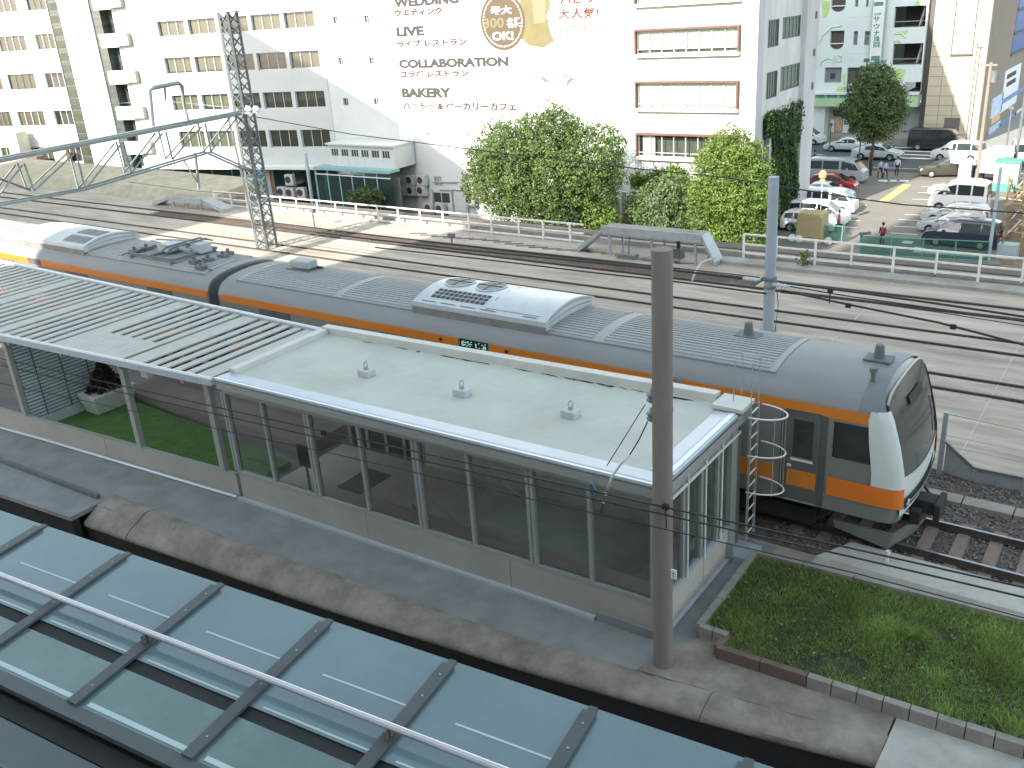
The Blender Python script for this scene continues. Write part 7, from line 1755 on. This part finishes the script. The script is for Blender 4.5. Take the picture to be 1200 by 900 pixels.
# ================================================================== people
def person(lab, foot, ang, shirt, legs, pose='stand', hair=(.02, .018, .016), s=1.0, z=ZL, sleeves=True):
    t = thing('person', lab, 'person', (foot.x, foot.y, z), 'people in the car park', ang)
    bm = bmesh.new(); sk_ = bm.verts.layers.skin.verify(); tagl = {}
    def vtx(p, r_, g): v = bm.verts.new(p); v[sk_].radius = r_ if isinstance(r_, tuple) else (r_, r_); tagl[v] = g; return v
    def chain(a, pts):
        for p, r_, g in pts: b = vtx(p, r_, g); bm.edges.new((a, b)); a = b
        return a
    st_ = .12 if pose == 'walk' else .0
    pel = vtx((0, 0, .95), (.15, .11), 'l'); pel[sk_].use_root = True
    ch = chain(pel, [((0, .0, 1.12), (.15, .10), 's'), ((.01, 0, 1.33), (.18, .11), 's')])
    nk = chain(ch, [((.015, 0, 1.47), .06, 'k'), ((.02, 0, 1.53), .055, 'k'), ((.03, 0, 1.60), (.075, .085), 'k'), ((.035, 0, 1.70), .065, 'k')])
    chain(nk, [])
    for sd_ in (1, -1):
        sw_ = st_*sd_
        chain(pel, [((.0, sd_*.10, .90), .095, 'l'), ((sw_*1.1+.02, sd_*.105, .50), .062, 'l'), ((sw_*1.4-.03, sd_*.11, .10), .045, 'l'), ((sw_*1.4+.10, sd_*.12, .04), .04, 'f')])
        sh_ = chain(ch, [((0, sd_*.19, 1.38), .065, 's'), ((-sw_*.5, sd_*.245, 1.12), .05, 's')])
        if pose == 'hold': e_ = chain(sh_, [((.20, sd_*.20, 1.10), .038, 'k'), ((.26, sd_*.18, 1.10), (.035, .018), 'k')]); hd = V(.26, sd_*.18, 1.10); fd = V(1, 0, -.2)
        else: e_ = chain(sh_, [((-sw_*.4+.06, sd_*.25, .90), .036, 'k'), ((-sw_*.4+.08, sd_*.25, .82), (.018, .035), 'k')]); hd = V(-sw_*.4+.08, sd_*.25, .82); fd = V(.2, 0, -1)
        for k in range(4): chain(e_, [(hd+fd*.05+V((k-1.5)*.018, 0, 0), .010, 'k'), (hd+fd*(.085-.008*abs(k-1.2))+V((k-1.5)*.02+.01, 0, 0), .008, 'k')])
        chain(e_, [(hd+fd*.02+V(.04, -sd_*.01, 0), .010, 'k')])
    coords = [(v.co.copy(), g) for v, g in tagl.items()]
    me = bpy.data.meshes.new('person_body'); bm.to_mesh(me); bm.free()
    o = bpy.data.objects.new('body', me); COL.objects.link(o)
    md = o.modifiers.new('skin', 'SKIN'); md.use_smooth_shade = True; o.modifiers.new('sub', 'SUBSURF').levels = 1
    dg = bpy.context.evaluated_depsgraph_get(); dg.update(); m2 = bpy.data.meshes.new_from_object(o.evaluated_get(dg))
    o.modifiers.clear(); o.data = m2; o.parent = t
    m2.materials.clear()
    ms = {'k': mat('skin', (.50, .31, .22), .6, .05), 's': mat('shirt_%02d%02d%02d' % tuple(int(c*99) for c in shirt), shirt, .9, .1, 8), 'l': mat('trousers_%02d%02d%02d' % tuple(int(c*99) for c in legs), legs, .9, .1, 8), 'f': mat('shoe_black', (.02, .02, .02), .6, .1)}
    ks = ['k', 's', 'l', 'f']
    for k in ks: m2.materials.append(ms[k])
    for p in m2.polygons:
        c_ = p.center; g = min(coords, key=lambda q: (q[0]-c_).length)[1]; p.material_index = ks.index(g); p.use_smooth = True
    hm = MB().lathe([(.0, -.13), (.078, -.10), (.098, -.02), (.092, .05), (.06, .10), (0, .115)], (0.012, 0, 1.685), 12)
    build('hair', hm, mat('dark_hair', hair, .8, .1), t, world=False, smooth=True)
    for sd_ in (1, -1): build('eye', MB().box(.108, .118, sd_*.03-.01, sd_*.03+.01, 1.635, 1.65), M_black, t, world=False)
    build('nose', MB().box(.10, .135, -.012, .012, 1.59, 1.625), ms['k'], t, world=False)
    t.scale = (s, s, s)
    return t
person('person in a maroon shirt standing alone at the front of the car park', G(1033, 290, ZL), -PI*.6, (.22, .05, .07), (.03, .035, .05), 'stand', s=.98)
person('person in a red top and dark trousers beside the white parked cars', G(982, 272, ZL), .2, (.50, .06, .06), (.03, .03, .035), 'walk', s=.92)
BLU = (.38, .46, .60)
person('person in a pale blue shirt at left of the walking pair', G(1031, 209, ZL), PI*.8, BLU, (.03, .035, .05), 'walk', s=1.0)
person('person in a bluer shirt at right of the walking pair', G(1037, 210, ZL), PI*.75, (.33, .42, .56), (.03, .035, .05), 'walk', s=.96)
person('person in a pale blue shirt standing apart on the street side of the car park', G(1050.5, 206, ZL), PI*.6, (.45, .52, .62), (.025, .03, .04), 'stand', s=1.0)
p = G(954, 196, ZL)
# motor scooter rider glimpsed at left end
person('person with white helmet in dark clothes at the left end of the street', p, 0, (.06, .08, .09), (.04, .05, .06), 'stand', hair=(.7, .7, .7), s=.95)

# ================================================================== trees, shrubs, ivy
def leafmass(lobes, n, size, shell=.55, seed=1, squash=1.0, up_bias=.25):
    rnd = random.Random(seed); mb = MB(); vols = [a[1]*a[1]*a[2] for a in lobes]; tot = sum(vols)
    vs, fs = [], []
    for (c_, rx, rz), vol in zip(lobes, vols):
        m = int(n*vol/tot)
        # leaf sprays: small clusters
        for q in range(m//7):
            d = Vector((rnd.gauss(0, 1), rnd.gauss(0, 1), rnd.gauss(0, 1))).normalized()
            rr = (shell+(1-shell)*rnd.random()**.6)*(1+.16*math.sin(5*d.x+3*d.z+c_[0])*math.sin(4*d.y+2*d.z))
            ce = Vector((c_[0]+d.x*rx*rr, c_[1]+d.y*rx*rr, c_[2]+d.z*rz*rr))
            for j in range(7):
                p = ce+Vector((rnd.gauss(0, size*1.3), rnd.gauss(0, size*1.3), rnd.gauss(0, size*.9)))
                nn = (d+Vector((rnd.gauss(0, .7), rnd.gauss(0, .7), rnd.gauss(0, .7)+up_bias))).normalized()
                a = nn.orthogonal().normalized(); ang = rnd.random()*6.28; b = nn.cross(a); a, b = a*math.cos(ang)+b*math.sin(ang), b*math.cos(ang)-a*math.sin(ang)
                s = size*rnd.uniform(.6, 1.25)
                o = len(vs); vs += [p-a*s, p+b*s*.55+nn*s*.12, p+a*s, p-b*s*.55+nn*s*.12]; fs.append((o, o+1, o+2, o+3))
    mb.v = vs; mb.f = fs; return mb
def limbs(base, tips, r0, hfork):
    mb = MB(); b = Vector(base); f = b+V(.05, 0, hfork)
    mb.path([b, lerp(b, f, .5)+V(.06, .03, 0), f], r0, 8)
    for t_ in tips:
        t_ = Vector(t_); m1 = lerp(f, t_, .5)+V(0, 0, .3); mb.tube(f-V(0, 0, .2), m1, r0*.55, 7, r0*.35); mb.tube(m1, t_, r0*.35, 6, r0*.12)
    return mb
def tree(name, lab, base, lobes, n, size, m, r0, hfork, seed, grp=None, cat='tree', shell=.55):
    t = thing(name, lab, cat, base, grp)
    build('trunk', limbs(base, [l_[0] for l_ in lobes], r0, hfork), M_bark, t, smooth=True)
    build('crown', leafmass(lobes, n, size, shell, seed), m, t, recalc=False)
    return t
def L3(Y, lst): # lobes from pixel centre, radius in pixels at depth plane Y
    out = []
    for x, y, r_, dy in lst:
        c_ = FY(x, y, Y+dy); rm = (FY(x+r_, y, Y+dy)-FY(x-r_, y, Y+dy)).length/2; out.append((tuple(c_), rm, rm*.95))
    return out
lob = L3(38, [(645, 165, 38, 0), (600, 185, 40, -.5), (690, 185, 40, .3), (582, 215, 34, -.6), (640, 215, 44, -1.2), (692, 212, 35, -.5), (655, 150, 24, .5), (612, 238, 34, -.6), (668, 238, 36, -.8), (570, 190, 22, 0), (718, 170, 18, .3), (590, 160, 20, .4), (560, 215, 16, 0)])
tree('broadleaf_tree', 'large spreading green tree in front of the white sign wall', V(-32.5, 38.3, ZL), lob, 70000, .10, M_leaf2, .35, 3.2, 3, 'trees along the sign building', shell=.42)
lob = L3(40, [(858, 178, 32, 0), (850, 205, 42, 0), (862, 230, 44, -.4), (835, 245, 36, -.6), (880, 205, 28, .2), (878, 250, 34, -.3), (840, 270, 30, -.6), (866, 272, 34, -.6), (885, 180, 16, .2)])
tree('dense_tree', 'dense bright green rounded tree at the corner of the white building', V(-20.3, 40.3, ZL), lob, 52000, .09, M_leaf, .28, 2.5, 5, 'trees along the sign building', shell=.55)
lob = L3(39, [(775, 235, 24, 0), (785, 255, 22, -.3), (765, 258, 20, 0), (790, 220, 18, .3)])
tree('grey_shrub', 'grey-green tall shrub between the two large trees', V(-25.6, 39, ZL), lob, 6000, .11, M_leaf4, .12, 1.0, 8, 'shrubs below the sign building', 'shrub')
lob = L3(39.5, [(745, 245, 13, 0), (744, 262, 14, 0), (748, 230, 9, 0)])
tree('slim_shrub', 'slim green shrub beside the grey wall gap left of the grey-green shrub', V(-28.2, 39.5, ZL), lob, 2500, .11, M_leaf2, .08, .8, 9, 'shrubs below the sign building', 'shrub')
lob = L3(37, [(700, 255, 18, 0), (712, 262, 16, 0), (690, 245, 12, 0)])
tree('low_shrub', 'low pale yellow-green bush at the right foot of the large tree', V(-29.0, 37, ZL), lob, 2500, .11, M_leaf, .08, .8, 10, 'shrubs below the sign building', 'shrub')
lob = L3(43, [(790, 212, 16, 0), (770, 214, 13, 0), (748, 212, 9, 0)])
tree('back_shrub', 'sunlit light green foliage behind the shrubs under the lowest window row', V(-24.6, 43, ZL), lob, 5000, .13, M_leaf, .1, 2.0, 12, 'shrubs below the sign building', 'shrub')
tag(build('grey_hoarding', MB().box(-30.2, -28.3, 40.6, 40.8, ZL, FY(735, 225, 40.7).z), M_greyc), 'grey boarding behind the shrubs between the large tree and the slim shrub', 'hoarding')
tag(build('white_post', MB().box(-28.55, -28.42, 39.9, 40.02, ZL, FY(738, 226, 40).z), M_wht), 'white post standing beside the slim shrub', 'post')
lob = L3(74.6, [(1025, 98, 26, 0), (1022, 122, 34, -.3), (1040, 112, 24, .2), (1008, 128, 22, 0), (1045, 130, 20, .2), (1028, 142, 28, 0), (1018, 90, 14, 0), (1035, 86, 12, 0), (1008, 108, 14, .3), (1055, 112, 10, 0)])
st_ = G(1019, 206, ZL)
tree('street_tree', 'dark green street tree standing before the green building', V(st_.x, st_.y, ZL), [((c_[0], c_[1], c_[2]), rx, rz) for c_, rx, rz in lob], 26000, .13, M_leaf3, .16, 5.2, 15, None, shell=.35)
tag(build('tree_stake', MB().tube((st_.x-.35, st_.y, ZL), (st_.x-.1, st_.y, ZL+2.2), .06, 6), mat('stake_red', (.34, .16, .10), .8, .15)), 'reddish wooden stake leaning on the street tree trunk', 'stake')
# ivy on the side wall of the sign building
iv = thing('ivy', 'dark green ivy hanging down the side wall of the white building', 'ivy', V(XS+.2, 50, ZL))
mb = MB(); rnd = random.Random(4)
topl = lambda u: interp([(1.6, PR.px(898, 136)[1]), (9.2, PR.px(939, 114)[1])], u)
vs, fs = [], []
for k in range(9000):
    u = rnd.uniform(1.6, 8.6); tz = topl(u); 
    if u < 4.2: low_ = tz-rnd.uniform(.5, 1.6) if u < 3.4 else tz-(tz-ZL)*rnd.random()**.5
    else: low_ = ZL+.3
    z = tz-(tz-low_)*rnd.random()**.8+rnd.gauss(0, .12)
    p = PR.pt(u, z, rnd.uniform(.03, .38)*(1+.5*math.sin(u*3+z)))
    nn = (PR.n+Vector((rnd.gauss(0, .6), rnd.gauss(0, .6), rnd.gauss(0, .6)))).normalized(); a = nn.orthogonal().normalized(); b = nn.cross(a); s = rnd.uniform(.07, .16)
    o = len(vs); vs += [p-a*s, p+b*s*.7, p+a*s, p-b*s*.7]; fs.append((o, o+1, o+2, o+3))
mb.v = vs; mb.f = fs
build('foliage', mb, M_ivy, iv, recalc=False)
mb = MB(); 
for k in range(7): mb.path([PR.pt(3.6+.7*k, ZL, .05), PR.pt(3.7+.7*k, ZL+2.5, .06), PR.pt(3.5+.75*k, topl(3.5+.75*k)-.5, .05)], .03, 5)
stuff(build('vine_stem', mb, M_bark, iv))
# plants on the terrace of the annexe and weeds by the railing
lob = [((PA.pt(*PA.px(440, 224), 1.3).x, PA.pt(*PA.px(440, 224), 1.3).y, PA.px(440, 226)[1]), .9, .8), ((PA.pt(*PA.px(428, 228), 1.3).x, 41.9, PA.px(428, 228)[1]), .7, .6), ((PA.pt(*PA.px(452, 226), 1.3).x, 41.9, PA.px(452, 228)[1]), .8, .7)]
tree('terrace_shrub', 'green and reddish shrubs before the teal terrace of the annexe', V(lob[0][0][0], 41.9, ZL), lob, 2500, .12, M_leaf4, .06, .6, 21, 'shrubs at the annexe', 'shrub')
p = FY(943, 305, 19.3); lob = [((p.x, 19.3, .45), .25, .35)]
tree('railing_weed', 'small green weed growing by the railing right of the blue-grey pole', V(p.x, 19.3, 0), lob, 160, .07, M_leaf, .012, .2, 22, None, 'weed')
